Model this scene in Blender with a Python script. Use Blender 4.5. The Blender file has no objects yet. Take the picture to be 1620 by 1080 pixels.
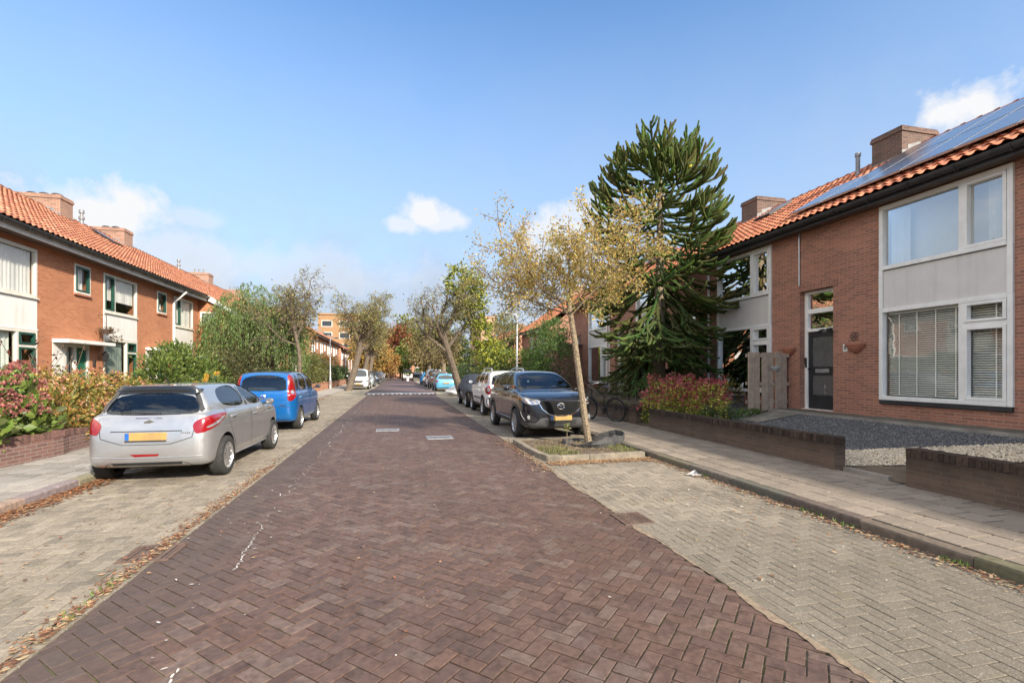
import bpy, bmesh, math, random
import numpy as np
from mathutils import Vector, Matrix
from mathutils.bvhtree import BVHTree
from mathutils.geometry import delaunay_2d_cdt
sc = bpy.context.scene
COL = sc.collection
R = math.radians
PI = math.pi
rng = random.Random(11)

# ------------------------------------------------------------------ mesh helpers
class MB:
    def __init__(s):
        s.v = []; s.f = []; s.m = []; s.c = []
    def face(s, pts, m=0, c=None):
        n = len(s.v); s.v.extend([tuple(p) for p in pts]); s.f.append(tuple(range(n, n + len(pts)))); s.m.append(m); s.c.append(c)
    def box(s, x0, x1, y0, y1, z0, z1, m=0, c=None):
        if x0 > x1: x0, x1 = x1, x0
        if y0 > y1: y0, y1 = y1, y0
        if z0 > z1: z0, z1 = z1, z0
        n = len(s.v)
        s.v += [(x0,y0,z0),(x1,y0,z0),(x1,y1,z0),(x0,y1,z0),(x0,y0,z1),(x1,y0,z1),(x1,y1,z1),(x0,y1,z1)]
        for f in ((0,3,2,1),(4,5,6,7),(0,1,5,4),(1,2,6,5),(2,3,7,6),(3,0,4,7)):
            s.f.append(tuple(n+i for i in f)); s.m.append(m); s.c.append(c)
        return s
    def prism(s, poly, h0, h1, axis='z', m=0, c=None):
        # poly: list of 2-D points, extruded along axis
        def P(a, b, h):
            return {'z': (a, b, h), 'y': (a, h, b), 'x': (h, a, b)}[axis]
        n = len(s.v); k = len(poly)
        s.v += [P(a, b, h0) for a, b in poly] + [P(a, b, h1) for a, b in poly]
        s.f.append(tuple(n+i for i in range(k))); s.m.append(m); s.c.append(c)
        s.f.append(tuple(n+k+i for i in reversed(range(k)))); s.m.append(m); s.c.append(c)
        for i in range(k):
            j = (i+1) % k
            s.f.append((n+i, n+k+i, n+k+j, n+j)); s.m.append(m); s.c.append(c)
        return s
    def tube(s, pts, rad, n=6, m=0, c=None, cap=True):
        pts = [Vector(p) for p in pts]
        if not hasattr(rad, '__len__'): rad = [rad]*len(pts)
        base = len(s.v); up = None
        for i, p in enumerate(pts):
            d = (pts[min(i+1, len(pts)-1)] - pts[max(i-1, 0)])
            if d.length < 1e-9: d = Vector((0,0,1))
            d.normalize()
            if up is None:
                up = Vector((0,0,1)) if abs(d.z) < .9 else Vector((1,0,0))
            a = d.cross(up)
            if a.length < 1e-6: a = d.cross(Vector((1,.3,0)))
            a.normalize(); b = a.cross(d); up = b
            for k in range(n):
                t = 2*PI*k/n
                q = p + (a*math.cos(t) + b*math.sin(t))*rad[i]
                s.v.append((q.x, q.y, q.z))
        for i in range(len(pts)-1):
            for k in range(n):
                k2 = (k+1) % n
                s.f.append((base+i*n+k, base+i*n+k2, base+(i+1)*n+k2, base+(i+1)*n+k)); s.m.append(m); s.c.append(c)
        if cap:
            s.f.append(tuple(base+k for k in reversed(range(n)))); s.m.append(m); s.c.append(c)
            e = base+(len(pts)-1)*n
            s.f.append(tuple(e+k for k in range(n))); s.m.append(m); s.c.append(c)
        return s
    def lathe(s, prof, n=24, axis='z', org=(0,0,0), m=0, c=None):
        # prof: (r, h) pairs
        base = len(s.v); k = len(prof)
        for i in range(n):
            t = 2*PI*i/n
            for r, h in prof:
                a, b = r*math.cos(t), r*math.sin(t)
                q = {'z': (a, b, h), 'x': (h, a, b), 'y': (a, h, b)}[axis]
                s.v.append((q[0]+org[0], q[1]+org[1], q[2]+org[2]))
        for i in range(n):
            j = (i+1) % n
            for q in range(k-1):
                s.f.append((base+i*k+q, base+j*k+q, base+j*k+q+1, base+i*k+q+1)); s.m.append(m); s.c.append(c)
        return s

ROTLOCAL = set()
def mesh(name, v, f, mats, m=None, c=None, smooth=False, ang=None):
    me = bpy.data.meshes.new(name)
    me.from_pydata([tuple(p) for p in v] if not isinstance(v, np.ndarray) else v.tolist(), [], f if not isinstance(f, np.ndarray) else f.tolist())
    if not isinstance(mats, (list, tuple)): mats = [mats]
    for a in mats: me.materials.append(a)
    if m is not None and len(mats) > 1: me.polygons.foreach_set('material_index', np.array(m, dtype=np.int32))
    if c is not None:
        at = me.attributes.new('col', 'FLOAT_COLOR', 'FACE')
        arr = np.ones((len(f), 4), dtype=np.float32); arr[:, :3] = np.array(c, dtype=np.float32)
        at.data.foreach_set('color', arr.ravel())
    me.polygons.foreach_set('use_smooth', np.full(len(me.polygons), bool(smooth)))
    me.update()
    if smooth and ang:
        me.set_sharp_from_angle(angle=R(ang))
    return me
def fixn(me):
    bm = bmesh.new(); bm.from_mesh(me); bmesh.ops.recalc_face_normals(bm, faces=bm.faces); bm.to_mesh(me); bm.free()
def link(name, me, parent=None, loc=None):
    o = bpy.data.objects.new(name, me); COL.objects.link(o)
    if parent is not None:
        o.parent = parent
        r = parent
        chain = parent
        while chain.parent: chain = chain.parent
        if chain.name not in ROTLOCAL and parent.parent is None:
            o.matrix_parent_inverse = Matrix.Translation(-Vector(parent.location))
    if loc is not None: o.location = loc
    return o
def build(mb, name, mats, parent=None, smooth=False, ang=35, tagd=None, bevel=0):
    c = mb.c if any(x is not None for x in mb.c) else None
    v = mb.v; loc = None
    if parent is None:
        a = np.array(v); loc = Vector(((a[:,0].min()+a[:,0].max())/2, (a[:,1].min()+a[:,1].max())/2, a[:,2].min()))
        v = (a - np.array(loc))
    me = mesh(name, v, mb.f, mats, mb.m, c, smooth, ang)
    if parent is not None or True: fixn(me)
    o = link(name, me, parent, loc)
    if bevel:
        md = o.modifiers.new('bevel', 'BEVEL'); md.width = bevel; md.segments = 2; md.limit_method = 'ANGLE'; md.angle_limit = R(40)
    return o
def tag(o, label=None, cat=None, group=None, kind=None):
    if label: o['label'] = label
    if cat: o['category'] = cat
    if group: o['group'] = group
    if kind: o['kind'] = kind
    return o
def thing(name, label, cat, loc=(0,0,0), rz=0, group=None, local=False):
    o = bpy.data.objects.new(name, None); COL.objects.link(o); o.empty_display_size = .3
    o.location = loc; o.rotation_euler = (0,0,rz)
    if local: ROTLOCAL.add(o.name)
    return tag(o, label, cat, group)

# ------------------------------------------------------------------ materials
class NT:
    def __init__(s, m):
        m.use_nodes = True
        s.t = m.node_tree; s.t.nodes.clear(); s.m = m
    def n(s, typ, **kw):
        x = s.t.nodes.new('ShaderNode'+typ)
        for k, v in kw.items():
            if k == 'ins':
                for a, b in v.items(): x.inputs[a].default_value = b
            else: setattr(x, k, v)
        return x
    def l(s, a, b): s.t.links.new(a, b)
    def mix(s, fac, a, b, mode='MIX'):
        x = s.n('Mix', data_type='RGBA', blend_type=mode)
        for sock, val in ((x.inputs[0], fac), (x.inputs[6], a), (x.inputs[7], b)):
            if hasattr(val, 'is_linked') or hasattr(val, 'links'): s.l(val, sock)
            elif isinstance(val, (int, float)): sock.default_value = val
            else: sock.default_value = (val[0], val[1], val[2], 1)
        return x.outputs[2]
    def math(s, op, a, b=None, c=None, clamp=False):
        x = s.n('Math', operation=op, use_clamp=clamp)
        for i, val in enumerate((a, b, c)):
            if val is None: continue
            if hasattr(val, 'links'): s.l(val, x.inputs[i])
            else: x.inputs[i].default_value = val
        return x.outputs[0]
    def noise(s, scale, detail=4, vec=None, rough=.55):
        x = s.n('TexNoise', ins={'Scale': scale, 'Detail': detail, 'Roughness': rough})
        if vec is None:
            tc = s.n('TexCoord'); vec = tc.outputs['Object']
        s.l(vec, x.inputs['Vector']); return x.outputs['Fac']
    def ramp(s, fac, a, b):
        x = s.n('MapRange', ins={'From Min': a, 'From Max': b}); x.clamp = True
        s.l(fac, x.inputs['Value']); return x.outputs['Result']
    def bump(s, h, strength=.3, dist=.01):
        x = s.n('Bump', ins={'Strength': strength, 'Distance': dist}); s.l(h, x.inputs['Height']); return x.outputs['Normal']
    def out(s, sh):
        o = s.n('OutputMaterial'); s.l(sh, o.inputs['Surface'])
    def principled(s, color=None, rough=.6, metal=0, normal=None, **kw):
        p = s.n('BsdfPrincipled')
        if color is not None:
            if hasattr(color, 'links'): s.l(color, p.inputs['Base Color'])
            else: p.inputs['Base Color'].default_value = (*color[:3], 1)
        if hasattr(rough, 'links'): s.l(rough, p.inputs['Roughness'])
        else: p.inputs['Roughness'].default_value = rough
        p.inputs['Metallic'].default_value = metal
        if normal is not None: s.l(normal, p.inputs['Normal'])
        for k, v in kw.items(): p.inputs[k.replace('_', ' ')].default_value = v
        return p.outputs[0]
def newmat(name):
    return NT(bpy.data.materials.new(name))
def pm(name, c1, c2=None, scale=8, rough=.6, metal=0, bump=0, bscale=40, streak=0, **kw):
    t = newmat(name)
    if c2 is None: c2 = tuple(x*.8 for x in c1)
    f = t.ramp(t.noise(scale, 6), .35, .65)
    col = t.mix(f, c1, c2)
    if streak:      # rain streaks running down
        mp = t.n('Mapping'); mp.inputs['Scale'].default_value = (9, 9, .55); t.l(t.n('TexCoord').outputs['Object'], mp.inputs[0])
        col = t.mix(t.math('MULTIPLY', t.ramp(t.noise(1.0, 5, mp.outputs[0]), .52, .75), streak), col, t.mix(1, col, (.62, .6, .55), 'MULTIPLY'))
    nrm = t.bump(t.noise(bscale, 3), bump, .01) if bump else None
    t.out(t.principled(col, rough, metal, nrm, **kw)); return t.m
def paint(name, c, rough=.32, metal=.0, flake=0, coat=1, croug=.04):
    t = newmat(name)
    f = t.noise(2.5, 3)
    col = t.mix(t.ramp(f, .3, .7), c, tuple(x*.93 for x in c))
    dust = t.ramp(t.noise(9, 6), .45, .8)
    rg = t.math('MULTIPLY_ADD', dust, .12, rough)
    t.out(t.principled(col, rg, metal, None, Coat_Weight=coat, Coat_Roughness=croug)); return t.m
def am(name, rough=.6, transl=0, nscale=30, nvar=.35, bump=0, bdist=.003, spec=.5, tint=None):
    # colour comes from the per-face attribute 'col'
    t = newmat(name)
    a = t.n('Attribute', attribute_name='col').outputs['Color']
    f = t.ramp(t.noise(nscale, 5), .3, .72)
    col = t.mix(f, a, t.mix(1, a, (1-nvar,)*3, 'MULTIPLY'))
    if tint: col = tint(t, col)
    nrm = t.bump(t.noise(nscale*2.5, 4), bump, bdist) if bump else None
    p = t.principled(col, rough, 0, nrm, Specular_IOR_Level=spec)
    if transl:
        tr = t.n('BsdfTranslucent'); t.l(col, tr.inputs['Color'])
        mx = t.n('MixShader'); mx.inputs[0].default_value = transl
        t.l(p, mx.inputs[1]); t.l(tr.outputs[0], mx.inputs[2]); p = mx.outputs[0]
    t.out(p); return t.m
def brickmat(name, c1, c2, mortar, bw=.22, bh=.0625, ms=.008, stain=None, vert=False):
    t = newmat(name)
    tc = t.n('TexCoord'); g = t.n('NewGeometry')
    sp = t.n('SeparateXYZ'); t.l(tc.outputs['Object'], sp.inputs[0])
    sn = t.n('SeparateXYZ'); t.l(g.outputs['Normal'], sn.inputs[0])
    isx = t.math('GREATER_THAN', t.math('ABSOLUTE', sn.outputs[0]), .6)
    u = t.n('Mix', data_type='FLOAT'); t.l(isx, u.inputs[0]); t.l(sp.outputs[0], u.inputs[2]); t.l(sp.outputs[1], u.inputs[3])
    isz = t.math('GREATER_THAN', t.math('ABSOLUTE', sn.outputs[2]), .6)
    w = t.n('Mix', data_type='FLOAT'); t.l(isz, w.inputs[0]); t.l(sp.outputs[2], w.inputs[2]); t.l(sp.outputs[0], w.inputs[3])
    cb = t.n('CombineXYZ'); t.l(u.outputs[0], cb.inputs[0]); t.l(w.outputs[0], cb.inputs[1])
    if vert:
        cb = t.n('CombineXYZ'); t.l(w.outputs[0], cb.inputs[0]); t.l(u.outputs[0], cb.inputs[1])
    b = t.n('TexBrick', ins={'Scale': 1, 'Mortar Size': ms, 'Mortar Smooth': .15, 'Bias': -.1, 'Brick Width': bw, 'Row Height': bh})
    b.inputs['Color1'].default_value = (*c1, 1); b.inputs['Color2'].default_value = (*c2, 1); b.inputs['Mortar'].default_value = (*mortar, 1)
    t.l(cb.outputs[0], b.inputs['Vector'])
    big = t.ramp(t.noise(.9, 6), .35, .7)
    fine = t.ramp(t.noise(26, 5), .3, .75)
    col = t.mix(t.math('MULTIPLY', big, .4), b.outputs['Color'], t.mix(1, b.outputs['Color'], (.62, .58, .58), 'MULTIPLY'))
    col = t.mix(t.math('MULTIPLY', fine, .35), col, t.mix(1, col, (.6, .6, .62), 'MULTIPLY'))
    if stain:
        col = stain(t, col, sp)
    hb = t.math('ADD', t.math('MULTIPLY', b.outputs['Fac'], -1.0), t.math('MULTIPLY', t.noise(60, 3), .35))
    t.out(t.principled(col, .88, 0, t.bump(hb, .7, .006), Specular_IOR_Level=.25)); return t.m
def glassmat(name, tint=(1,1,1), base=.07, refl=1.0, rough=0.0, wav=.025):
    t = newmat(name)
    lw = t.n('Fresnel', ins={'IOR': 1.5})
    f = t.math('MULTIPLY_ADD', lw.outputs[0], refl, base, clamp=True)
    tr = t.n('BsdfTransparent'); tr.inputs[0].default_value = (*tint, 1)
    gl = t.n('BsdfGlossy', ins={'Roughness': rough})
    nz = t.bump(t.noise(1.6, 2), wav, .05)
    if wav: t.l(nz, gl.inputs['Normal'])
    mx = t.n('MixShader'); t.l(f, mx.inputs[0]); t.l(tr.outputs[0], mx.inputs[1]); t.l(gl.outputs[0], mx.inputs[2])
    t.out(mx.outputs[0]); return t.m

M = {}
def initmats():
    M['white'] = pm('white_painted_wood', (.83,.82,.79), (.75,.74,.71), 5, .4, streak=.25)
    M['cream'] = pm('cream_painted_wood', (.72,.69,.60), (.62,.58,.5), 5, .4)
    M['panel_white'] = pm('white_infill_panel', (.76,.74,.70), (.69,.67,.63), 2, .55, streak=.35)
    M['panel_grey'] = pm('grey_infill_panel', (.66,.63,.60), (.6,.575,.55), 2, .55, streak=.3)
    M['green'] = pm('green_paint', (.015,.07,.05), (.01,.05,.035), 6, .35)
    M['doorgreen'] = pm('bright_green_door', (.01,.13,.075), (.01,.1,.055), 4, .35)
    M['doorblack'] = pm('black_door', (.02,.022,.025), (.03,.03,.033), 5, .35)
    M['dark'] = pm('dark_interior', (.05,.05,.05), (.03,.03,.03), 4, .9)
    M['room'] = pm('room_wall', (.32,.3,.27), (.25,.23,.2), 2, .9)
    M['gutter'] = pm('dark_gutter', (.022,.024,.027), (.04,.04,.042), 6, .45)
    M['zinc'] = pm('zinc_grey', (.28,.29,.3), (.2,.2,.21), 7, .5, .3)
    M['lead'] = pm('lead_flashing', (.16,.165,.17), (.25,.25,.25), 6, .55)
    M['soffit'] = pm('brown_soffit', (.12,.08,.06), (.09,.06,.05), 4, .7)
    M['fascia'] = pm('fascia_board', (.62,.58,.52), (.5,.46,.42), 4, .55)
    def lichen(t, col):
        col = t.mix(t.math('MULTIPLY', t.ramp(t.noise(1.6, 8, rough=.7), .5, .68), .45), col, t.mix(1, col, (.55, .52, .52), 'MULTIPLY'))
        return t.mix(t.math('MULTIPLY', t.ramp(t.noise(9, 7, rough=.8), .6, .68), .3), col, (.3, .27, .2))
    M['tile_orange'] = am('clay_roof_tiles', .8, 0, 14, .4, .3, .004, .35, lichen)
    M['brick_l'] = brickmat('orange_brick', (.54,.215,.105), (.43,.16,.075), (.46,.27,.17), ms=.007)
    M['brick_r'] = brickmat('brown_red_brick', (.445,.195,.13), (.27,.13,.096), (.44,.285,.21), ms=.009)
    M['brick_far'] = brickmat('salmon_brick', (.52,.24,.14), (.45,.2,.12), (.5,.32,.22))
    M['brick_ch'] = brickmat('weathered_chimney_brick', (.2,.12,.09), (.11,.075,.065), (.24,.2,.17))
    M['brick_chl'] = brickmat('pale_chimney_brick', (.40,.22,.15), (.26,.14,.1), (.44,.36,.29))
    def dirty(t, col, sp):
        top = t.ramp(t.math('ADD', sp.outputs[2], t.math('MULTIPLY', t.noise(3.2, 5), .22)), .36, .62)
        col = t.mix(t.math('MULTIPLY', top, .78), col, (.035,.026,.02))
        return col
    M['brick_gw'] = brickmat('grimy_garden_wall_brick', (.165,.112,.082), (.12,.083,.064), (.16,.13,.1), stain=dirty)
    M['brick_gl'] = brickmat('brown_garden_wall_brick', (.235,.125,.105), (.165,.09,.08), (.27,.22,.19))
    M['glass'] = glassmat('window_glass', (.95,.97,.96), .03, .95)
    M['glass_up'] = glassmat('upper_window_glass', (.9,.95,.96), .30, 1.3)
    M['glass_l'] = glassmat('clear_window_glass', (.98,.99,.98), .01, .55)
    M['carglass'] = glassmat('car_glass', (.5,.6,.64), .05, 1.2, wav=0)
    M['curtain'] = pm('net_curtain', (.78,.82,.75), (.7,.74,.67), 3, .9)
    M['curtain_w'] = pm('white_curtain', (.86,.85,.8), (.8,.79,.75), 3, .9)
    M['blindgreen'] = pm('pale_green_blind', (.4,.47,.42), (.35,.42,.37), 3, .85)
    M['blind'] = pm('venetian_slats', (.82,.82,.77), (.76,.76,.7), 3, .5)
    M['solar'] = paint('solar_panel_glass', (.07,.072,.078), .25, 0, 0, 1, .2)
    M['alu'] = pm('aluminium', (.55,.56,.57), (.45,.46,.47), 8, .35, .8)
    M['chrome'] = pm('chrome', (.75,.76,.77), (.7,.7,.71), 8, .12, 1)
    M['black'] = pm('black_plastic', (.018,.018,.019), (.028,.028,.029), 9, .5)
    M['blackgloss'] = paint('gloss_black', (.01,.01,.011), .12)
    M['rubber'] = pm('tyre_rubber', (.02,.02,.02), (.035,.034,.032), 14, .85, 0, .3, 60)
    M['rim'] = pm('wheel_alloy', (.6,.6,.61), (.5,.5,.5), 10, .3, .85)
    M['red'] = paint('tail_lamp_red', (.24,.004,.007), .15)
    M['lampclear'] = paint('lamp_clear', (.42,.43,.45), .1, .5)
    M['amber'] = paint('lamp_amber', (.6,.2,.03), .15)
    M['plate'] = pm('yellow_plate', (.5,.32,.08), (.34,.22,.09), 5, .4)
    M['plateblue'] = pm('plate_blue', (.02,.13,.42), (.02,.1,.36), 5, .4)
    M['terracotta'] = pm('terracotta', (.42,.17,.1), (.36,.14,.09), 9, .8)
    M['wood_grey'] = pm('weathered_wood', (.50,.385,.29), (.36,.28,.21), 6, .8, 0, .4, 22, streak=.5)
    M['wood_dark'] = pm('dark_wood', (.1,.065,.045), (.07,.05,.035), 8, .7)
    M['bark'] = pm('tree_bark', (.15,.105,.065), (.07,.05,.035), 14, .9, 0, .9, 26)
    M['bark_pale'] = pm('pale_bark', (.30,.235,.15), (.11,.085,.06), 24, .9, 0, 1.0, 34)
    M['bark_grey'] = pm('grey_bark', (.17,.13,.092), (.085,.065,.048), 9, .9, 0, .9, 18)
    M['leaf'] = am('leaves', .5, .28, 3, .25)
    M['leaf_gold'] = am('golden_leaves', .5, .5, 3, .2)
    M['leaf_far'] = am('distant_leaves', .6, .3, .8, .35)
    M['petal'] = am('petals', .6, .3, 6, .2)
    M['puzzle'] = am('monkey_puzzle_scales', .75, .05, 22, .5, .6, .01, .25)
    M['lamp_post'] = pm('galvanised_post', (.5,.51,.52), (.42,.43,.44), 5, .5, .4)
    M['steelrust'] = pm('rusty_iron', (.19,.12,.09), (.11,.075,.06), 20, .7, .3)
    M['mat'] = pm('black_root_sheet', (.035,.035,.037), (.06,.06,.06), 5, .6, 0, .5, 9)
    M['litter'] = am('fallen_leaves', .7, .15, 8, .3)
    M['stone'] = am('loose_stones', .8, 0, 30, .3)
    M['concrete'] = pm('concrete', (.3,.275,.24), (.2,.18,.155), 5, .9, 0, .4, 50)
    M['soil'] = pm('soil', (.075,.055,.038), (.13,.1,.07), 3, .95, 0, .8, 24)
    M['whiteplastic'] = pm('white_plastic_sheet', (.75,.75,.76), (.6,.6,.62), 4, .5)
initmats()
CLOUDS_AND_FILL = [(205,318,.055,.055,1),(165,338,.10,.055,1),(115,355,.10,.05,.85),(250,400,.30,.06,.45),(668,336,.05,.04,.95),(700,350,.08,.026,.8),(640,356,.05,.022,.7),(1545,165,.075,.05,1),(1570,212,.10,.06,.75),(905,362,.12,.075,.8),(318,345,.06,.025,.35),(430,420,.3,.06,.3),(72,43,.30,.17,1),(85,36,.3,.3,1),(105,42,.5,.35,1),(150,50,.6,.4,.95),(-118,26,.5,.3,.95),(-88,32,.6,.42,.97)]  # closing entries, in degrees: unseen clouds, mostly added as fill for the shade
# ------------------------------------------------------------------ ground
XL, XR = -2.02, 2.43          # road edges
KL, KR = -4.36, 4.60          # kerb faces
WL, WR = -5.95, 6.60          # garden wall fronts
YB = 34.0                     # the raised table starts here
def herring(x0, x1, y0, y1, diag, L=.2, W=.1, skip=None):
    """bricks of a herringbone bond: list of (corner points, orientation)"""
    cx, cy = (x0+x1)/2, (y0+y1)/2
    rad = math.hypot(x1-x0, y1-y0)/2 + .3
    ca, sa = (math.cos(R(45)), math.sin(R(45))) if diag else (1, 0)
    n = int(rad/W)+2
    out = []
    for i in range(-n, n):
        for j in range(-n, n):
            d = (i-j) % 4
            if d == 0: w, h, o = 2, 1, 0
            elif d == 3: w, h, o = 1, 2, 1
            else: continue
            mx, my = (i+w/2)*W, (j+h/2)*W
            X, Y = cx+mx*ca-my*sa, cy+mx*sa+my*ca
            if X < x0-.07 or X > x1+.07 or Y < y0-.07 or Y > y1+.07: continue
            if skip and skip(X, Y): continue
            out.append((X, Y, w*W, h*W))
    return out, (ca, sa)
def lay(bricks, cs, x0, x1, y0, y1, palette, gap, top, drop, seed, tilt=.003):
    r = random.Random(seed); ca, sa = cs
    V = []; F = []; C = []
    for X, Y, w, h in bricks:
        g = gap*(.6+.8*r.random())/2; b = .0035
        tx, ty = r.gauss(0, tilt), r.gauss(0, tilt); dz = r.gauss(0, tilt*.5)
        rot = r.gauss(0, .008); c2, s2 = math.cos(rot), math.sin(rot)
        base = len(V)
        for k, (e, z) in enumerate(((g, -drop), (g, -b*.6), (g+b, 0))):
            for sx, sy in ((-1,-1),(1,-1),(1,1),(-1,1)):
                mx, my = sx*(w/2-e), sy*(h/2-e)
                mx, my = mx*c2-my*s2, mx*s2+my*c2
                px = X+mx*ca-my*sa; py = Y+mx*sa+my*ca
                px = min(max(px, x0), x1); py = min(max(py, y0), y1)
                V.append((px, py, top+z+dz+(mx*tx+my*ty)*10*(.1)))
        col = r.choice(palette); f = 1+r.gauss(0, .07)
        col = tuple(max(.01, q*f) for q in col)
        for a in (0, 4):
            for k in range(4):
                k2 = (k+1) % 4
                F.append((base+a+k, base+a+k2, base+a+4+k2, base+a+4+k)); C.append(col)
        F.append((base+8, base+9, base+10, base+11)); C.append(col)
    return V, F, C
def roadtint(t, col):
    sp = t.n('SeparateXYZ'); t.l(t.n('TexCoord').outputs['Object'], sp.inputs[0]); X = sp.outputs[0]
    n1 = t.ramp(t.noise(.5, 7, rough=.65), .42, .66)          # broad worn and dirty areas
    col = t.mix(t.math('MULTIPLY', n1, .5), col, t.mix(1, col, (.66, .64, .64), 'MULTIPLY'))
    n2 = t.ramp(t.noise(9, 8, rough=.75), .5, .62)            # dark blotches inside the bricks
    col = t.mix(t.math('MULTIPLY', n2, .7), col, t.mix(1, col, (.55, .52, .52), 'MULTIPLY'))
    n3 = t.ramp(t.noise(1.3, 8, rough=.7), .56, .70)          # pale scuffed areas
    col = t.mix(t.math('MULTIPLY', n3, .45), col, (.20, .165, .145))
    wob = t.math('MULTIPLY', t.math('SUBTRACT', t.noise(1.2, 6), .5), 1.1)
    left = t.ramp(t.math('ADD', X, wob), -1.15, -1.75)        # dirt washed to the left gutter
    col = t.mix(t.math('MULTIPLY', left, .55), col, (.075, .058, .05))
    return col
def parktint(t, col):
    sp = t.n('SeparateXYZ'); t.l(t.n('TexCoord').outputs['Object'], sp.inputs[0])
    n1 = t.ramp(t.noise(.8, 7, rough=.65), .46, .68)
    col = t.mix(t.math('MULTIPLY', n1, .55), col, t.mix(1, col, (.55, .54, .52), 'MULTIPLY'))
    wob = t.math('MULTIPLY', t.math('SUBTRACT', t.noise(.9, 6), .5), 3.0)
    near = t.ramp(t.math('ADD', sp.outputs[1], wob), 5.6, 3.4)    # the nearest bay is the mossiest
    near = t.math('MULTIPLY', near, t.ramp(sp.outputs[0], 1.0, 3.0))
    col = t.mix(t.math('MULTIPLY', near, .68), col, (.115, .10, .078))
    n2 = t.ramp(t.noise(2.3, 8, rough=.78), t_lo, t_hi)
    col = t.mix(t.math('MULTIPLY', n2, .42), col, (.125, .115, .05))
    n3 = t.ramp(t.noise(95, 2), .60, .66)
    return t.mix(t.math('MULTIPLY', n3, t.math('MULTIPLY_ADD', near, .34, .1)), col, (.42, .40, .35))
t_lo, t_hi = .56, .68
def pavetint(t, col):
    n1 = t.ramp(t.noise(1.3, 7, rough=.65), .45, .7)
    col = t.mix(t.math('MULTIPLY', n1, .5), col, t.mix(1, col, (.66, .64, .6), 'MULTIPLY'))
    n2 = t.ramp(t.noise(6, 8, rough=.75), .56, .68)
    return t.mix(t.math('MULTIPLY', n2, .35), col, t.mix(1, col, (.5, .48, .42), 'MULTIPLY'))
m_road = am('dark_red_road_brick', .62, 0, 22, .4, .5, .004, .4, roadtint)
m_park = am('grey_parking_brick', .85, 0, 40, .4, .6, .004, .3, parktint)
m_pave = am('concrete_paving_tile', .85, 0, 30, .3, .4, .003, .3, pavetint)
def jointmat():
    t = newmat('sandy_mossy_joints')
    a = t.mix(t.ramp(t.noise(3, 6), .4, .6), (.17, .14, .10), (.09, .08, .055))
    a = t.mix(t.ramp(t.noise(1.7, 7, rough=.7), .5, .62), a, (.08, .1, .025))
    t.out(t.principled(a, .95, 0, t.bump(t.noise(90, 3), .6, .01))); return t.m
m_joint = jointmat()
m_gap = pm('dark_tile_gap', (.045,.038,.028), (.07,.065,.03), 3, .95)
def sheet(name, x0, x1, y0, y1, z, mats, kind='structure', nz=None):
    mb = MB(); mb.face([(x0,y0,z),(x1,y0,z),(x1,y1,z),(x0,y1,z)])
    o = build(mb, name, mats)
    return tag(o, kind=kind)

def groundmat():
    t = newmat('grassy_ground')
    a = t.mix(t.ramp(t.noise(.15, 6), .4, .6), (.06, .075, .025), (.1, .085, .05))
    t.out(t.principled(a, .95)); return t.m
sheet('ground', -700, 700, -300, 1500, -.06, groundmat())

# road: laid bricks near, the same brick as a plain surface far away
NEAR = -1.0
br, cs = herring(XL, XR, NEAR, YB, True)
pal = [(.140,.088,.069), (.130,.082,.065), (.146,.092,.072), (.122,.077,.063), (.134,.082,.064), (.162,.112,.091), (.142,.085,.064), (.137,.086,.068)]
V, F, C = lay(br, cs, XL, XR, NEAR, YB, pal, .009, 0, .010, 3, .0022)
n = len(V); V += [(XL,NEAR,-.011),(XR,NEAR,-.011),(XR,YB,-.011),(XL,YB,-.011)]; F.append((n,n+1,n+2,n+3)); C.append((.1,.08,.06))
mi = [0]*(len(F)-1)+[1]
road = link('road', mesh('road', V, F, [m_road, m_joint], mi, C)); tag(road, kind='structure')
def farroadmat():
    t = newmat('dark_red_road_far')
    a = t.mix(t.ramp(t.noise(6, 6), .35, .65), (.15,.098,.088), (.115,.074,.068))
    t.out(t.principled(roadtint(t, a), .6, 0, t.bump(t.noise(30, 4), .4, .01))); return t.m
m_roadfar = farroadmat()
mb = MB()
ys = [YB, YB+1.6, YB+9, YB+10.6, 150]; zs = [0, .1, .1, 0, 0]
for i in range(4):
    mb.face([(XL-.2,ys[i],zs[i]),(XR+.2,ys[i],zs[i]),(XR+.2,ys[i+1],zs[i+1]),(XL-.2,ys[i+1],zs[i+1])])
o = build(mb, 'road_table', m_roadfar); tag(o, kind='structure')
# white band with teeth on the ramp
mb = MB(); slope = .1/1.6
def rz(y): return (y-YB)*slope+.006
def bend(x): return YB+.35-.06*((x-.2)/2.2)**2*2
xs = np.linspace(-2.1, 2.5, 25)
for a, b in zip(xs[:-1], xs[1:]):
    ya, yb = bend(a)+.45, bend(b)+.45
    mb.face([(a,ya,rz(ya)),(b,yb,rz(yb)),(b,yb+.42,rz(yb+.42)),(a,ya+.42,rz(ya+.42))])
for i in range(15):
    x = -1.95+i*.31; y = bend(x)+.45; big = i % 2
    l = .62 if big else .42; w0 = .085; w1 = .075 if big else .02
    mb.face([(x-w1,y-l,rz(y-l)),(x+w1,y-l,rz(y-l)),(x+w0,y,rz(y)),(x-w0,y,rz(y))])
for a, b in zip(xs[:-1:2], xs[2::2]):
    mb.face([(a,99,.01),(b,99,.01),(b,99.7,.01),(a,99.7,.01)])
m_mark = pm('worn_white_marking', (.74,.73,.7), (.5,.48,.46), 9, .7)
o = build(mb, 'road_marking', m_mark); tag(o, kind='structure')

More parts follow.
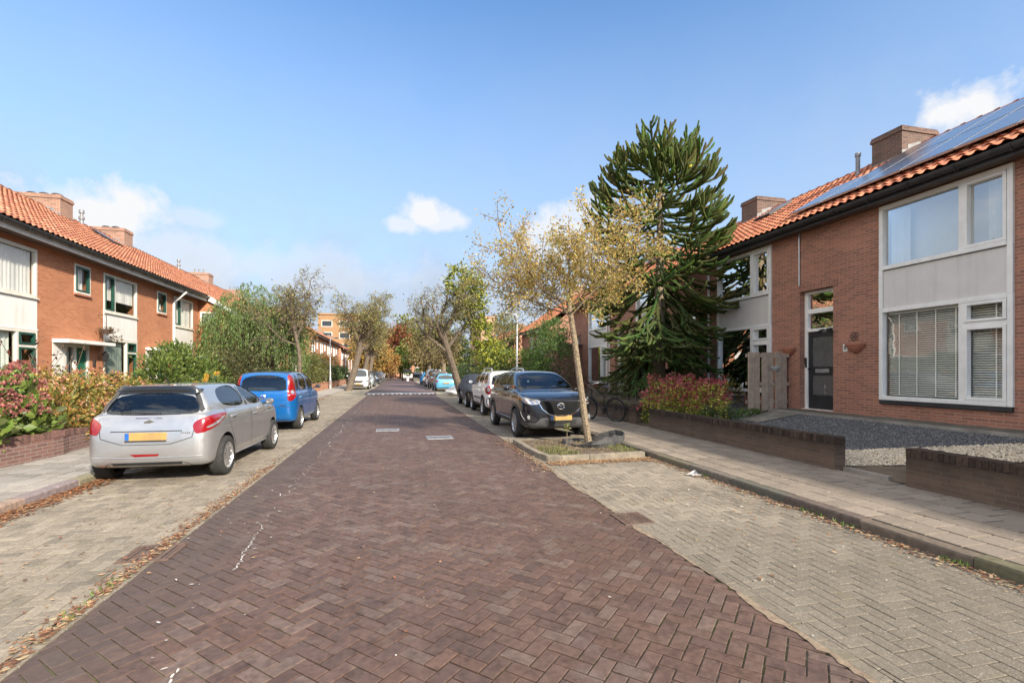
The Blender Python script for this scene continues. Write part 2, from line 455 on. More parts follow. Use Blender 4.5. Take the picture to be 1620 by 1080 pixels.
# parking strips
isl = lambda x, y: x > 2.5 and 8.32 < y < 10.6
pal = [(.30,.258,.205), (.285,.246,.196), (.32,.276,.218), (.255,.222,.178), (.292,.252,.2)]
pall = [(.305,.262,.205), (.288,.248,.195), (.325,.28,.22), (.27,.232,.183), (.30,.26,.204), (.235,.205,.165)]
for nm, x0, x1, skip, sd, pl in (('parking_strip', KL, XL-.1, None, 5, pall), ('parking_strip', XR+.1, KR, isl, 6, pal)):
    br, cs = herring(x0, x1, NEAR, YB, False, skip=skip)
    V, F, C = lay(br, cs, x0, x1, NEAR, YB, pl, .0055, .004, .006, sd, .002)
    # border course along the road
    e0, e1 = (XL-.1, XL) if x0 < 0 else (XR, XR+.1)
    r = random.Random(sd)
    bs = [((e0+e1)/2+r.gauss(0,.004), NEAR+.1+.2*i, .1, .2) for i in range(int((YB-NEAR)/.2))]
    v2, f2, c2 = lay(bs, (1,0), e0-.02, e1+.02, NEAR, YB, pl, .01, .006, .014, sd+9, .005)
    n = len(V); V += v2; F += [tuple(q+n for q in f) for f in f2]; C += c2
    n = len(V); lo, hi = min(x0, e0), max(x1, e1)
    V += [(lo,NEAR,-.008),(hi,NEAR,-.008),(hi,YB,-.008),(lo,YB,-.008)]; F.append((n,n+1,n+2,n+3)); C.append((.1,.08,.06))
    o = link(nm, mesh(nm, V, F, [m_park, m_joint], [0]*(len(F)-1)+[1], C)); tag(o, kind='structure')
m_parkfar = pm('parking_far', (.33,.29,.215), (.24,.215,.165), 2, .9, 0, .5, 30)
sheet('parking_strip', KL, XL-.2, YB, 150, -.004, m_parkfar)
sheet('parking_strip', XR+.2, KR, YB, 150, -.004, m_parkfar)

# sand washed along the right edge of the road
mb = MB(); r = random.Random(17); y = NEAR; pa = None
while y < 20:
    w_ = max(.008, .03+.022*math.sin(y*3.1)+.018*math.sin(y*7.3)+r.gauss(0, .012))*(.35 if y > 9 else 1)
    p = ((XR-w_, y, .0045), (XR+.004, y, .007))
    if pa: mb.face([pa[0], pa[1], p[1], p[0]])
    pa = p; y += .045
tag(build(mb, 'sand_strip', pm('washed_sand', (.27,.21,.145), (.17,.125,.09), 16, .95, 0, .6, 60)), kind='structure')
# pavements of 30 cm tiles and kerbs
def tiles(name, x0, x1, y0, y1, z, pal, sd):
    r = random.Random(sd); bs = []
    nx = int(round((x1-x0)/.3)); w = (x1-x0)/nx
    for i in range(nx):
        off = .15*(i % 2)
        for j in range(int((y1-y0)/.3)):
            bs.append((x0+(i+.5)*w, y0+off+.15+.3*j, w, .3))
    V, F, C = lay(bs, (1,0), x0, x1, y0, y1, pal, .019, z, .016, sd, .003)
    n = len(V); V += [(x0,y0,z-.012),(x1,y0,z-.012),(x1,y1,z-.012),(x0,y1,z-.012)]; F.append((n,n+1,n+2,n+3)); C.append((.1,.08,.06))
    o = link(name, mesh(name, V, F, [m_pave, m_gap], [0]*(len(F)-1)+[1], C)); return tag(o, kind='structure')
tiles('pavement', WL-.6, KL-.17, -1, YB, .1, [(.33,.305,.27), (.30,.28,.25), (.36,.335,.3), (.315,.29,.26)], 21)
tiles('pavement', KR+.17, WR+.05, -1, YB, .1, [(.265,.222,.18), (.245,.205,.166), (.285,.24,.194), (.255,.214,.173)], 22)
m_pavefar = pm('pavement_far', (.36,.33,.29), (.28,.26,.23), 2, .9)
def strip3(name, x0, x1, y0, y1, z0, z1, mat):
    mb = MB(); mb.box(x0, x1, y0, y1, z0, z1); return tag(build(mb, name, mat), kind='structure')
strip3('pavement', WL-.6, KL-.03, YB, 150, -.05, .1, m_pavefar)
strip3('pavement', KR+.03, WR+.3, YB, 150, -.05, .1, m_pavefar)
def kerb(name, x0, x1, y0, y1, pal, sd):
    r = random.Random(sd); mb = MB(); y = y0
    while y < y1:
        c = tuple(q*(1+r.gauss(0,.07)) for q in r.choice(pal)); dx = r.gauss(0,.004); dz = r.gauss(0,.003)
        e = y+.995
        b = .018; inner = x1 if x0 > 0 else x0; face = x0 if x0 > 0 else x1; sg = 1 if inner > face else -1
        sec = [(face+dx,-.05),(face+dx,.1-b+dz),(face+dx+sg*b*.7,.1+dz),(inner,.1+dz),(inner,-.05)]
        mb.prism(sec, y, e, 'y', 0, c); y += 1.0
    o = build(mb, name, am(name+'_concrete', .85, 0, 16, .45, .5, .004, .3)); return tag(o, kind='structure')
kerb('kerb', KL-.15, KL, -1, YB, [(.33,.28,.21), (.30,.255,.195)], 31)
kerb('kerb', KR, KR+.15, -1, YB, [(.155,.132,.105), (.175,.15,.118), (.135,.115,.092)], 32)

# gardens: sloping soil behind the walls
def slope(name, pts, mat):
    mb = MB(); mb.face(pts); return tag(build(mb, name, mat), kind='structure')
GL = lambda x: .12+(-6.1-x)*.09          # left garden height
GR = lambda x: .12+max(0, min(x, 9.7)-6.75)*.152
slope('garden_soil', [(-6.1,-1,.1),(-6.1,150,.1),(-9.9,150,GL(-9.9)),(-9.9,-1,GL(-9.9))], M['soil'])
slope('garden_soil', [(6.66,-20,.105),(9.7,-20,GR(9.7)-.02),(9.7,150,GR(9.7)-.02),(6.66,150,.105)], M['soil'])
slope('garden_soil', [(9.7,-20,GR(9.7)-.02),(10.7,-20,GR(9.7)+.02),(10.7,150,GR(9.7)+.02),(9.7,150,GR(9.7)-.02)], M['soil'])

# stones: dark gravel and pale pebbles in the nearest right garden
def inpoly(x, y, P):
    c = False; j = len(P)-1
    for i in range(len(P)):
        if (P[i][1] > y) != (P[j][1] > y) and x < (P[j][0]-P[i][0])*(y-P[i][1])/(P[j][1]-P[i][1])+P[i][0]: c = not c
        j = i
    return c
def stones(name, P, n, size, pal, zf, sd, label):
    r = random.Random(sd); V = []; F = []; C = []
    x0, x1 = min(p[0] for p in P), max(p[0] for p in P); y0, y1 = min(p[1] for p in P), max(p[1] for p in P)
    k = 0
    while k < n:
        x, y = r.uniform(x0, x1), r.uniform(y0, y1)
        if not inpoly(x, y, P): continue
        k += 1
        s = size*r.uniform(.6, 1.3); a = r.uniform(0, 6.28); z = zf(x)+r.uniform(0, size*.5); b = len(V)
        for q in range(4):
            t = a+q*PI/2+r.uniform(-.3,.3); V.append((x+s*math.cos(t), y+s*.75*math.sin(t), z-s*.1))
        V.append((x+r.uniform(-.3,.3)*s, y, z+s*.65))
        f = 1+r.gauss(0,.15); c = tuple(q*f for q in r.choice(pal))
        for q in range(4): F.append((b+q, b+(q+1)%4, b+4)); C.append(c)
    a = np.array(V); loc = Vector((a[:,0].mean(), a[:,1].mean(), a[:,2].min()))
    o = link(name, mesh(name, a-np.array(loc), F, [M['stone']], None, C), None, loc)
    return tag(o, label, 'gravel', kind='stuff')
darkP = [(6.95,11.6),(6.95,7.3),(9.5,5.2),(9.6,5.6),(9.6,10.1),(8.9,11.0)]
slope('gravel_bed', [(x, y, GR(x)+.006) for x, y in darkP], pm('dark_gravel_bed', (.06,.062,.066), (.085,.087,.092), 40, .8))
stones('dark_gravel', darkP, 16000, .016, [(.095,.098,.105),(.12,.122,.13),(.07,.072,.078),(.16,.16,.165),(.26,.255,.25)], lambda x: GR(x)+.01, 41, 'dark blue grey gravel covering the sloping front garden')
paleP = [(6.72,6.25),(6.72,7.1),(6.95,7.3),(9.5,5.2),(10.3,4.3),(10.1,3.2)]
slope('pebble_bed', [(x, y, GR(x)+.006) for x, y in paleP], pm('pale_pebble_bed', (.4,.36,.29), (.3,.27,.22), 30, .8))
stones('pale_pebbles', paleP, 9500, .021, [(.62,.53,.40),(.68,.6,.47),(.5,.42,.31),(.58,.46,.32)], lambda x: GR(x)+.012, 42, 'cream pebbles in a diagonal strip beside the dark gravel')
strip3('path_edging', 6.64, 6.72, 5.35, 6.05, -.02, .155, M['concrete'])
o = MB(); o.box(9.62, 9.70, 4.2, 11.0, .3, GR(9.7)+.05); tag(build(o, 'path_edging', M['concrete']), kind='structure')
mb = MB()
for i in range(9):
    y = 3.9+i*.8; mb.box(9.74, 10.44, y, y+.78, GR(9.7)-.02, GR(9.7)+.035+.004*(i%3))
mb.box(9.0, 9.7, 11.05, 11.8, .3, GR(9.0)+.1)
tag(build(mb, 'garden_path', pm('mossy_dark_slab', (.14,.125,.1), (.07,.07,.05), 3, .9, 0, .5, 30)), kind='structure')
slope('path_slab', [(8.4,9.9,GR(8.4)+.03),(9.6,9.9,GR(9.6)+.03),(9.6,10.7,GR(9.6)+.03),(8.4,10.7,GR(8.4)+.03)], pm('path_slab_grey', (.22,.2,.17), (.12,.115,.09), 4, .9))

# tree island: kerb stones bent round a bed of soil
mb = MB()
path = [(4.55,8.33),(3.4,8.26),(2.85,8.25),(2.62,8.38),(2.53,8.68),(2.5,9.3),(2.5,10.55)]
for (a, b) in zip(path[:-1], path[1:]):
    d = Vector((b[0]-a[0], b[1]-a[1], 0)).normalized(); nn = Vector((d.y, -d.x, 0))*.12
    mb.prism([(a[0],a[1]),(b[0]-d.x*.008,b[1]-d.y*.008),(b[0]-d.x*.008+nn.x,b[1]-d.y*.008+nn.y),(a[0]+nn.x,a[1]+nn.y)], -.03, .1, 'z', 0, None)
tag(build(mb, 'kerb', pm('pale_kerb_concrete', (.26,.222,.168), (.15,.13,.1), 6, .9, 0, .5, 40), bevel=.012), kind='structure')
slope('tree_bed', [(2.6,8.4,.055),(4.6,8.4,.055),(4.6,10.6,.055),(2.6,10.6,.055)], M['soil'])

# paint crack line and droppings on the road
mb = MB(); r = random.Random(5)
def blob(x, y, l, w, a):
    n = 7; P = []
    for i in range(n):
        t = 2*PI*i/n; q = r.uniform(.5, 1.1)
        u, v = l*q*math.cos(t), w*q*math.sin(t)
        P.append((x+u*math.cos(a)-v*math.sin(a), y+u*math.sin(a)+v*math.cos(a), .0125+.0003*r.random()))
    mb.face(P)
x = -1.32; y = 4.55
seg = [(-1.29,4.35),(-1.3,4.55),(-1.34,4.75),(-1.33,4.95),(-1.37,5.15),(-1.36,5.4),(-1.41,5.6)]
for a, b in zip(seg[:-1], seg[1:]):
    for k in range(5):
        t = k/5; blob(a[0]+(b[0]-a[0])*t+r.gauss(0,.007), a[1]+(b[1]-a[1])*t, .03, .003+.006*r.random(), 1.6+r.gauss(0,.4))
y = 5.7
while y < 33:
    if r.random() < .62: blob(-1.42-.012*(y-5.6)+r.gauss(0,.035), y, r.uniform(.02,.13), r.uniform(.003,.013), 1.6+r.gauss(0,.3))
    y += .16
for k in range(26): blob(-1.5+r.gauss(0,.25), r.uniform(2.5,8), r.uniform(.008,.03), r.uniform(.004,.01), r.uniform(0,3))
for k in range(5): blob(-1.15+.01*r.gauss(0,1), 2.75+.05*k, .03, .009, 1.7)
for k in range(30): blob(r.uniform(-1.8,4.3), r.uniform(2.2,9), r.uniform(.006,.018), r.uniform(.005,.01), r.uniform(0,3))
tag(build(mb, 'paint_splashes', pm('white_spatter', (.62,.6,.57), (.33,.3,.28), 26, .7)), kind='structure')
# fallen leaves
def litter(name, runs, pal, sd, label):
    r = random.Random(sd); V = []; F = []; C = []
    for (a, b, w, n, z, size) in runs:
        for k in range(n):
            t = r.random(); off = abs(r.gauss(0, 1))*w if w > 0 else -abs(r.gauss(0, 1))*-w
            x = a[0]+(b[0]-a[0])*t+off; y = a[1]+(b[1]-a[1])*t+r.gauss(0,.02)
            s = size*r.uniform(.5,1.3); an = r.uniform(0,6.28); zz = z+r.uniform(.004,.022)
            ux, uy = math.cos(an)*s, math.sin(an)*s; bb = len(V)
            h = [r.uniform(-.3,.6)*s for _ in range(4)]
            V += [(x-ux, y-uy, zz+h[0]*.4), (x+uy*.5, y-ux*.5, zz), (x+ux, y+uy, zz+abs(h[2])*.5), (x-uy*.5, y+ux*.5, zz+abs(h[3])*.4)]
            F.append((bb,bb+1,bb+2,bb+3)); f = 1+r.gauss(0,.2); C.append(tuple(max(.01,q*f) for q in r.choice(pal)))
    a = np.array(V); loc = Vector((a[:,0].mean(), a[:,1].mean(), 0))
    o = link(name, mesh(name, a-np.array(loc), F, [M['litter']], None, C), None, loc)
    return tag(o, label, 'fallen leaves', kind='stuff')
brown = [(.2,.08,.04),(.28,.13,.06),(.13,.06,.035),(.35,.2,.1),(.4,.16,.05)]
litter('fallen_leaves', [((KL+.02,2.5),(KL+.02,8.8),.13,4200,.004,.030),((KL+.02,9),(KL+.02,30),.2,900,.004,.035)], brown, 51, 'drift of brown leaves along the left kerb')
litter('fallen_leaves', [((XL-.02,0.8),(XL-.02,9),-.09,1900,.006,.022),((XL-.03,9),(XL-.03,30),-.1,300,.006,.03),((-3.3,2),(-3.3,10),.8,160,.006,.022),((-.5,3),(-.5,12),1.2,60,.004,.02)], [(.45,.26,.14),(.3,.13,.06),(.5,.36,.2),(.2,.09,.05)], 52, 'tan leaves lying along the left edge of the road')
litter('fallen_leaves', [((2.5,8.2),(4.5,8.25),.0,1,.004,.02),((2.48,7.4),(2.5,11),-.16,900,.004,.022),((KR-.03,1.5),(KR-.03,8.2),-.09,1500,.004,.022)], [(.4,.26,.15),(.3,.14,.07),(.5,.38,.24),(.18,.09,.05)], 53, 'leaves caught along the right kerb beside the parking bricks')
def litter2(name, n, x0, x1, y0, y1, z, size, pal, sd, label):
    r = random.Random(sd); runs = [((x0,r.uniform(y0,y1)),(x1,r.uniform(y0,y1)),.0001,8,z,size) for _ in range(n//8)]
    return litter(name, runs, pal, sd, label)
litter2('fallen_leaves', 2600, 2.65, 4.5, 8.45, 10.6, .055, .024, [(.42,.33,.2),(.3,.17,.08),(.5,.42,.28),(.25,.2,.1)], 54, 'pale leaves covering the soil around the leaning tree')
litter2('fallen_leaves', 2600, 2.55, 4.55, 7.85, 8.24, .004, .022, [(.4,.25,.14),(.3,.13,.06),(.5,.36,.2)], 55, 'leaves swept against the kerb of the tree bed')
litter2('fallen_leaves', 300, 2.6, 4.5, 3.0, 8.0, .004, .018, [(.55,.5,.4),(.35,.15,.06),(.5,.35,.2)], 56, 'few scattered leaves on the empty right parking bay')
litter2('fallen_leaves', 160, 4.8, 6.5, 3.5, 12, .1, .016, [(.5,.46,.38),(.3,.18,.1)], 57, 'few small leaves on the right pavement')
# ------------------------------------------------------------------ terraced houses
class Side:
    def __init__(s, sg, F): s.sg = sg; s.F = F
    def bx(s, mb, w0, w1, y0, y1, z0, z1, m=0, c=None):
        mb.box(s.F+s.sg*w0, s.F+s.sg*w1, y0, y1, z0, z1, m, c)
    def P(s, w, y, z): return (s.F+s.sg*w, y, z)
LS, RS = Side(-1, -9.8), Side(1, 10.5)

def wallcells(S, mb, y0, y1, z0, z1, ops, w0=0, w1=.3, m=0):
    ys = sorted(set([y0, y1]+[q for o in ops for q in o[:2] if y0 < q < y1]))
    for a, b in zip(ys[:-1], ys[1:]):
        mid = (a+b)/2
        cuts = sorted([(o[2], o[3]) for o in ops if o[0] < mid < o[1]])
        z = z0
        for c, d in cuts:
            if c > z: S.bx(mb, w0, w1, a, b, z, c, m)
            z = max(z, d)
        if z < z1: S.bx(mb, w0, w1, a, b, z, z1, m)

def frame(S, parent, ya, yb, za, zb, mull=(), trans=(), mat='white', w=.07, name='window', w0=-.025, w1=.075, sash=None, glass='glass', backing=None, sashmat=None):
    """window frame with its pane; mull = y positions of posts, trans = (ya, yb, z) rails, sash = list of (ya,yb,za,zb) casements"""
    mb = MB()
    S.bx(mb, w0, w1, ya, ya+w, za, zb); S.bx(mb, w0, w1, yb-w, yb, za, zb)
    S.bx(mb, w0-.003, w1, ya+w, yb-w, zb-w, zb); S.bx(mb, w0-.02, w1, ya+w, yb-w, za, za+w)
    for y in mull: S.bx(mb, w0+.003, w1-.003, y-w*.55, y+w*.55, za+w, zb-w)
    for a, b, z in trans: S.bx(mb, w0+.006, w1-.006, a, b, z-w*.5, z+w*.5)
    o = build(mb, name, M[mat], parent, bevel=.006)
    if sash:
        mb = MB(); q = .055
        for a, b, c, d in sash:
            for s_ in ((a, a+q, c, d), (b-q, b, c, d)): S.bx(mb, w0-.012, w1-.02, *s_)
            for s_ in ((a+q, b-q, c, c+q), (a+q, b-q, d-q, d)): S.bx(mb, w0-.010, w1-.02, *s_)
        build(mb, 'casement', M[sashmat or mat], o, bevel=.005)
    mb = MB(); gw = .035
    mb.face([S.P(gw, ya+w*.5, za+w*.5), S.P(gw, yb-w*.5, za+w*.5), S.P(gw, yb-w*.5, zb-w*.5), S.P(gw, ya+w*.5, zb-w*.5)])
    build(mb, 'pane', M[glass], o)
    return o
def wavy(S, parent, ya, yb, za, zb, mat, w=.16, amp=.02, per=.14, name='curtain'):
    n = max(8, int((yb-ya)/.03)); mb = MB()
    pts = [(ya+(yb-ya)*i/n, w+amp*math.sin(2*PI*i*(yb-ya)/n/per)+amp*.4*math.sin(i*1.7)) for i in range(n+1)]
    for (a, wa), (b, wb) in zip(pts[:-1], pts[1:]):
        mb.face([S.P(wa, a, za), S.P(wb, b, za), S.P(wb, b, zb), S.P(wa, a, zb)])
    return build(mb, name, M[mat], parent, smooth=True, ang=60)
def venetian(S, parent, ya, yb, za, zb, tapes=4, pitch=.045, w=.11):
    mb = MB(); n = int((zb-za)/pitch)
    for i in range(n):
        z = za+i*pitch
        mb.face([S.P(w, ya, z+.0), S.P(w, yb, z+.0), S.P(w+.038, yb, z+.026), S.P(w+.038, ya, z+.026)])
    for k in range(tapes):
        y = ya+(yb-ya)*(k+.35)/tapes
        S.bx(mb, w-.008, w-.004, y-.012, y+.012, za, zb)
    S.bx(mb, w-.01, w+.05, ya, yb, zb, zb+.05)
    return build(mb, 'venetian_blind', M['blind'], parent)

def tiles_roof(S, parent, y0, y1, we, ze, wr, zr, pal, sd, res=6, name='roof'):
    L = math.hypot(wr-we, zr-ze); ux, uz = (wr-we)/L, (zr-ze)/L
    rows = int(round(L/.34)); ex = L/rows; per = .215
    nc = max(1, int(round((y1-y0)/per))); pw = (y1-y0)/nc; N = nc*res+1
    k = np.arange(N); y = y0+k*pw/res; ph = (k % res)/res
    wave = .034*np.where(ph < .62, np.sin(ph/.62*PI), -.45*np.sin((ph-.62)/.38*PI))
    V = []; r = np.random.RandomState(sd)
    for j in range(rows):
        for a, h in ((j*ex-.03*(j > 0), .048), ((j+1)*ex-.001, .012)):
            hh = h+wave
            w = we+ux*a-uz*hh; z = ze+uz*a+ux*hh
            V.append(np.stack([S.F+S.sg*w, y, z], 1))
    V = np.concatenate(V); nl = rows*2
    i, c = np.meshgrid(np.arange(nl-1), np.arange(N-1), indexing='ij'); i = i.ravel(); c = c.ravel()
    F = np.stack([i*N+c, i*N+c+1, (i+1)*N+c+1, (i+1)*N+c], 1)
    base = np.array(pal)[r.randint(0, len(pal), (nl, nc))]*(1+r.normal(0, .10, (nl, nc, 1)))
    base[1::2] = base[0::2][:base[1::2].shape[0]]
    C = base[i, np.minimum(c//res, nc-1)]; C = np.clip(C, .01, 1)
    me = mesh(name, V, F, [M['tile_orange']], None, C, smooth=True, ang=50); fixn(me)
    o = link(name, me, parent)
    # deck under the tiles, back slope and ridge tiles
    mb = MB()
    mb.face([S.P(we+.02, y0, ze-.03), S.P(we+.02, y1, ze-.03), S.P(wr, y1, zr-.03), S.P(wr, y0, zr-.03)])
    wb = 2*wr-we
    mb.face([S.P(wr, y0, zr-.03), S.P(wr, y1, zr-.03), S.P(wb, y1, ze-.03), S.P(wb, y0, ze-.03)], 1)
    build(mb, 'roof_deck', [M['wood_dark'], M['terracotta']], parent)
    mb = MB(); ln = .36; n = int((y1-y0)/ln); ln = (y1-y0)/n
    for q in range(n):
        ya = y0+q*ln; col = random.Random(sd*99+q).choice(pal); col = tuple(v*.8 for v in col)
        prev = None
        for yy, rr in ((ya-.02, .125), (ya+.05, .122), (ya+.06, .105), (ya+ln, .10)):
            ring = [S.P(wr+rr*math.cos(t), yy, zr-.015+rr*math.sin(t)*.9) for t in np.linspace(0, PI, 8)]
            if prev:
                for a in range(7): mb.face([prev[a], prev[a+1], ring[a+1], ring[a]], 0, col)
            prev = ring
    build(mb, 'ridge_tiles', M['tile_orange'], parent, smooth=True, ang=50)
    return o
def gutter(S, parent, y0, y1, w, z, r=.075, mat='gutter', brackets=True, fascia=None):
    mb = MB(); n = 9
    sec = [(w+r*math.cos(t), z-r*math.sin(t)*1.25) for t in np.linspace(0, PI, n)]
    sec2 = [(w+(r-.008)*math.cos(t), z-(r-.008)*math.sin(t)*1.25) for t in np.linspace(PI, 0, n)]
    P = sec+sec2
    mb.prism([(S.F+S.sg*a, b) for a, b in P], y0, y1, 'y')
    if brackets:
        for i in range(int((y1-y0)/.85)):
            y = y0+.4+i*.85
            q = [(w+(r+.012)*math.cos(t), z-(r+.012)*math.sin(t)*1.25) for t in np.linspace(0, PI, n)]+[(w+(r+.001)*math.cos(t), z-(r+.001)*math.sin(t)*1.25) for t in np.linspace(PI, 0, n)]
            mb.prism([(S.F+S.sg*a, b) for a, b in q], y-.03, y+.03, 'y')
    build(mb, 'gutter', M[mat], parent, smooth=True, ang=40)
def chimney(S, parent, w0, w1, y0, y1, z0, z1, mat, pots=0, cowls=0, step=True):
    mb = MB()
    S.bx(mb, w0, w1, y0, y1, z0, z1-.16); S.bx(mb, w0-.035, w1+.035, y0-.035, y1+.035, z1-.16, z1-.06)
    S.bx(mb, w0-.015, w1+.015, y0-.015, y1+.015, z1-.06, z1)
    o = build(mb, 'chimney', M[mat], parent, bevel=.008)
    mb = MB()
    if step:
        wm = (w0+w1)/2
        fl = [(w0-.006, z0), (w0-.006, z0+.62), (w0+.2, z0+.66), (w0+.2, z0+.78), (wm, z0+.92), (wm+.2, z0+.86), (w1, z0+.55), (w1, z0)]
        for ya, yb in ((y0-.008, y0-.001), (y1+.001, y1+.008)): mb.prism([(S.F+S.sg*a, b) for a, b in fl], ya, yb, 'y')
        S.bx(mb, w0-.012, w0-.001, y0-.008, y1+.008, z0, z0+.5)
        build(mb, 'lead_flashing', M['lead'], o)
    mb = MB()
    for i in range(pots):
        mb.lathe([(.075,0),(.06,.28),(.075,.3),(.05,.3),(.05,.05)], 10, 'z', S.P((w0+w1)/2+(i-(pots-1)/2)*.28, (y0+y1)/2, z1-.005))
    if pots: build(mb, 'chimney_pot', M['zinc'], o, smooth=True)
    mb = MB()
    for i in range(cowls):
        x = S.P((w0+w1)/2+(i-(cowls-1)/2)*.42, (y0+y1)/2, z1)
        for dx, dy in ((-.1,-.1),(.1,-.1),(.1,.1),(-.1,.1)): mb.tube([(x[0]+dx, x[1]+dy, z1-.01), (x[0]+dx, x[1]+dy, z1+.11)], .01, 5)
        mb.lathe([(.001,.16),(.12,.14),(.19,.1),(.19,.092),(.001,.13)], 14, 'z', x)
    if cowls: build(mb, 'chimney_cowl', M['gutter'], o, smooth=True)
    return o
def shell(S, parent, y0, y1, z0, ze, depth, mat, gables=(False, False), we=0, zr=None, wr=None):
    """rear wall, side walls, dark floors: closes the house behind its front"""
    mb = MB()
    S.bx(mb, depth-.2, depth, y0, y1, z0, ze)
    for i, (yy, e) in enumerate(((y0, 1), (y1, -1))):
        a, b = (yy, yy+.12) if e > 0 else (yy-.12, yy)
        pts = [(.3, z0), (depth-.2, z0), (depth-.2, ze), (wr, zr-.12), (.3, ze+(.3)*(zr-ze)/wr-.12 if wr else ze)]
        poly = [(S.F+S.sg*w, z) for w, z in pts]
        mb.prism(poly, a, b, 'y')
    build(mb, 'side_wall', M[mat], parent)
    mb = MB()
    S.bx(mb, .31, depth-.22, y0+.13, y1-.13, 2.62+z0*.3, 2.8+z0*.3); S.bx(mb, .31, depth-.22, y0+.13, y1-.13, ze-.18, ze-.1)
    S.bx(mb, .31, depth-.22, y0+.13, y1-.13, z0+.02, z0+.1); S.bx(mb, 3.6, 3.7, y0+.13, y1-.13, z0+.12, ze-.2)
    build(mb, 'room', M['room'], parent)

PR = [(.58,.215,.11),(.63,.245,.125),(.54,.19,.10),(.60,.225,.115),(.5,.17,.095),(.65,.28,.15)]
PLf = [(.50,.205,.11),(.46,.18,.10),(.54,.235,.13),(.42,.16,.09),(.38,.15,.095),(.56,.27,.16)]

ZG = .56
def right_house(y0, y1, px0, px1, d0, d1, label, sd, blinds='v', doormat='doorblack', res=6, near=False, solar=False, chim=None, pane_up='glass_up', gable=False):
    S = RS
    root = thing('terraced_house', label, 'house', (10.5, (y0+y1)/2, 0.0), 0, 'brown brick terraced houses along the right side')
    ops = [(px0, px1, .98, 5.28), (d0, d1, .62, 3.74)]
    mb = MB(); wallcells(S, mb, y0, y1, 0, 5.42, ops)
    # soldier course and rebate round the door opening
    for i in range(int((d1-d0+.24)/.075)):
        S.bx(mb, -.012, .05, d0-.12+i*.075, d0-.12+i*.075+.066, 3.742, 3.95)
    build(mb, 'wall', M['brick_r'], root)
    shell(S, root, y0, y1, 0, 5.42, 8.2, 'brick_r', zr=8.02, wr=4.2)
    m = px0+.80
    lo = frame(S, root, px0, px1, .99, 3.0, (m,), ((px0+.07, m, 2.49),), w=.085, w0=-.05, sash=[(px0+.09, m-.05, 2.54, 2.91), (px0+.09, m-.05, 1.08, 2.45)])
    if blinds == 'v':
        venetian(S, lo, m+.06, px1-.1, 1.1, 2.86, 4); venetian(S, lo, px0+.12, m-.08, 1.1, 2.86, 1)
    elif blinds == 'half':
        wavy(S, lo, px0+.1, px1-.1, 1.85, 2.9, 'blindgreen', .12, .003, name='roller_blind')
    else:
        wavy(S, lo, px0+.1, px0+.8, 1.1, 2.9, 'curtain_w'); wavy(S, lo, px1-.5, px1-.1, 1.1, 2.9, 'curtain_w')
    mb = MB(); S.bx(mb, -.06, .1, px0+.01, px1-.01, .90, .988); build(mb, 'window_sill', M['gutter'], root, bevel=.01)
    mb = MB(); S.bx(mb, -.018, .08, px0+.086, px1-.086, 3.002, 3.83); S.bx(mb, -.03, .08, px0, px0+.085, 3.002, 3.85); S.bx(mb, -.03, .08, px1-.085, px1, 3.002, 3.85)
    build(mb, 'infill_panel', [M['panel_grey']], root)
    for q in (px0, px1-.085):
        mb = MB(); S.bx(mb, -.052, -.031, q, q+.085, 3.002, 3.85); build(mb, 'corner_post', M['white'], root)
    up = frame(S, root, px0, px1, 3.85, 5.27, (m,), (), w=.085, w0=-.05, glass=pane_up, sash=[(px0+.09, m-.05, 3.94, 5.18)])
    wavy(S, up, px0+.1, px0+.5, 3.95, 5.15, 'curtain_w', .2); wavy(S, up, px1-.5, px1-.1, 3.95, 5.15, 'curtain_w', .2)
    mb = MB()
    mb.face([S.P(.34, px0, 3.9), S.P(.34, px1, 3.9), S.P(.34, px1, 5.25), S.P(.34, px0, 5.25)])
    build(mb, 'roller_blind', M['curtain_w'], up)
    # door with its tall fanlights
    q = .07
    mb = MB(); W0, W1 = .16, .27
    S.bx(mb, W0, W1, d0, d0+q, .63, 3.73); S.bx(mb, W0, W1, d1-.1, d1, .63, 3.73)
    S.bx(mb, W0, W1, d0+q, d1-.1, 3.66, 3.73); S.bx(mb, W0-.02, W1, d0+q, d1-.1, 2.66, 2.74); S.bx(mb, W0+.003, W1, d0+q, d1-.1, 3.14, 3.26)
    S.bx(mb, W0-.1, W1, d0, d1, .58, .63)
    fr = build(mb, 'door_frame', M['white'], root, bevel=.006)
    mb = MB(); mb.face([S.P(.21, d0+q, 2.74), S.P(.21, d1-.1, 2.74), S.P(.21, d1-.1, 3.66), S.P(.21, d0+q, 3.66)]); build(mb, 'pane', M['glass'], fr)
    mb = MB(); a, b = d0+q, d1-.1
    S.bx(mb, .19, .24, a, a+.11, .64, 2.65); S.bx(mb, .19, .24, b-.11, b, .64, 2.65)
    for z0, z1 in ((.64,1.0),(1.52,1.74),(2.52,2.65)): S.bx(mb, .193, .237, a+.11, b-.11, z0, z1)
    dr = build(mb, 'door', M[doormat], root, bevel=.006)
    mb = MB(); mb.face([S.P(.215, a+.11, 1.0), S.P(.215, b-.11, 1.0), S.P(.215, b-.11, 2.52), S.P(.215, a+.11, 2.52)]); build(mb, 'pane', pmg('frosted_dark', (.1,.1,.1)), dr)
    mb = MB(); S.bx(mb, .18, .193, a+.22, b-.22, 1.58, 1.68); build(mb, 'letter_slot', M['alu'], dr, bevel=.004)
    mb = MB(); S.bx(mb, .14, .16, b+.02, b+.07, 1.72, 1.9); S.bx(mb, .12, .19, b-.07, b-.045, 1.66, 1.7); build(mb, 'handle', M['black'], dr)
    mb = MB(); S.bx(mb, -.1, .15, d0-.05, d1+.05, .5, .6); build(mb, 'door_step', M['concrete'], root, bevel=.01)
    mb = MB(); S.bx(mb, -.34, 0, y0, y1, 5.30, 5.335); build(mb, 'soffit', M['soffit'], root)
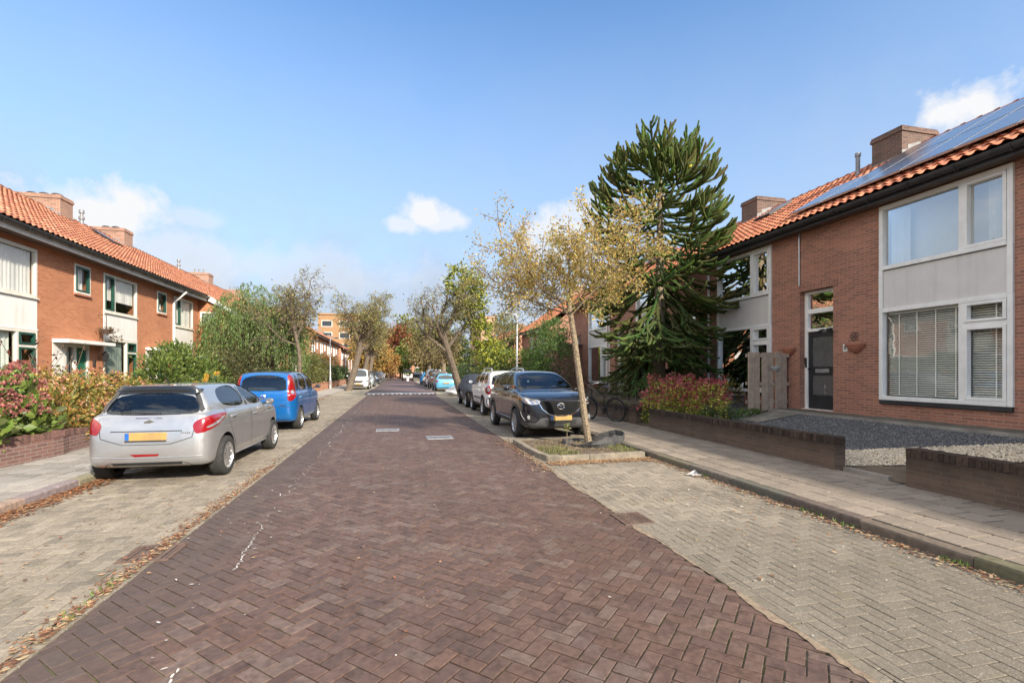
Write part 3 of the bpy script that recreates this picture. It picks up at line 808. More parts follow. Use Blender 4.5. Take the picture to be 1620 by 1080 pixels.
    mb = MB(); S.bx(mb, -.36, -.34, y0, y1, 5.28, 5.47); build(mb, 'fascia', M['gutter'], root)
    gutter(S, root, y0, y1, -.44, 5.45, .085)
    rf = tiles_roof(S, root, y0, y1, -.40, 5.50, 4.2, 8.14, PR, sd, res)
    return root
_pm = {}
def pmg(name, c):
    if name not in _pm: _pm[name] = paint(name, c, .25)
    return _pm[name]
rh = []
rh.append(right_house(-.1, 5.6, .57, 2.99, 4.25, 5.25, 'brown brick terraced house nearest the viewer on the right, mostly outside the photo', 1, 'c', res=4))
h1 = right_house(5.6, 11.3, 6.22, 8.64, 9.85, 10.88, 'brown brick terraced house with solar panels, venetian blinds and a black front door', 2, 'v', solar=True, res=8); rh.append(h1)
h2 = right_house(11.3, 17.0, 11.86, 14.28, 15.55, 16.58, 'brown brick terraced house beyond the wooden screen with a half lowered green blind', 3, 'half', 'doorblack'); rh.append(h2)
h3 = right_house(17.0, 22.7, 17.6, 20.0, 21.25, 22.28, 'brown brick terraced house partly hidden behind the monkey puzzle trunk', 4, 'c', 'white'); rh.append(h3)
h4 = right_house(22.7, 28.4, 23.1, 25.6, 26.9, 27.9, 'brown brick terraced house at the far end of the right row', 5, 'c', 'doorgreen'); rh.append(h4)
# rainwater pipe, cable conduit, gable of the last house
for h, y, z0, mat in ((h1, 10.86, 3.9, 'alu'), (h2, 14.75, .6, 'white'), (h4, 22.85, .6, 'white')):
    mb = MB(); mb.tube([(10.47, y, z0), (10.47, y, 5.3)], .022 if z0 > 1 else .04, 8); build(mb, 'downpipe', M[mat], h, smooth=True)
# porch roof of the end house
mb = MB(); RS.bx(mb, -1.0, 0, 26.6, 28.3, 3.05, 3.2); build(mb, 'porch_roof', M['soffit'], h4)
mb = MB(); RS.bx(mb, -.95, -.02, 26.65, 26.75, .5, 3.04, 0); RS.bx(mb, -.95, -.85, 28.1, 28.2, .5, 3.04, 0); build(mb, 'porch_post', M['brick_r'], h4)
chimney(RS, h1, 3.45, 4.75, 10.85, 11.75, 7.3, 8.62, 'brick_ch', 0, 0)
chimney(RS, h2, 3.45, 4.75, 16.55, 17.45, 7.3, 8.62, 'brick_ch', 0, 0)
chimney(RS, h4, 3.45, 4.75, 24.3, 25.2, 7.3, 8.62, 'brick_ch', 2, 0)
chimney(RS, rh[0], 3.45, 4.75, 5.1, 5.55, 7.3, 8.62, 'brick_ch', 0, 0)
# roof window and flue on the second house
def roofpt(S, we, ze, wr, zr, y, a, h):
    L = math.hypot(wr-we, zr-ze); ux, uz = (wr-we)/L, (zr-ze)/L
    return Vector(S.P(we+ux*a-uz*h, y, ze+uz*a+ux*h))
def roofslab(S, parent, name, mats, y0, y1, a0, a1, h0, h1, geo=(-.40,5.50,4.2,8.14), inset=None):
    mb = MB(); q = lambda y, a, h: tuple(roofpt(S, *geo, y, a, h))
    v = [q(y0,a0,h0),q(y1,a0,h0),q(y1,a1,h0),q(y0,a1,h0),q(y0,a0,h1),q(y1,a0,h1),q(y1,a1,h1),q(y0,a1,h1)]
    for f in ((0,1,2,3),(4,5,6,7),(0,1,5,4),(1,2,6,5),(2,3,7,6),(3,0,4,7)): mb.face([v[i] for i in f], 0)
    if inset:
        i = .03; v = [q(y0+i,a0+i,h1+.004),q(y1-i,a0+i,h1+.004),q(y1-i,a1-i,h1+.004),q(y0+i,a1-i,h1+.004)]; mb.face(v, 1)
    return build(mb, name, mats, parent)
for i in range(7):
    for j in range(2):
        y0 = 4.2+i*1.03; a0 = .72+j*1.75
        if i == 6 and j == 1: continue
        if y0 < 5.6 and False: continue
        p = rh[0] if y0+.5 < 5.6 else h1
        roofslab(RS, p, 'solar_panel', [M['alu'], M['solar']], y0, y0+1.01, a0, a0+1.72, .13, .17, inset=True)
roofslab(RS, h2, 'roof_window', [M['gutter'], M['solar']], 14.6, 15.4, 3.2, 4.3, .08, .14, inset=True)
mb = MB(); p = roofpt(RS, -.4, 5.5, 4.2, 8.14, 11.95, 4.1, 0)
mb.tube([p, p+Vector((0,0,.62))], .06, 10); mb.tube([p+Vector((0,0,.62)), p+Vector((0,0,.72))], .08, 10); build(mb, 'flue', M['zinc'], h1, smooth=True)

right_back = None
# ---- left row: orange brick
LZ = .34
def left_house(y0, y1, A, sw, dr, label, sd, near='large_first', green=True, res=5, door=True, S=LS, group='orange brick terraced houses along the left side', wingend=False):
    root = thing('terraced_house', label, 'house', (S.F, (y0+y1)/2, 0), 0, group)
    a0, a1 = A
    ops = [(a0, a1, 1.06, 5.0)]
    if sw: ops.append((sw[0], sw[1], 4.05, 4.98))
    if dr: ops.append((dr[0], dr[1], LZ, 2.46))
    mb = MB(); wallcells(S, mb, y0, y1, 0, 5.35, ops)
    build(mb, 'wall', M['brick_l'], root)
    shell(S, root, y0, y1, 0, 5.35, 8.2, 'brick_l', zr=8.05, wr=4.1)
    # mullion: casement part at the far (lower) / near (upper) end
    m = a1-.72
    lo = frame(S, root, a0, a1, 1.06, 2.74, (m,), ((m, a1-.07, 2.3),), 'cream', w=.075, glass='glass_l', sash=[(m+.05, a1-.08, 2.34, 2.66), (m+.05, a1-.08, 1.14, 2.26)], sashmat='green')
    wavy(S, lo, a0+.08, m-.05, 1.5 if sd % 2 else 1.14, 2.66, 'blindgreen' if sd % 2 else 'curtain', .13, .004 if sd % 2 else .02)
    wavy(S, lo, m+.1, a1-.32, 1.14, 2.66, 'curtain', .13)
    mb = MB(); S.bx(mb, -.06, .1, a0+.005, a1-.005, 1.0, 1.058); build(mb, 'window_sill', M['white'], root, bevel=.008)
    mb = MB(); S.bx(mb, -.02, .1, a0+.004, a1-.004, 2.742, 3.64); S.bx(mb, -.03, .02, a0-.03, a1+.03, 2.742, 2.78)
    build(mb, 'infill_panel', M['panel_white'], root, bevel=.004)
    m2 = a0+.66
    up = frame(S, root, a0, a1, 3.645, 4.99, (m2,), (), 'cream', w=.075, glass='glass_l', sash=[(a0+.08, m2-.04, 3.73, 4.9)], sashmat='green')
    wavy(S, up, a0+.1, a1-.1, 3.73 if sd % 2 == 0 else 4.1, 4.9, 'curtain_w', .10, .012)
    mb = MB(); S.bx(mb, -.07, .08, a0-.02, a1+.02, 3.605, 3.643); build(mb, 'window_sill', M['cream'], root, bevel=.006)
    if sw:
        w = frame(S, root, sw[0], sw[1], 4.06, 4.98, (), (), 'cream', w=.06, glass='glass_l', sash=[(sw[0]+.065, sw[1]-.065, 4.13, 4.91)], sashmat='green')
        wavy(S, w, sw[0]+.1, sw[1]-.1, 4.1, 4.5 if sd % 2 else 4.9, 'curtain_w', .15)
        mb = MB(); S.bx(mb, -.06, .06, sw[0]-.03, sw[1]+.03, 4.0, 4.056); build(mb, 'window_sill', M['terracotta'], root, bevel=.005)
    if dr:
        d0, d1 = dr; w = d1-d0
        mb = MB()
        S.bx(mb, -.01, .1, d0, d0+w*.3, LZ, 2.45)
        build(mb, 'door_side_panel', M['panel_white'], root)
        mb = MB()
        for a, b in ((d0+w*.3+.001, d0+w*.36), (d0+w*.57, d0+w*.63), (d1-.09, d1)): S.bx(mb, .0, .11, a, b, LZ, 2.36)
        S.bx(mb, -.003, .11, d0+w*.3+.001, d1, 2.361, 2.45)
        fr = build(mb, 'door_frame', M['cream'], root, bevel=.005)
        mb = MB(); mb.face([S.P(.06, d0+w*.36, LZ), S.P(.06, d0+w*.57, LZ), S.P(.06, d0+w*.57, 2.36), S.P(.06, d0+w*.36, 2.36)]); sl = build(mb, 'side_light', M['glass'], fr)
        wavy(S, fr, d0+w*.36, d0+w*.57, LZ, 2.36, 'curtain', .14, .004)
        mb = MB(); a, b = d0+w*.63, d1-.09
        S.bx(mb, .05, .09, a, a+.16, LZ+.02, 2.36); S.bx(mb, .05, .09, b-.1, b, LZ+.02, 2.36); S.bx(mb, .053, .087, a+.16, b-.1, LZ+.02, .75); S.bx(mb, .053, .087, a+.16, b-.1, 2.24, 2.36); S.bx(mb, .06, .08, a+.16, b-.1, .75, 2.24)
        d = build(mb, 'door', M['doorgreen'], root)
        mb = MB(); S.bx(mb, .02, .05, b-.09, b-.06, 1.3, 1.42); build(mb, 'handle', M['alu'], d)
        mb = MB(); S.bx(mb, -.42, .0, d0-.02, d1+.66, 2.462, 2.57); build(mb, 'door_canopy', M['panel_white'], root, bevel=.008)
        mb = MB(); S.bx(mb, -.3, .05, d0+w*.3, d1, .2, LZ-.01); build(mb, 'door_step', M['concrete'], root, bevel=.01)
    mb = MB(); S.bx(mb, -.40, 0, y0, y1, 5.16, 5.19); build(mb, 'soffit', M['soffit'], root)
    mb = MB(); S.bx(mb, -.43, -.401, y0, y1, 5.13, 5.32); build(mb, 'fascia', M['fascia'], root)
    gutter(S, root, y0, y1, -.51, 5.36, .08)
    tiles_roof(S, root, y0, y1, -.47, 5.40, 4.1, 8.22, PLf, sd+20, res)
    return root
la = left_house(8.55, 13.75, (8.9, 11.0), (12.4, 13.2), None, 'orange brick terraced house next to the left edge, outside the photo', 1, res=4)
l1 = left_house(13.75, 18.85, (14.0, 16.13), (17.73, 18.53), (16.76, 18.5), 'orange brick terraced house with the bright green front door behind the hydrangeas', 2, res=6)
l2 = left_house(18.85, 24.05, (19.26, 21.42), (23.03, 23.85), (22.1, 23.75), 'orange brick terraced house in the middle of the left row', 3)
l3 = left_house(24.05, 27.34, (24.6, 26.62), None, None, 'narrow orange brick terraced house beside the projecting gable wall, behind the green shrub', 4)
# wall lamp, letter box and hanging basket by the green door
chimney(LS, l2, 3.5, 5.0, 23.2, 24.0, 7.4, 8.75, 'brick_chl', 0, 3)
chimney(LS, l3, 3.5, 5.0, 27.9, 28.7, 7.4, 8.75, 'brick_chl', 0, 2)
for h, y in ((l2, 20.05+5.2), (l3, 25.7+9.3)):
    p = roofpt(LS, -.47, 5.4, 4.1, 8.22, y, 5.1, 0); mb = MB()
    mb.lathe([(.09,0),(.07,.35),(.11,.36),(.11,.48),(.06,.5),(.06,.62),(.1,.64),(.1,.78),(.001,.8)], 12, 'z', (p.x, p.y, p.z-.1)); build(mb, 'flue', M['zinc'], h, smooth=True)
for y in (15.1, 24.9):
    roofslab(LS, l1 if y < 18 else l3, 'roof_window', [M['gutter'], M['solar']], y, y+.75, 3.5, 4.5, .08, .14, geo=(-.47,5.40,4.1,8.22), inset=True)
mb = MB(); mb.tube([(-9.29,24.6,5.2),(-9.62,24.55,4.85),(-9.76,24.5,4.7),(-9.76,24.5,.3)], .05, 8); build(mb, 'downpipe', M['white'], l3, smooth=True)
# the next block stands forward: same roof carried down over a projecting gable wall
PS = Side(-1, -8.35)
lp = thing('terraced_house', 'projecting orange brick end house with a small square gable window', 'house', (-8.35, 33, 0), 0, 'orange brick terraced houses along the left side')
mb = MB(); wallcells(PS, mb, 27.36, 48, 0, 4.6, [(29.5,31.7,1.06,4.3),(35.5,37.7,1.06,4.3),(41.5,43.7,1.06,4.3)])
XZ = [(-8.35,0),(-8.35,4.6),(-9.8,5.36),(-13.9,8.0),(-17.5,5.4),(-17.5,0)]
mb.prism(XZ, 27.37, 27.6, 'y'); mb.prism(XZ, 47.8, 48.02, 'y')
build(mb, 'wall', M['brick_l'], lp)
for a in (29.5, 35.5, 41.5):
    frame(PS, lp, a, a+2.2, 1.06, 2.6, (a+1.4,), (), 'cream'); frame(PS, lp, a, a+2.2, 3.3, 4.3, (a+.7,), (), 'cream')
    mb = MB(); PS.bx(mb, -.01, .1, a+.003, a+2.197, 2.603, 3.297); build(mb, 'infill_panel', M['panel_white'], lp)
mb = MB(); PS.bx(mb, .5, 8.5, 27.65, 47.7, 2.6, 2.7); PS.bx(mb, 3, 3.1, 27.65, 47.7, .1, 2.55); PS.bx(mb, 3, 3.1, 27.65, 47.7, 2.75, 4.5); build(mb, 'room', M['room'], lp)
mb = MB(); z0, z1, x0, x1 = 3.92, 4.62, -9.72, -9.02
for a, b, c, d in ((x0, x0+.09, z0, z1), (x1-.09, x1, z0, z1), (x0+.09, x1-.09, z0, z0+.09), (x0+.09, x1-.09, z1-.09, z1)): mb.box(a, b, 27.3, 27.42, c, d)
fw = build(mb, 'window', M['cream'], lp)
mb = MB(); q = .09
for a, b, c, d in ((x0+q, x0+q+.05, z0+q, z1-q), (x1-q-.05, x1-q, z0+q, z1-q), (x0+q+.05, x1-q-.05, z0+q, z0+q+.05), (x0+q+.05, x1-q-.05, z1-q-.05, z1-q)): mb.box(a, b, 27.32, 27.41, c, d)
build(mb, 'casement', M['gutter'], fw)
mb = MB(); mb.box(x0+.14, x1-.14, 27.345, 27.36, z0+.14, z1-.14); build(mb, 'pane', pmg('obscured_pane', (.3,.33,.35)), fw)
WS = Side(-1, -9.8)
tiles_roof(WS, lp, 27.34, 48, -2.0, 4.47, 4.1, 8.22, PLf, 77, 4)
mb = MB(); mb.prism([(-7.75,4.30),(-7.75,4.46),(-9.33,5.44),(-9.33,5.16)], 27.22, 27.33, 'y'); build(mb, 'barge_board', M['white'], lp)
gutter(WS, lp, 27.34, 48, -2.07, 4.43, .08)
chimney(WS, lp, 3.5, 5.0, 38.9, 39.8, 7.4, 8.7, 'brick_chl', 3, 0); chimney(WS, lp, 3.5, 5.0, 46.4, 47.3, 7.4, 8.7, 'brick_chl', 3, 0)

# ---- farther houses, simpler but still with windows and roofs
def far_row(S, y0, y1, ze, zr, depth, wallmat, label, name='terraced_house', step=5.6, pal=PLf, sd=1, panel=True, chim=True, group=None):
    root = thing(name, label, 'house', (S.F, (y0+y1)/2, 0), 0, group)
    ops = []; y = y0+.7; fr = []
    while y+3.2 < y1:
        ops.append((y, y+1.9, .9, 4.9 if ze > 5 else ze-.4)); fr.append(y); ops.append((y+3.1, y+3.8, ze-1.5, ze-.5)); y += step
    mb = MB(); wallcells(S, mb, y0, y1, 0, ze, ops); S.bx(mb, depth-.2, depth, y0, y1, 0, ze)
    for a, b in ((y0, y0+.2), (y1-.2, y1)):
        mb.prism([(S.F+S.sg*w, z) for w, z in ((.3,0),(depth-.2,0),(depth-.2,ze),(depth/2,zr-.1),(.3,ze))], a, b, 'y')
    build(mb, 'wall', M[wallmat], root)
    mb = MB(); S.bx(mb, 2, 2.2, y0+.3, y1-.3, 0, ze); build(mb, 'room', M['room'], root)
    for y in fr:
        t = 4.9 if ze > 5 else ze-.4
        frame(S, root, y, y+1.9, .9, 2.5, (y+1.2,), (), 'white', w=.09); frame(S, root, y, y+1.9, t-1.4, t, (y+.7,), (), 'white', w=.09)
        mb = MB(); S.bx(mb, -.02, .1, y+.004, y+1.896, 2.503, t-1.403); build(mb, 'infill_panel', M['panel_white'], root)
        frame(S, root, y+3.1, y+3.8, ze-1.5, ze-.5, (), (), 'white', w=.08)
    tiles_roof(S, root, y0-.1, y1+.1, -.45, ze+.02, depth/2, zr, pal, sd, 3)
    mb = MB(); S.bx(mb, -.44, -.4, y0, y1, ze-.18, ze-.005); build(mb, 'fascia', M['fascia'], root)
    gutter(S, root, y0, y1, -.5, ze, .08, brackets=False)
    if chim:
        y = y0+5
        while y < y1-1: chimney(S, root, depth/2-.6, depth/2+.6, y, y+.9, zr-.9, zr+.6, 'brick_chl', 2, 0, False); y += 11.2
    return root
far_row(RS, -18, -.12, 5.42, 8.02, 8.4, 'brick_r', 'brown brick terrace continuing the right row behind the viewpoint', pal=PR, sd=9, step=5.6)
F1 = Side(-1, -8.6)
far_row(F1, 52, 76, 5.5, 8.0, 8, 'brick_far', 'salmon brick terrace with white window bays beyond the left lamp post', sd=3)
far_row(Side(-1, -9.0), 82, 108, 5.3, 7.8, 8, 'brick_far', 'far salmon brick terrace at the end of the left side, half hidden by trees', sd=4)
far_row(Side(1, 10.8), 34.5, 42, 4.9, 8.4, 9, 'brick_r', 'brick house with an orange roof slope rising behind the big green shrub on the right', 'detached_house', pal=PR, sd=5)
far_row(Side(1, 12.0), 58, 78, 4.6, 7.4, 8, 'brick_far', 'low salmon brick house behind the dark hedge on the right', 'detached_house', pal=PR, sd=6)
# tan apartment block behind the left trees
def flats(x0, x1, y0, y1, h, label, cols, rows, mat, side='y'):
    root = thing('apartment_building', label, 'building', ((x0+x1)/2, (y0+y1)/2, 0))
    mb = MB(); mb.box(x0, x1, y0, y1, 0, h); mb.box(x0-.2, x1+.2, y0-.2, y1+.2, h, h+.4); build(mb, 'wall', mat, root)
    for i in range(cols):
        for j in range(rows):
            a = x0+(x1-x0)*(i+.2)/cols; b = x0+(x1-x0)*(i+.8)/cols; z = 1+j*(h-1)/rows
            mb = MB(); mb.box(a, b, y0-.06, y0-.004, z, z+1.5); w = build(mb, 'window', M['white'], root)
            mb = MB(); mb.box(a+.12, b-.12, y0-.08, y0-.061, z+.12, z+1.38); build(mb, 'pane', M['carwin'], w)
    if side == 'x':
        n = int((y1-y0)/4)
        for i in range(n):
            for j in range(rows):
                a = y0+i*4+.8; z = 1+j*(h-1)/rows
                mb = MB(); mb.box(x1+.004, x1+.06, a, a+2.2, z, z+1.5); w = build(mb, 'window', M['white'], root)
                mb = MB(); mb.box(x1+.061, x1+.08, a+.12, a+2.08, z+.12, z+1.38); build(mb, 'pane', M['carwin'], w)
    return root
M['carwin'] = pmg('dark_window', (.03,.035,.04))
M['tan'] = pm('tan_render', (.36,.2,.1), (.31,.18,.09), 1, .85)
flats(-18.5, -6.5, 122, 136, 15, 'tan apartment block rising behind the left trees', 3, 5, M['tan'], 'x')
flats(19, 22.5, 112, 130, 14.2, 'tall pinkish apartment block seen between the ivy tree and the lamp post', 1, 4, pm('pink_brick_far', (.5,.3,.2), (.45,.27,.18), 1, .85))
# the end of the street
e = thing('house', 'white framed flat roofed house across the end of the street', 'house', (5.5, 124, 0))
mb = MB(); mb.box(3.4, 9.5, 124, 131, 0, 5.2); build(mb, 'wall', M['brick_far'], e)
mb = MB(); mb.box(2.6, 10, 123.2, 131.5, 5.2, 5.75); build(mb, 'roof', M['white'], e)
for i in range(3):
    for j in range(2):
        mb = MB(); x = 4.1+i*1.75; z = .7+j*2.3
        mb.box(x, x+1.5, 123.8, 123.99, z, z+1.9); w = build(mb, 'window', M['white'], e)
        mb = MB(); mb.box(x+.15, x+1.35, 123.75, 123.795, z+.15, z+1.75); build(mb, 'pane', M['carwin'], w)
e = thing('brick_wall', 'long low salmon brick wall closing the end of the street', 'wall', (-2, 120, 0))
mb = MB(); mb.box(-14, 3.2, 120, 120.4, 0, 2.6); build(mb, 'wall_face', M['brick_far'], e)
mb = MB(); mb.box(-14.1, 3.3, 119.9, 120.5, 2.6, 2.75); build(mb, 'coping', M['concrete'], e)
# ------------------------------------------------------------------ vegetation
def leaves(name, pts, dirs, size, pal, parent, sd, mat='leaf', aspect=.5, jit=.25, hang=0.0):
    """one kite shaped leaf per point; dirs = preferred axis of the leaf (or None)"""
    r = np.random.RandomState(sd); n = len(pts); P = np.array(pts, dtype=float)
    D = r.normal(0, 1, (n, 3))
    if dirs is not None: D = D*.7+np.array(dirs)*1.3
    D[:, 2] -= hang
    D /= np.linalg.norm(D, axis=1)[:, None]+1e-9
    U = r.normal(0, 1, (n, 3)); U -= (U*D).sum(1)[:, None]*D; U /= np.linalg.norm(U, axis=1)[:, None]+1e-9
    Nn = np.cross(D, U)
    s = size*r.uniform(.55, 1.3, n)[:, None]
    a = P-D*s*.1; b = P+D*s*.45+U*s*aspect*.5+Nn*s*.08; c = P+D*s; d = P+D*s*.45-U*s*aspect*.5+Nn*s*.08
    V = np.stack([a, b, c, d], 1).reshape(-1, 3)
    F = np.arange(4*n).reshape(-1, 4)
    pc = np.array(pal)[r.randint(0, len(pal), n)]*(1+r.normal(0, jit, (n, 1)))
    me = mesh(name, V, F, [M[mat]], None, np.clip(pc, .005, .9))
    return link(name, me, parent)
def cloud(blobs, n, sd, shell=.55, noise=.25):
    """points spread through lumpy ellipsoids (cx,cy,cz,rx,ry,rz); returns points and outward directions"""
    r = np.random.RandomState(sd); out = []; dd = []
    vol = np.array([b[3]*b[4]*b[5] for b in blobs])**.67; vol /= vol.sum()
    cnt = (vol*n).astype(int)
    for b, k in zip(blobs, cnt):
        d = r.normal(0, 1, (k, 3)); d /= np.linalg.norm(d, axis=1)[:, None]
        lump = 1+noise*np.sin(d[:, 0]*5+b[0]*3)*np.sin(d[:, 1]*6+b[1]*2)+noise*.7*np.sin(d[:, 2]*9+b[2])
        rad = (shell+(1-shell)*r.uniform(0, 1, k)**.6)*lump
        p = np.array(b[:3])+d*np.array(b[3:6])*rad[:, None]
        out.append(p); dd.append(d)
    return np.concatenate(out), np.concatenate(dd)
def stems(name, base, tops, rad, parent, mat='bark', n=5):
    mb = MB(); b = Vector(base); r = random.Random(int(base[1]*100))
    for t in tops:
        t = Vector(t); m = b.lerp(t, .5)+Vector((r.gauss(0,.08), r.gauss(0,.08), .05))
        mb.tube([b+Vector((r.gauss(0,.05), r.gauss(0,.05), 0)), m, t], [rad, rad*.7, rad*.25], n)
    return build(mb, name, M[mat], parent, smooth=True)
def shrub(label, base, blobs, n, size, pal, sd, cat='shrub', name='shrub', group=None, mat='leaf', aspect=.5, hang=0, shell=.55, ntop=14, up=.0):
    root = thing(name, label, cat, base, 0, group)
    p, d = cloud(blobs, n, sd, shell)
    k = p[:, 2] > base[2]-.02; p = p[k]; d = d[k]
    d = d.copy(); d[:, 2] += up
    leaves('foliage', p, d, size, pal, root, sd, mat, aspect, .13, hang)
    r = random.Random(sd)
    tops = [p[r.randrange(len(p))] for _ in range(ntop)]
    stems('stem', base, tops, .022 if size < .2 else .06, root)
    return root

# generic broadleaf tree: skeleton + leaves on the twigs
def skeleton(base, spec, sd):
    """spec: list of levels dict(n, len, rad, up, wob, steps, spread, start); returns tubes and twig points"""
    r = random.Random(sd); tubes = []; tips = []
    def branch(p, d, L, rad, lev):
        s = spec[lev]; steps = s.get('steps', 5); pts = [p.copy()]; rs = [rad]; q = p.copy(); dd = d.copy()
        for i in range(steps):
            dd = (dd+Vector((r.gauss(0,1), r.gauss(0,1), r.gauss(0,1)))*s.get('wob', .15)+Vector((0,0,1))*s.get('up', 0)*(1 if not s.get('late') else i/steps)).normalized()
            q = q+dd*(L/steps); pts.append(q.copy()); rs.append(rad*(1-(1-s.get('tip', .35))*(i+1)/steps))
        tubes.append((pts, rs, lev))
        last = lev+1 >= len(spec)
        if last or s.get('leafy'):
            for i, pp in enumerate(pts[1:]): tips.append((pp, (pp-pts[i]).normalized()))
        if not last:
            c = spec[lev+1]; n = c['n']
            for k in range(n):
                t = c.get('start', .3)+(1-c.get('start', .3))*(k+r.random()*.8)/n
                t = min(t, .999); f = t*steps; i = int(f); pp = pts[i].lerp(pts[i+1], f-i)
                ax = (pts[i+1]-pts[i]).normalized()
                az = k*2.4+r.random()*1.2; perp = ax.orthogonal().normalized(); perp.rotate(Matrix.Rotation(az, 3, ax))
                sp = c.get('spread', 55)+r.gauss(0, 10)
                nd = ax*math.cos(R(sp))+perp*math.sin(R(sp))
                branch(pp, nd, L*c['len']*(1-.35*t)*r.uniform(.75, 1.2), rs[i]*c.get('rad', .6), lev+1)
    b = Vector(base); s0 = spec[0]
    branch(b, Vector(s0.get('dir', (0,0,1))).normalized(), s0['L'], s0['R'], 0)
    return tubes, tips
def treemesh(tubes, name, mat, parent, sides=(9,7,5,4,3)):
    mb = MB()
    for pts, rs, lev in tubes: mb.tube(pts, [max(x, .006) for x in rs], sides[min(lev, 4)], cap=(lev == 0))
    return build(mb, name, M[mat], parent, smooth=True)
def tree(label, base, spec, sd, pal, leafn, size, bark='bark_grey', cat='tree', name='tree', group=None, spread=.1, hang=.2, extra=None, leafmat='leaf', aspect=.55):
    root = thing(name, label, cat, base, 0, group)
    tubes, tips = skeleton(base, spec, sd)
    treemesh(tubes, 'trunk', bark, root)
    r = np.random.RandomState(sd)
    if leafn and tips:
        ix = r.randint(0, len(tips), leafn)
        P = np.array([tips[i][0] for i in ix])+r.normal(0, spread, (leafn, 3)); D = np.array([tips[i][1] for i in ix])
        leaves('crown', P, D, size, pal, root, sd, leafmat, aspect, .25, hang)
    return root, tips, tubes

GOLD = [(.62,.43,.13),(.56,.42,.12),(.46,.41,.10),(.66,.50,.2),(.52,.32,.10),(.42,.39,.09)]
# the leaning young tree by the parked black car
gt = tree('slender leaning tree with sparse golden leaves growing from the kerbed bed', (4.05, 9.9, .05), [
    dict(L=3.15, R=.078, dir=(-.17,-.01,1), steps=8, wob=.015, tip=.72, up=.02),
    dict(n=12, len=.90, rad=.34, spread=64, wob=.10, up=.075, steps=7, start=.86, tip=.3),
    dict(n=9, len=.52, rad=.55, spread=46, wob=.14, up=.03, steps=5, start=.22, tip=.3, leafy=True),
    dict(n=6, len=.5, rad=.6, spread=48, wob=.2, up=-.02, steps=4, start=.2, tip=.4)], 8, GOLD, 18000, .058, 'bark_pale', spread=.075, hang=.35, leafmat='leaf_gold')

# gnarled old street trees, drooping outer twigs
def gnarled(label, base, h, lean, sd, leafn, pal, bark='bark_grey', size=.12, spreadL=.8, twist=.13, droop=-.10, R0=.2, group='gnarled street trees', pts_scale=1, n1=9):
    return tree(label, base, [
        dict(L=h*.5, R=R0, dir=(lean[0], lean[1], 1), steps=8, wob=.05, tip=.7, up=.06),
        dict(n=n1, len=spreadL*1.1, rad=.55, spread=46, wob=twist, up=.11, steps=7, start=.62, tip=.35),
        dict(n=8, len=.55, rad=.5, spread=50, wob=.22, up=.05, steps=6, start=.25, tip=.3),
        dict(n=8, len=.5, rad=.5, spread=52, wob=.26, up=droop, steps=5, start=.15, tip=.35, leafy=True),
        dict(n=4, len=.5, rad=.6, spread=50, wob=.25, up=droop*1.3, steps=3, start=.2, tip=.5)], sd, pal, leafn, size, bark, group=group, spread=.12, hang=.5)
OLIVE = [(.23,.21,.06),(.29,.25,.07),(.18,.20,.05),(.32,.25,.08),(.22,.235,.06)]
gnarled('gnarled street tree with a trunk leaning right, in front of the white van', (-4.05, 42.3, 0), 10.8, (.30,.0), 21, 8000, OLIVE, size=.13, R0=.29, spreadL=.74)
gnarled('thin street tree with bare reaching twigs behind the blue car', (-4.75, 25.4, .05), 8.6, (.0,.05), 22, 2300, OLIVE, size=.10, R0=.10, droop=-.02, spreadL=.62, n1=9)
tr, tips, tubes = gnarled('big gnarled street tree with bare twigs and ivy hanging down its right side', (3.75, 29.0, 0), 8.8, (-.24,.0), 33, 5200, OLIVE, bark='bark_grey', size=.10, R0=.235, spreadL=.82)
IVY = [(.26,.29,.03),(.36,.38,.04),(.46,.45,.06),(.18,.23,.03),(.1,.14,.03)]
iv = cloud([(3.4,28.6,6.9,.75,.9,.9),(4.1,28.5,6.2,.8,.9,1.3),(4.5,28.6,5.0,.65,.8,1.4),(4.8,28.7,3.8,.6,.7,1.2),(5.4,28.7,2.9,.9,.7,.7),(4.6,28.5,6.6,.5,.6,.8),(3.6,28.7,5.4,.5,.6,.9)], 6500, 31, .5, .35)
leaves('ivy', iv[0], iv[1], .14, IVY, tr, 31, 'leaf', .75, .2, .5)
gnarled('second gnarled street tree on the left, standing behind the leaning one', (-3.95, 55, 0), 8.6, (.12,.0), 24, 3200, [(.3,.2,.06),(.36,.25,.07),(.25,.2,.06)], size=.2, R0=.28)
gnarled('third gnarled street tree on the left, with a dark upright trunk and ochre leaves', (-3.6, 66, 0), 9, (.08,.0), 25, 3600, [(.36,.25,.07),(.42,.28,.08),(.28,.22,.06)], size=.22, R0=.3)
gnarled('pale trunked street tree beyond the light blue car on the right', (4.3, 47, 0), 7.0, (-.06,.0), 26, 4200, [(.22,.17,.07),(.28,.21,.08),(.18,.15,.06)], size=.2, R0=.26, bark='bark_pale')
gnarled('far street tree on the right beside the end of the row of parked cars', (4.2, 64, 0), 7.0, (-.08,.0), 27, 4200, [(.24,.19,.07),(.3,.22,.08),(.2,.17,.06)], size=.26, R0=.26)

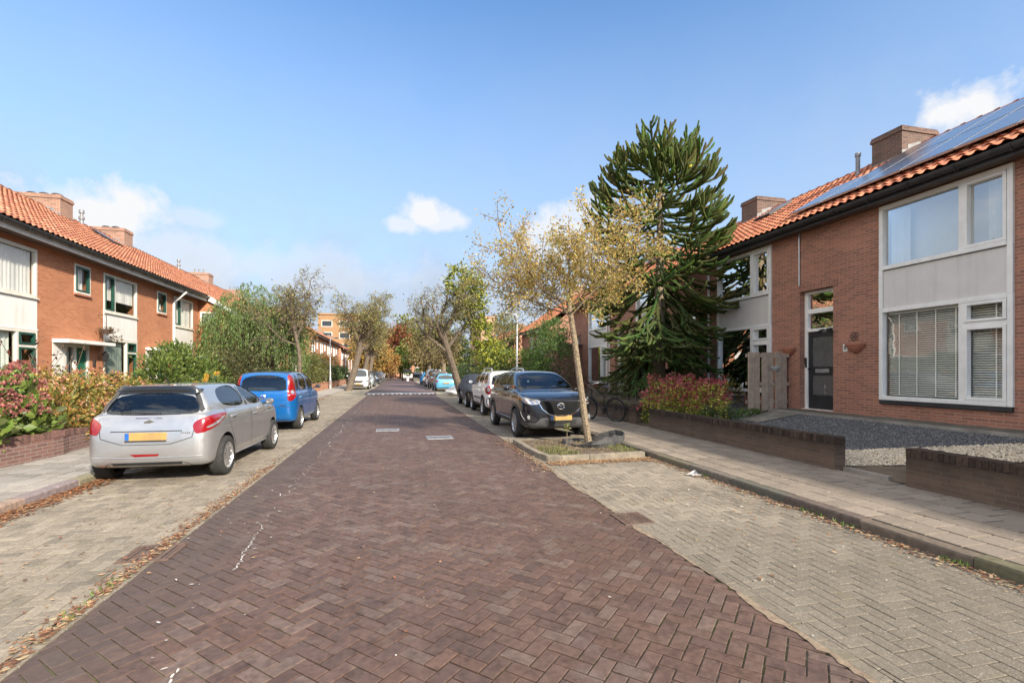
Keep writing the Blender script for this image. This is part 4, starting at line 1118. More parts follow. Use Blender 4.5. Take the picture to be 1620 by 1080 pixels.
# monkey puzzle
def monkey(label, base, H, sd):
    root = thing('monkey_puzzle_tree', label, 'tree', base, 0)
    r = random.Random(sd); b = Vector(base)
    mb = MB(); pts = []; rs = []
    for i in range(26):
        t = i/25; pts.append(b+Vector((.05*math.sin(t*3), .03*math.sin(t*5), H*.97*t))); rs.append(.20*(1-t)+.04+.012*(i % 2))
    mb.tube(pts, rs, 12); build(mb, 'trunk', M['bark_pale'], root, smooth=True)
    cb = MB()
    prof = [(0.0,2.1),(.08,2.4),(.18,2.55),(.3,2.6),(.45,2.6),(.58,2.55),(.7,2.35),(.8,2.15),(.88,1.9),(.94,1.6),(1,1.2)]
    def rad(t):
        for (a, x), (c, y) in zip(prof[:-1], prof[1:]):
            if t <= c: return x+(y-x)*(t-a)/(c-a)
        return .9
    def limb(p, d, L, rr, droop, up, n, c):
        pts = [p.copy()]; rs = [rr*.8]; q = p.copy(); dd = d.normalized()
        for i in range(n):
            t = (i+1)/n
            dd = (dd+Vector((r.gauss(0,.05), r.gauss(0,.05), droop*(1-t)+up*t*t))).normalized()
            q = q+dd*(L/n); pts.append(q.copy()); rs.append(rr*(1.0 if i % 2 else .72)*(1 if t < .96 else .6))
        cb.tube(pts, rs, 6, 0, tuple(v*(1+r.gauss(0,.16)) for v in c))
        return pts
    z0 = .275; nw = 24
    for k in range(nw):
        t = k/(nw-1); z = H*(z0+(.90-z0)*t); nb = 6 if t < .85 else 7
        for j in range(nb):
            if r.random() < (.07 if t > .3 else .2): continue
            az = k*.83+j*2*PI/nb+r.gauss(0,.2)
            el = R(-36+46*t) if t < .7 else R(-3+50*(t-.7)/.3*(1 if j % 2 else .3))
            d = Vector((math.cos(az)*math.cos(el), math.sin(az)*math.cos(el), math.sin(el)))
            LL = rad(t)*r.uniform(.86, 1.16)
            c = (.070+.016*t, .095+.018*t, .024)
            n = max(10, int(LL/.12))
            P = limb(b+Vector((0,0,z)), d, LL, .043, -.13*(1-t), .16+.20*t, n, c)
            for f, lf in ((.34,.6),(.38,.56),(.50,.52),(.54,.48),(.64,.44),(.68,.40),(.78,.34),(.82,.32),(.89,.22),(.93,.2)):
                if r.random() < .14: continue
                i = int(f*n); pp = P[i]; ax = (P[min(i+1, n)]-P[i-1]).normalized()
                sd_ = 1 if int(f*50) % 2 else -1
                side = ax.cross(Vector((0,0,1))).normalized()*sd_
                nd = ax*.80+side*r.uniform(.5,.8)+Vector((0,0,r.uniform(-.12,.12)))
                l2 = max(.3, LL*lf*r.uniform(.75, 1.2)); n2 = max(5, int(l2/.11))
                P2 = limb(pp, nd, l2, .043, -.04*(1-t), .22+.16*t, n2, tuple(v*1.15 for v in c))
                if l2 > .75 and r.random() < .7:
                    m_ = n2//2; limb(P2[m_], (P2[m_+1]-P2[m_-1]).normalized()-side*.55, l2*.45, .044, 0, .25, 5, tuple(v*1.3 for v in c))
    for q in range(9):      # the cluster of upright shoots at the very top
        a = q*2.4; limb(b+Vector((0,0,H*.9)), Vector((math.cos(a)*.6*(q % 3)/1.5, math.sin(a)*.6*(q % 3)/1.5, 1)), r.uniform(.5,.8), .042, 0, .1, 6, (.09,.125,.03))
    build(cb, 'crown', M['puzzle'], root, smooth=True)
    for q, (dx, dy, z) in enumerate(((-.4,-.75,8.75),(.75,-.6,8.35))):
        m2 = MB(); m2.lathe([(.001,-.11),(.07,-.08),(.1,0),(.08,.07),(.001,.11)], 10, 'z', (base[0]+dx, base[1]+dy, z)); build(m2, 'cone', pmg('yellow_cone', (.55,.5,.05)), root, smooth=True)
    return root
monkey('tall monkey puzzle tree with dark green scaly branches in the right front garden', (8.5, 14.65, .36), 9.1, 5)

# shrubs and hedges
GREEN = [(.07,.115,.025),(.10,.15,.03),(.05,.085,.02),(.13,.18,.045)]
DARKG = [(.035,.06,.018),(.05,.08,.022),(.028,.05,.016),(.07,.1,.03)]
WILLOW = [(.12,.19,.045),(.15,.23,.06),(.09,.14,.035),(.2,.27,.09)]
# hydrangea with pink heads, and the rose bush beside it, on the left wall
hy = shrub('hydrangea bush with large green leaves and faded pink flower heads behind the left garden wall', (-7.0, 10.0, .2),
    [(-6.95,8.6,.70,.75,.8,.55),(-6.95,9.5,.75,.75,.8,.6),(-7.05,10.4,.85,.8,.7,.6),(-7.5,11.3,1.0,.6,.7,.65),(-6.5,9.2,.62,.45,.8,.38),(-6.45,10.2,.62,.45,.6,.38)], 5600, .15,
    [(.13,.2,.035),(.17,.25,.045),(.1,.155,.03),(.22,.28,.06),(.1,.12,.04)], 61, name='hydrangea_bush', cat='hydrangea', aspect=.72, up=.6)
r = random.Random(62)
heads = MB(); P = []; Cc = []
hp, hd = cloud([(-6.95,8.6,.74,.78,.8,.57),(-6.95,9.5,.79,.78,.8,.62),(-7.05,10.4,.9,.82,.72,.62),(-7.5,11.3,1.05,.6,.7,.68)], 300, 63, 1.08, .1)
pk = [p for p, d in zip(hp, hd) if d[2] > -.25 and (d[0] > -.1 or d[2] > .6)][:150]
fl = []; fd = []
for p in pk:
    cr = .095*r.uniform(.7,1.3)
    for q in range(58):
        v = Vector((r.gauss(0,1), r.gauss(0,1), r.gauss(0,1))).normalized()
        v.z = abs(v.z)*.7; fl.append(Vector(p)+v*cr); fd.append(v)
leaves('flower_heads', fl, fd, .042, [(.42,.13,.13),(.5,.2,.17),(.32,.09,.09),(.55,.27,.2),(.25,.07,.07)], hy, 64, 'petal', .9)
ro = shrub('rose bush with yellowing leaves and salmon pink roses behind the left garden wall', (-6.9, 12.6, .2),
    [(-6.75,11.4,.72,.55,.6,.5),(-6.8,12.3,.85,.65,.7,.6),(-6.95,13.3,.95,.7,.8,.62),(-6.8,14.4,.85,.6,.8,.6),(-6.35,11.3,.55,.35,.5,.33),(-6.3,12.4,.5,.35,.7,.36),(-7.4,12.4,1.1,.6,.8,.55)], 11500, .075,
    [(.26,.24,.05),(.34,.25,.05),(.18,.2,.045),(.42,.26,.06),(.13,.15,.035),(.36,.17,.06)], 65, name='rose_bush', cat='rose bush', aspect=.6)
hp, hd = cloud([(-6.75,11.4,.75,.57,.62,.52),(-6.8,12.3,.88,.67,.72,.62),(-6.95,13.3,.98,.72,.8,.65),(-6.8,14.4,.88,.6,.8,.62)], 130, 66, 1.02, .1)
fl = []; fd = []
for p in hp:
    cr = .04*r.uniform(.6,1.35)
    for q in range(16):
        v = Vector((r.gauss(0,1), r.gauss(0,1), r.gauss(0,1))).normalized(); fl.append(Vector(p)+v*cr); fd.append(v)
leaves('roses', fl, fd, .05, [(.6,.27,.17),(.62,.34,.22),(.55,.23,.18),(.6,.36,.13)], ro, 67, 'petal', .95)
# dark red spray of stems by the window
root = thing('smoke_bush', 'thin leggy shrub with dark red leaves in front of the leftmost window', 'shrub', (-8.9, 14.6, .35))
mb = MB(); tp = []
for q in range(11):
    a = Vector((-8.9+r.gauss(0,.15), 14.6+r.gauss(0,.3), .35)); e = a+Vector((r.gauss(.1,.4), r.gauss(.3,.7), r.uniform(1.3,2.4))); m_ = a.lerp(e, .5)+Vector((r.gauss(0,.15), r.gauss(0,.15), .1))
    mb.tube([a, m_, e], [.014,.01,.005], 4)
    for k in range(9):
        t = .45+.55*k/9; tp.append((m_.lerp(e, (t-.45)/.55))+Vector((r.gauss(0,.07), r.gauss(0,.07), r.gauss(0,.05))))
build(mb, 'stem', M['bark'], root, smooth=True); leaves('foliage', tp, None, .10, [(.12,.03,.025),(.2,.06,.04),(.08,.03,.02)], root, 68, 'leaf', .6)
shrub('glossy laurel bush beside the left front door, behind the silver car', (-7.9, 20.2, .25), [(-8.0,19.0,1.2,.8,.9,.95),(-7.9,20.0,1.4,.9,1.0,1.15),(-7.6,21.0,1.25,.8,1.0,1.0),(-8.1,20.4,2.1,.55,.7,.65),(-7.4,21.8,1.1,.7,.8,.9)], 12000, .12, [(.1,.155,.03),(.14,.2,.04),(.07,.115,.025),(.2,.25,.06)], 69, name='laurel_bush', cat='bush', up=.5)
# sunflowers
root = thing('sunflower', 'clump of yellow sunflowers standing in front of the laurel bush', 'flower', (-6.6, 18.6, .2))
mb = MB(); lf = []; pet = []; pdir = []; disc = MB()
for (x, y, z) in ((-6.65,18.3,1.22),(-6.45,18.6,1.3),(-6.5,18.9,1.45),(-6.75,18.7,1.1),(-6.25,19.1,1.55),(-6.55,18.5,1.02)):
    mb.tube([(-6.6,18.6,.2), (x,y,z)], [.012,.008], 5)
    disc.lathe([(.001,-.02),(.045,-.01),(.045,.015),(.001,.02)], 10, 'y', (x+.02, y-.03, z))
    for q in range(16):
        a = q*2*PI/16; v = Vector((math.cos(a), -.25, math.sin(a))).normalized(); pet.append(Vector((x,y-.02,z))+v*.04); pdir.append(v*4)
    for q in range(8): lf.append((x+r.gauss(0,.1), y+r.gauss(0,.1), .3+(z-.4)*r.random()))
build(mb, 'stem', M['green'], root, smooth=True); leaves('petals', pet, pdir, .085, [(.75,.4,.02),(.8,.5,.03)], root, 70, 'petal', .35); leaves('foliage', lf, None, .16, GREEN, root, 71, 'leaf', .7)
build(disc, 'flower_disc', pmg('sunflower_disc', (.3,.14,.03)), root, smooth=True)

# drooping willow-like shrub
root = thing('willow_shrub', 'big drooping green willow shrub hiding the end of the left house row', 'shrub', (-7.3, 27.5, .2))
rr = np.random.RandomState(72); pts = []; dr = []
mb = MB()
for q in range(950):
    a = rr.uniform(0, 2*PI); rad = 2.5*math.sqrt(rr.uniform(0,1)); zt = 6.35-1.35*(rad/2.5)**2*1.5-rr.uniform(0,2.3)
    x, y = -7.1+rad*math.cos(a)*.95, 27.2+rad*math.sin(a)*1.1
    ln = rr.uniform(.8, 1.9); n = int(ln/.055)
    ox, oy = math.cos(a)*.25, math.sin(a)*.25
    for k in range(n):
        t = k/n; pts.append((x+ox*t+rr.normal(0,.035), y+oy*t+rr.normal(0,.035), zt-ln*t*t)); dr.append((ox*.5, oy*.5, -1.0))
    if q % 9 == 0: mb.tube([(-7.2,27.4,.3), (x*.5-3.6, y*.5+13.7, zt*.6), (x, y, zt)], [.06,.035,.01], 5)
leaves('foliage', pts, dr, .15, WILLOW, root, 73, 'leaf', .24, .25, .3)
build(mb, 'stem', M['bark'], root, smooth=True)
shrub('dark tangled shrub in front of the willow shrub', (-6.9, 23.5, .2), [(-7.2,22.3,1.3,.8,1.0,1.1),(-6.9,23.4,1.4,.9,1.0,1.2),(-6.8,24.6,1.5,.9,1.0,1.3),(-7.3,25.5,1.6,.8,.9,1.3)], 6500, .12, [(.07,.085,.025),(.1,.1,.035),(.05,.06,.02),(.14,.12,.05)], 74)
shrub('bright green low bush below the willow shrub, behind the blue car', (-6.2, 27.8, .15), [(-6.1,27.4,1.0,.6,1.0,.9),(-6.0,28.6,1.0,.6,.9,.9)], 3000, .13, [(.12,.2,.03),(.16,.25,.05),(.08,.14,.025)], 75, hang=.6, aspect=.3)
shrub('brown leaved small tree leaning over behind the thin street tree', (-6.4, 30.5, .15), [(-6.2,30.5,4.2,1.2,1.2,1.0),(-5.6,30.8,3.6,.9,1.0,.8),(-6.6,31,3.2,1.1,1.1,.9)], 3600, .14, [(.22,.15,.05),(.3,.18,.06),(.16,.13,.04)], 76, ntop=26)
shrub('rounded olive hedge bush in front of the salmon terrace', (-6.9, 41, .1), [(-6.9,40.6,1.5,.9,1.1,1.5),(-6.9,42,1.6,.9,1.0,1.6),(-7,43.2,1.4,.9,1.0,1.5)], 4200, .15, [(.13,.14,.035),(.17,.17,.04),(.09,.11,.03)], 77)
shrub('flowering shrub with yellow and white blooms by the left lamp post', (-6.9, 46.5, .1), [(-7,46.3,1.5,.9,1.2,1.3),(-6.9,47.6,1.2,.9,1.0,1.1)], 2400, .17, [(.14,.18,.05),(.3,.3,.06),(.5,.42,.12),(.4,.36,.3),(.1,.14,.04)], 78)
shrub('long dark green hedge behind the white van', (-6.6, 56, .1), [(-6.7,51+i*2.2,1.0,.8,1.4,1.1) for i in range(7)], 5200, .2, DARKG+GREEN, 79, name='hedge', cat='hedge')
shrub('rust coloured shrubs above the dark hedge on the left', (-8, 56, .1), [(-7.8,50+i*3,2.4,1.0,1.6,1.0) for i in range(5)], 3800, .22, [(.3,.14,.05),(.22,.13,.05),(.16,.13,.04)], 80)
# right side
shrub('big feathery green shrub behind the black car', (8.0, 24.8, .3), [(8.0,24.6,2.2,1.2,1.4,1.9),(7.4,23.4,1.8,1.0,1.2,1.6),(8.2,26.2,2.8,1.1,1.3,1.9),(7.3,25.4,1.6,.9,1.2,1.4),(8.2,24.8,3.8,.8,.9,.8)], 9500, .17, [(.075,.14,.025),(.10,.18,.035),(.05,.10,.02),(.14,.22,.05)], 81, aspect=.28)
shrub('reddish brown bush between the leaning tree and the green shrub', (7.6, 21.2, .25), [(7.6,21.0,1.2,.8,.9,1.0),(7.5,20.2,1.0,.7,.8,.8),(7.8,22,1.3,.8,.8,1.1)], 4500, .085, [(.16,.07,.06),(.2,.09,.07),(.11,.06,.045),(.1,.1,.04)], 82)
shrub('yellow green creeper mound spreading over the hedge beyond the covered car', (6.9, 31.5, .1), [(6.4,31,1.9,1.3,1.6,1.2),(7.6,32,1.9,1.2,1.6,1.3),(6.2,33,2.6,1.0,1.4,.9),(8.2,30.4,1.6,1.2,1.2,1.4)], 7000, .17, [(.18,.23,.03),(.28,.32,.04),(.38,.38,.06),(.11,.16,.03),(.07,.11,.025)], 83, hang=.6)
shrub('very dark clipped hedge under the yellow green creeper', (6.6, 36, .1), [(6.7,27.5+i*1.8,.95,.7,1.2,1.0) for i in range(9)], 5500, .14, DARKG, 84, name='hedge', cat='hedge')
shrub('pale green tree crown rising behind the lamp post on the right', (9.6, 44, .2), [(9.2,43,4.6,1.4,1.6,2.2),(10.2,45,5.2,1.4,1.6,2.0),(8.6,44,3.2,1.2,1.4,1.6)], 4200, .22, [(.14,.17,.05),(.2,.22,.06),(.26,.25,.08)], 85, ntop=24, hang=.5)
bz = shrub('barberry bush with dark red upper leaves and yellow lower leaves behind the right garden wall', (7.6, 12.2, .2), [(7.25,11.5,.66,.5,.6,.48),(7.35,12.3,.78,.6,.6,.55),(7.7,11.0,.75,.5,.6,.5),(7.05,12.6,.42,.3,.4,.34),(7.9,12.2,.9,.5,.6,.5),(8.3,11.6,.8,.5,.5,.5)], 3600, .07, [(.45,.5,.06),(.55,.5,.07),(.32,.4,.05),(.6,.48,.12),(.24,.3,.05)], 86, name='barberry_bush', cat='bush', aspect=.7)
p, d = cloud([(7.25,11.5,.78,.52,.6,.5),(7.35,12.3,.92,.6,.6,.55),(7.7,11.0,.85,.5,.6,.5),(7.9,12.2,1.02,.5,.6,.5),(8.3,11.6,.92,.5,.5,.5),(7.0,12.6,.55,.32,.4,.36)], 4200, 87, .75)
k = d[:, 2]+.35*np.sin(p[:,1]*7)*.8 > -.05
leaves('red_foliage', p[k], d[k], .07, [(.34,.06,.065),(.44,.09,.09),(.25,.05,.055),(.52,.15,.13),(.38,.07,.1)], bz, 88, 'leaf', .7)
shrub('small lavender and green herb clump in front of the wooden screen', (8.3, 10.9, .35), [(8.2,10.9,.5,.35,.3,.2),(8.6,10.8,.5,.3,.25,.16),(7.8,11.0,.45,.25,.25,.2)], 900, .07, [(.12,.2,.05),(.17,.24,.07),(.2,.2,.2),(.09,.15,.035)], 89, ntop=6, up=.8)
shrub('low dark shrubs under the window of the end house on the right', (9.6, 20.5, .4), [(9.5,19.5,.7,.5,.8,.45),(9.6,21,.7,.5,.9,.5),(9.3,18.2,.65,.4,.6,.35)], 2600, .09, DARKG+[(.12,.16,.05)], 90)
shrub('potted green plant with orange leaves below the half blind window', (9.6, 12.6, .6), [(9.6,12.5,.95,.35,.3,.35),(9.7,12.9,1.15,.25,.25,.4)], 700, .09, [(.08,.13,.03),(.3,.18,.04),(.12,.17,.04)], 91, ntop=6)
# grass blades and weeds
def grass(name, regs, n, h, pal, sd, label, cat='grass'):
    r = np.random.RandomState(sd); P = []
    for (x0, x1, y0, y1, zf) in regs:
        k = n//len(regs); x = r.uniform(x0, x1, k); y = r.uniform(y0, y1, k); P += [(a, b, zf(a)) for a, b in zip(x, y)]
    D = np.tile(np.array([[0, 0, 2.5]]), (len(P), 1))
    P = np.array(P); loc = Vector((P[:,0].mean(), P[:,1].mean(), P[:,2].min()))
    o = leaves(name, P-np.array(loc), D, h, pal, None, sd, 'leaf', .16, .25); o.location = loc
    return tag(o, label, cat, kind='stuff')
grass('grass', [(7.9,9.3,10.9,11.15,lambda x: GR(x)),(7.6,9.2,11.2,11.6,lambda x: GR(x))], 2600, .13, [(.12,.19,.04),(.17,.24,.05),(.2,.22,.08)], 92, 'green grass growing at the foot of the wooden screen')
grass('grass', [(6.9,8.4,13.4,20,lambda x: GR(x)),(6.9,8.4,12.6,15,lambda x: GR(x))], 5000, .1, [(.1,.13,.04),(.14,.15,.05),(.08,.1,.03)], 93, 'rough grass in the garden behind the bicycle')
grass('weeds', [(4.1,4.55,8.5,9.6,lambda x: .055),(2.7,3.3,8.5,9.4,lambda x: .055)], 900, .07, [(.16,.18,.05),(.22,.22,.08)], 94, 'thin weeds in the tree bed', 'weeds')
grass('weeds', [(4.50,4.59,4.0,4.25,lambda x: 0),(4.52,4.6,4.4,4.7,lambda x: 0),(4.5,4.6,3.0,3.2,lambda x:0),(4.55,4.6,6.4,6.6,lambda x:0),(-2.16,-2.04,3.6,4.4,lambda x: 0)], 200, .05, [(.16,.3,.05),(.12,.22,.04)], 95, 'green weeds sprouting along the kerb of the empty bay', 'weeds')
# trees closing the view
def fartree(label, base, blobs, n, size, pal, sd, th=3.0, tr=.22, name='tree'):
    root = thing(name, label, 'tree', base, 0, 'trees closing the end of the street')
    mb = MB(); b = Vector(base); r = random.Random(sd)
    mb.tube([b, b+Vector((.1,0,th*.5)), b+Vector((0,.1,th))], [tr, tr*.8, tr*.6], 8)
    for q in range(9):
        bb = blobs[q % len(blobs)]; e = Vector(bb[:3])+Vector((r.gauss(0,.4)*bb[3], r.gauss(0,.3), r.gauss(0,.3)*bb[5]))
        mb.tube([b+Vector((0,0,th*.8)), (b+Vector((0,0,th))).lerp(e, .5)+Vector((0,0,.3)), e], [tr*.5, tr*.3, .03], 5)
    build(mb, 'trunk', M['bark_grey'], root, smooth=True)
    p, d = cloud(blobs, n, sd, .35, .35)
    leaves('crown', p, d, size, pal, root, sd, 'leaf_far', .7, .3, .4)
    return root
def crown(x, y, z, w, h): return [(x-w*.4,y,z,w*.55,w*.6,h*.5),(x+w*.4,y+.5,z-.2,w*.55,w*.6,h*.5),(x,y,z+h*.4,w*.5,w*.5,h*.45),(x,y-.6,z-h*.3,w*.6,w*.5,h*.35)]
ORANGE = [(.36,.2,.05),(.42,.25,.06),(.3,.2,.05),(.26,.2,.06)]
RED = [(.26,.075,.04),(.32,.1,.05),(.2,.08,.04),(.3,.16,.05)]
YG = [(.22,.24,.05),(.28,.28,.07),(.17,.2,.05),(.32,.32,.1)]
fartree('orange brown tree beyond the third gnarled tree on the left', (-4.6, 84, 0), crown(-4.6,84,4.6,3.4,4.6), 4200, .42, ORANGE, 101)
fartree('low orange tree bending over the far left cars', (-1.9, 98, 0), crown(-2.6,98,3.6,3.0,3.6), 3600, .42, [(.45,.22,.06),(.4,.24,.07),(.32,.2,.06)], 102)
fartree('dark red tree at the end of the street', (.4, 110, 0), crown(.3,110,6.2,3.6,7.2), 4200, .5, RED, 103)
fartree('fresh green tree in front of the dark red one', (.9, 106, 0), crown(1.0,106,4.2,2.0,4.4), 2200, .42, [(.14,.19,.04),(.2,.25,.05)], 104)
fartree('tall yellow green tree behind the red tree', (2.5, 150, 0), crown(2.5,150,9.5,8.0,10), 6500, .8, YG, 105, 5, .4)
fartree('wide yellow green tree above the white framed house', (14, 155, 0), crown(13,155,8.5,8.0,9), 6000, .8, YG, 106, 5, .4)
fartree('tall green tree far behind on the left of the street end', (-9, 145, 0), crown(-9,145,9,8,10), 5000, .85, [(.12,.15,.04),(.17,.19,.05)], 107, 5, .4)
fartree('ochre tree beside the low wall at the street end', (-7.5, 108, 0), crown(-7.5,108,5,4,5.4), 3600, .5, [(.38,.24,.07),(.3,.2,.06)], 108)
fartree('olive tree crown over the far right parked cars', (5.2, 82, 0), crown(5.6,82,4.8,4.4,4.8), 5200, .42, [(.22,.17,.06),(.26,.2,.07),(.18,.15,.05)], 109)
fartree('second olive tree farther along the right parked cars', (6.2, 98, 0), crown(7.0,98,5.0,4.4,5.0), 4200, .48, [(.2,.17,.06),(.24,.2,.07)], 110)
fartree('dark green tree at the right edge of the street end', (11.5, 96, 0), crown(11,96,4.5,4.5,6), 4200, .5, [(.09,.12,.03),(.13,.16,.04)], 111)
shrub('dark green hedge along the far right pavement', (7.2, 60, .1), [(7.3,46+i*3,1.1,.9,1.8,1.2) for i in range(12)], 4600, .26, DARKG+GREEN, 112, name='hedge', cat='hedge')
shrub('low green bushes in front of the end wall', (1, 117, 0), [(2.2,117,.8,1.2,1,1.0),(4.8,117,1.0,1.4,1,1.3),(-4,117,.9,1.6,1,1.1),(-8,117,1.2,2,1,1.3)], 1600, .35, GREEN, 113)

for x, y, h_, q in ((-20.5, 31.0, 11.6, 'tall dark conifer behind the left house row, seen only in the upper window reflection'), (-21.5, 26.2, 12.4, 'second dark conifer behind the left house row, nearer the viewer')):
    fartree(q, (x, y, 0), [(x, y, h_*(.3+.1*k), 2.2*(1-.16*k)+.2, 2.2*(1-.16*k)+.2, h_*.11) for k in range(6)], 4200, .3, DARKG, int(y), 7, .2)
# ------------------------------------------------------------------ vehicles
def chaikin(P, n=2):
    P = np.array(P, float)
    for _ in range(n):
        Q = np.roll(P, -1, 0); P = np.stack([P*.75+Q*.25, P*.25+Q*.75], 1).reshape(-1, 2)
    return P
def sdpoly(p, V):
    d = np.full(len(p), 1e9); inside = np.zeros(len(p), bool)
    for i in range(len(V)):
        a, b = V[i-1], V[i]; e = b-a; w = p-a
        t = np.clip((w@e)/(e@e+1e-12), 0, 1); q = w-t[:, None]*e
        d = np.minimum(d, (q*q).sum(1))
        c = (a[1] > p[:, 1]) != (b[1] > p[:, 1])
        if abs(b[1]-a[1]) > 1e-12:
            inside ^= c & (p[:, 0] < (b[0]-a[0])*(p[:, 1]-a[1])/(b[1]-a[1])+a[0])
    d = np.sqrt(d); return np.where(inside, -d, d)
def half(P): return P+[(-x, y) for x, y in reversed(P)]
def smax(a, b, k):
    h = np.maximum(k-np.abs(a-b), 0)/k; return np.maximum(a, b)+h*h*k/4
def smin(a, b, k): return -smax(-a, -b, k)
class Body:
    """car body: smooth intersection of side view, plan and cross section, lower body joined to cabin"""
    def __init__(s, L, W, H, low, gh, belt, axles, wr, zb=.2, tumble=.70, kl=.10, kg=.11, hood=.13, ku=.05):
        s.L, s.W, s.H, s.belt, s.axles, s.wr = L, W, H, belt, axles, wr
        hw = W/2; s.kl, s.kg, s.ku = kl, kg, ku
        s.lowS = chaikin(low); s.ghS = chaikin(gh)
        s.lowC = chaikin(half([(.0,zb-.02),(.86*hw,zb),(.965*hw,zb+.1),(hw,.52),(hw,.72),(.985*hw,belt-.1),(.925*hw,belt+.02),(.8*hw,belt+.08),(.4*hw,belt+hood),(0,belt+hood+.02)])[::-1], 2)
        s.lowP = chaikin(half([(0,-L/2),(.5*hw,-L/2+.005),(.82*hw,-L/2+.07),(.96*hw,-L/2+.28),(hw,-L/2+.7),(hw,L/2-1.0),(.96*hw,L/2-.5),(.84*hw,L/2-.17),(.55*hw,L/2-.03),(0,L/2)]), 2)
        yr, yf = min(p[0] for p in gh), max(p[0] for p in gh)
        s.ghC = chaikin(half([(0,.5),(.96*hw,.55),(.925*hw,belt),(tumble*hw,H-.15),(.6*hw,H-.05),(.35*hw,H-.008),(0,H)]), 2)
        s.ghP = chaikin(half([(0,yr),(.6*hw,yr+.02),(.84*hw,yr+.14),(.91*hw,yr+.5),(.93*hw,0),(.9*hw,yf-.55),(.76*hw,yf-.14),(.45*hw,yf+.0),(0,yf+.02)]), 2)
        s.bvh = None; s.tab = {}
    def look(s, key, p, h=.0125):
        # bilinear table of one view's signed distance
        if key not in s.tab:
            L, W, H = s.L/2+.15, s.W/2+.15, s.H+.15
            r = {'S': (-L, L, -.02, H), 'C': (-W, W, -.02, H), 'P': (-W, W, -L, L)}[key[-1]]
            A = np.arange(r[0], r[1]+h, h); Bb = np.arange(r[2], r[3]+h, h); a, b = np.meshgrid(A, Bb, indexing='ij')
            s.tab[key] = (r[0], r[2], sdpoly(np.stack([a.ravel(), b.ravel()], 1), getattr(s, key)).reshape(a.shape))
        x0, y0, T_ = s.tab[key]
        u = np.clip((p[:, 0]-x0)/h, 0, T_.shape[0]-1.001); v = np.clip((p[:, 1]-y0)/h, 0, T_.shape[1]-1.001)
        i = u.astype(int); j = v.astype(int); u = u-i; v = v-j
        return (T_[i, j]*(1-u)+T_[i+1, j]*u)*(1-v)+(T_[i, j+1]*(1-u)+T_[i+1, j+1]*u)*v
    def F(s, p):
        yz = p[:, [1,2]]; xz = p[:, [0,2]]; xy = p[:, [0,1]]
        a = smax(smax(s.look('lowS', yz), s.look('lowC', xz), s.kl), s.look('lowP', xy), s.kl)
        b = smax(smax(s.look('ghS', yz), s.look('ghC', xz), s.kg), s.look('ghP', xy), s.kg)
        return smin(a, b, s.ku)
    def grad(s, p, e=.012):
        g = np.stack([s.F(p+np.eye(3)[i]*e)-s.F(p-np.eye(3)[i]*e) for i in range(3)], 1)
        return g/(np.linalg.norm(g, axis=1)[:, None]+1e-9)
    def net(s, h, off=0, clip=None):
        L, W, H = s.L/2+.12, s.W/2+.12, s.H+.12
        X, Y, Z = np.arange(-W, W+h, h), np.arange(-L, L+h, h), np.arange(.05, H+h, h)
        def S2(A, B, V):
            a, b = np.meshgrid(A, B, indexing='ij'); return sdpoly(np.stack([a.ravel(), b.ravel()], 1), V).reshape(a.shape)
        def comb(S, C, P, k):
            return smax(smax(S2(Y, Z, S)[None], S2(X, Z, C)[:, None], k), S2(X, Y, P)[:, :, None], k)
        v = smin(comb(s.lowS, s.lowC, s.lowP, s.kl), comb(s.ghS, s.ghC, s.ghP, s.kg), s.ku)+off
        if clip is not None:
            v = np.maximum(v, clip(X[:, None, None], Y[None, :, None], Z[None, None, :]))
        ins = v < 0; G = [X, Y, Z]
        n = [len(X), len(Y), len(Z)]
        acc = np.zeros((n[0]-1, n[1]-1, n[2]-1, 3)); cnt = np.zeros((n[0]-1, n[1]-1, n[2]-1))
        idx = np.stack(np.meshgrid(X, Y, Z, indexing='ij'), -1)
        sl = lambda o: tuple(slice(q, q+m-1) for q, m in zip(o, n))
        for ax in range(3):
            o1 = [0,0,0]
            others = [q for q in range(3) if q != ax]
            for i in (0,1):
                for j in (0,1):
                    oa = [0,0,0]; oa[others[0]] = i; oa[others[1]] = j; ob = list(oa); ob[ax] = 1
                    va, vb = v[sl(oa)], v[sl(ob)]; m = (va < 0) != (vb < 0)
                    t = np.where(m, va/(va-vb+1e-12), 0)[..., None]
                    acc += np.where(m[..., None], idx[sl(oa)]*(1-t)+idx[sl(ob)]*t, 0); cnt += m
        act = cnt > 0; ids = np.full(cnt.shape, -1); ids[act] = np.arange(act.sum())
        P = acc[act]/cnt[act][:, None]; quads = []
        for ax in range(3):
            o = [q for q in range(3) if q != ax]
            a = [slice(1, m-1) for m in n]; a[ax] = slice(0, n[ax]-1); b = list(a); b[ax] = slice(1, n[ax])
            ia, ib = ins[tuple(a)], ins[tuple(b)]; ch = ia != ib
            c = np.argwhere(ch); flip = ia[ch]
            base = c.copy(); base[:, o[0]] += 1; base[:, o[1]] += 1
            def cell(d0, d1):
                q = base.copy(); q[:, o[0]] -= d0; q[:, o[1]] -= d1; return ids[q[:, 0], q[:, 1], q[:, 2]]
            Q = np.stack([cell(1,1), cell(0,1), cell(0,0), cell(1,0)], 1)
            if ax == 1: flip = ~flip
            Q[~flip] = Q[~flip][:, ::-1]; quads.append(Q)
        return P, np.concatenate(quads)
    def surface(s, h):
        P, Q = s.net(h)
        for _ in range(3):
            f = s.F(P); g = s.grad(P); P = P-g*np.clip(f, -.02, .02)[:, None]
        s.bvh = BVHTree.FromPolygons([Vector(p) for p in P], Q.tolist()); return P, Q
    def ray(s, az, a, z):
        A = Vector((math.cos(az), math.sin(az), 0)); D = Vector((-math.sin(az), math.cos(az), 0))
        hit = s.bvh.ray_cast(A*a-D*6+Vector((0,0,z)), D)
        return hit[0]
VIEW = {'rear': 0, 'right': 90, 'front': 180, 'left': 270}
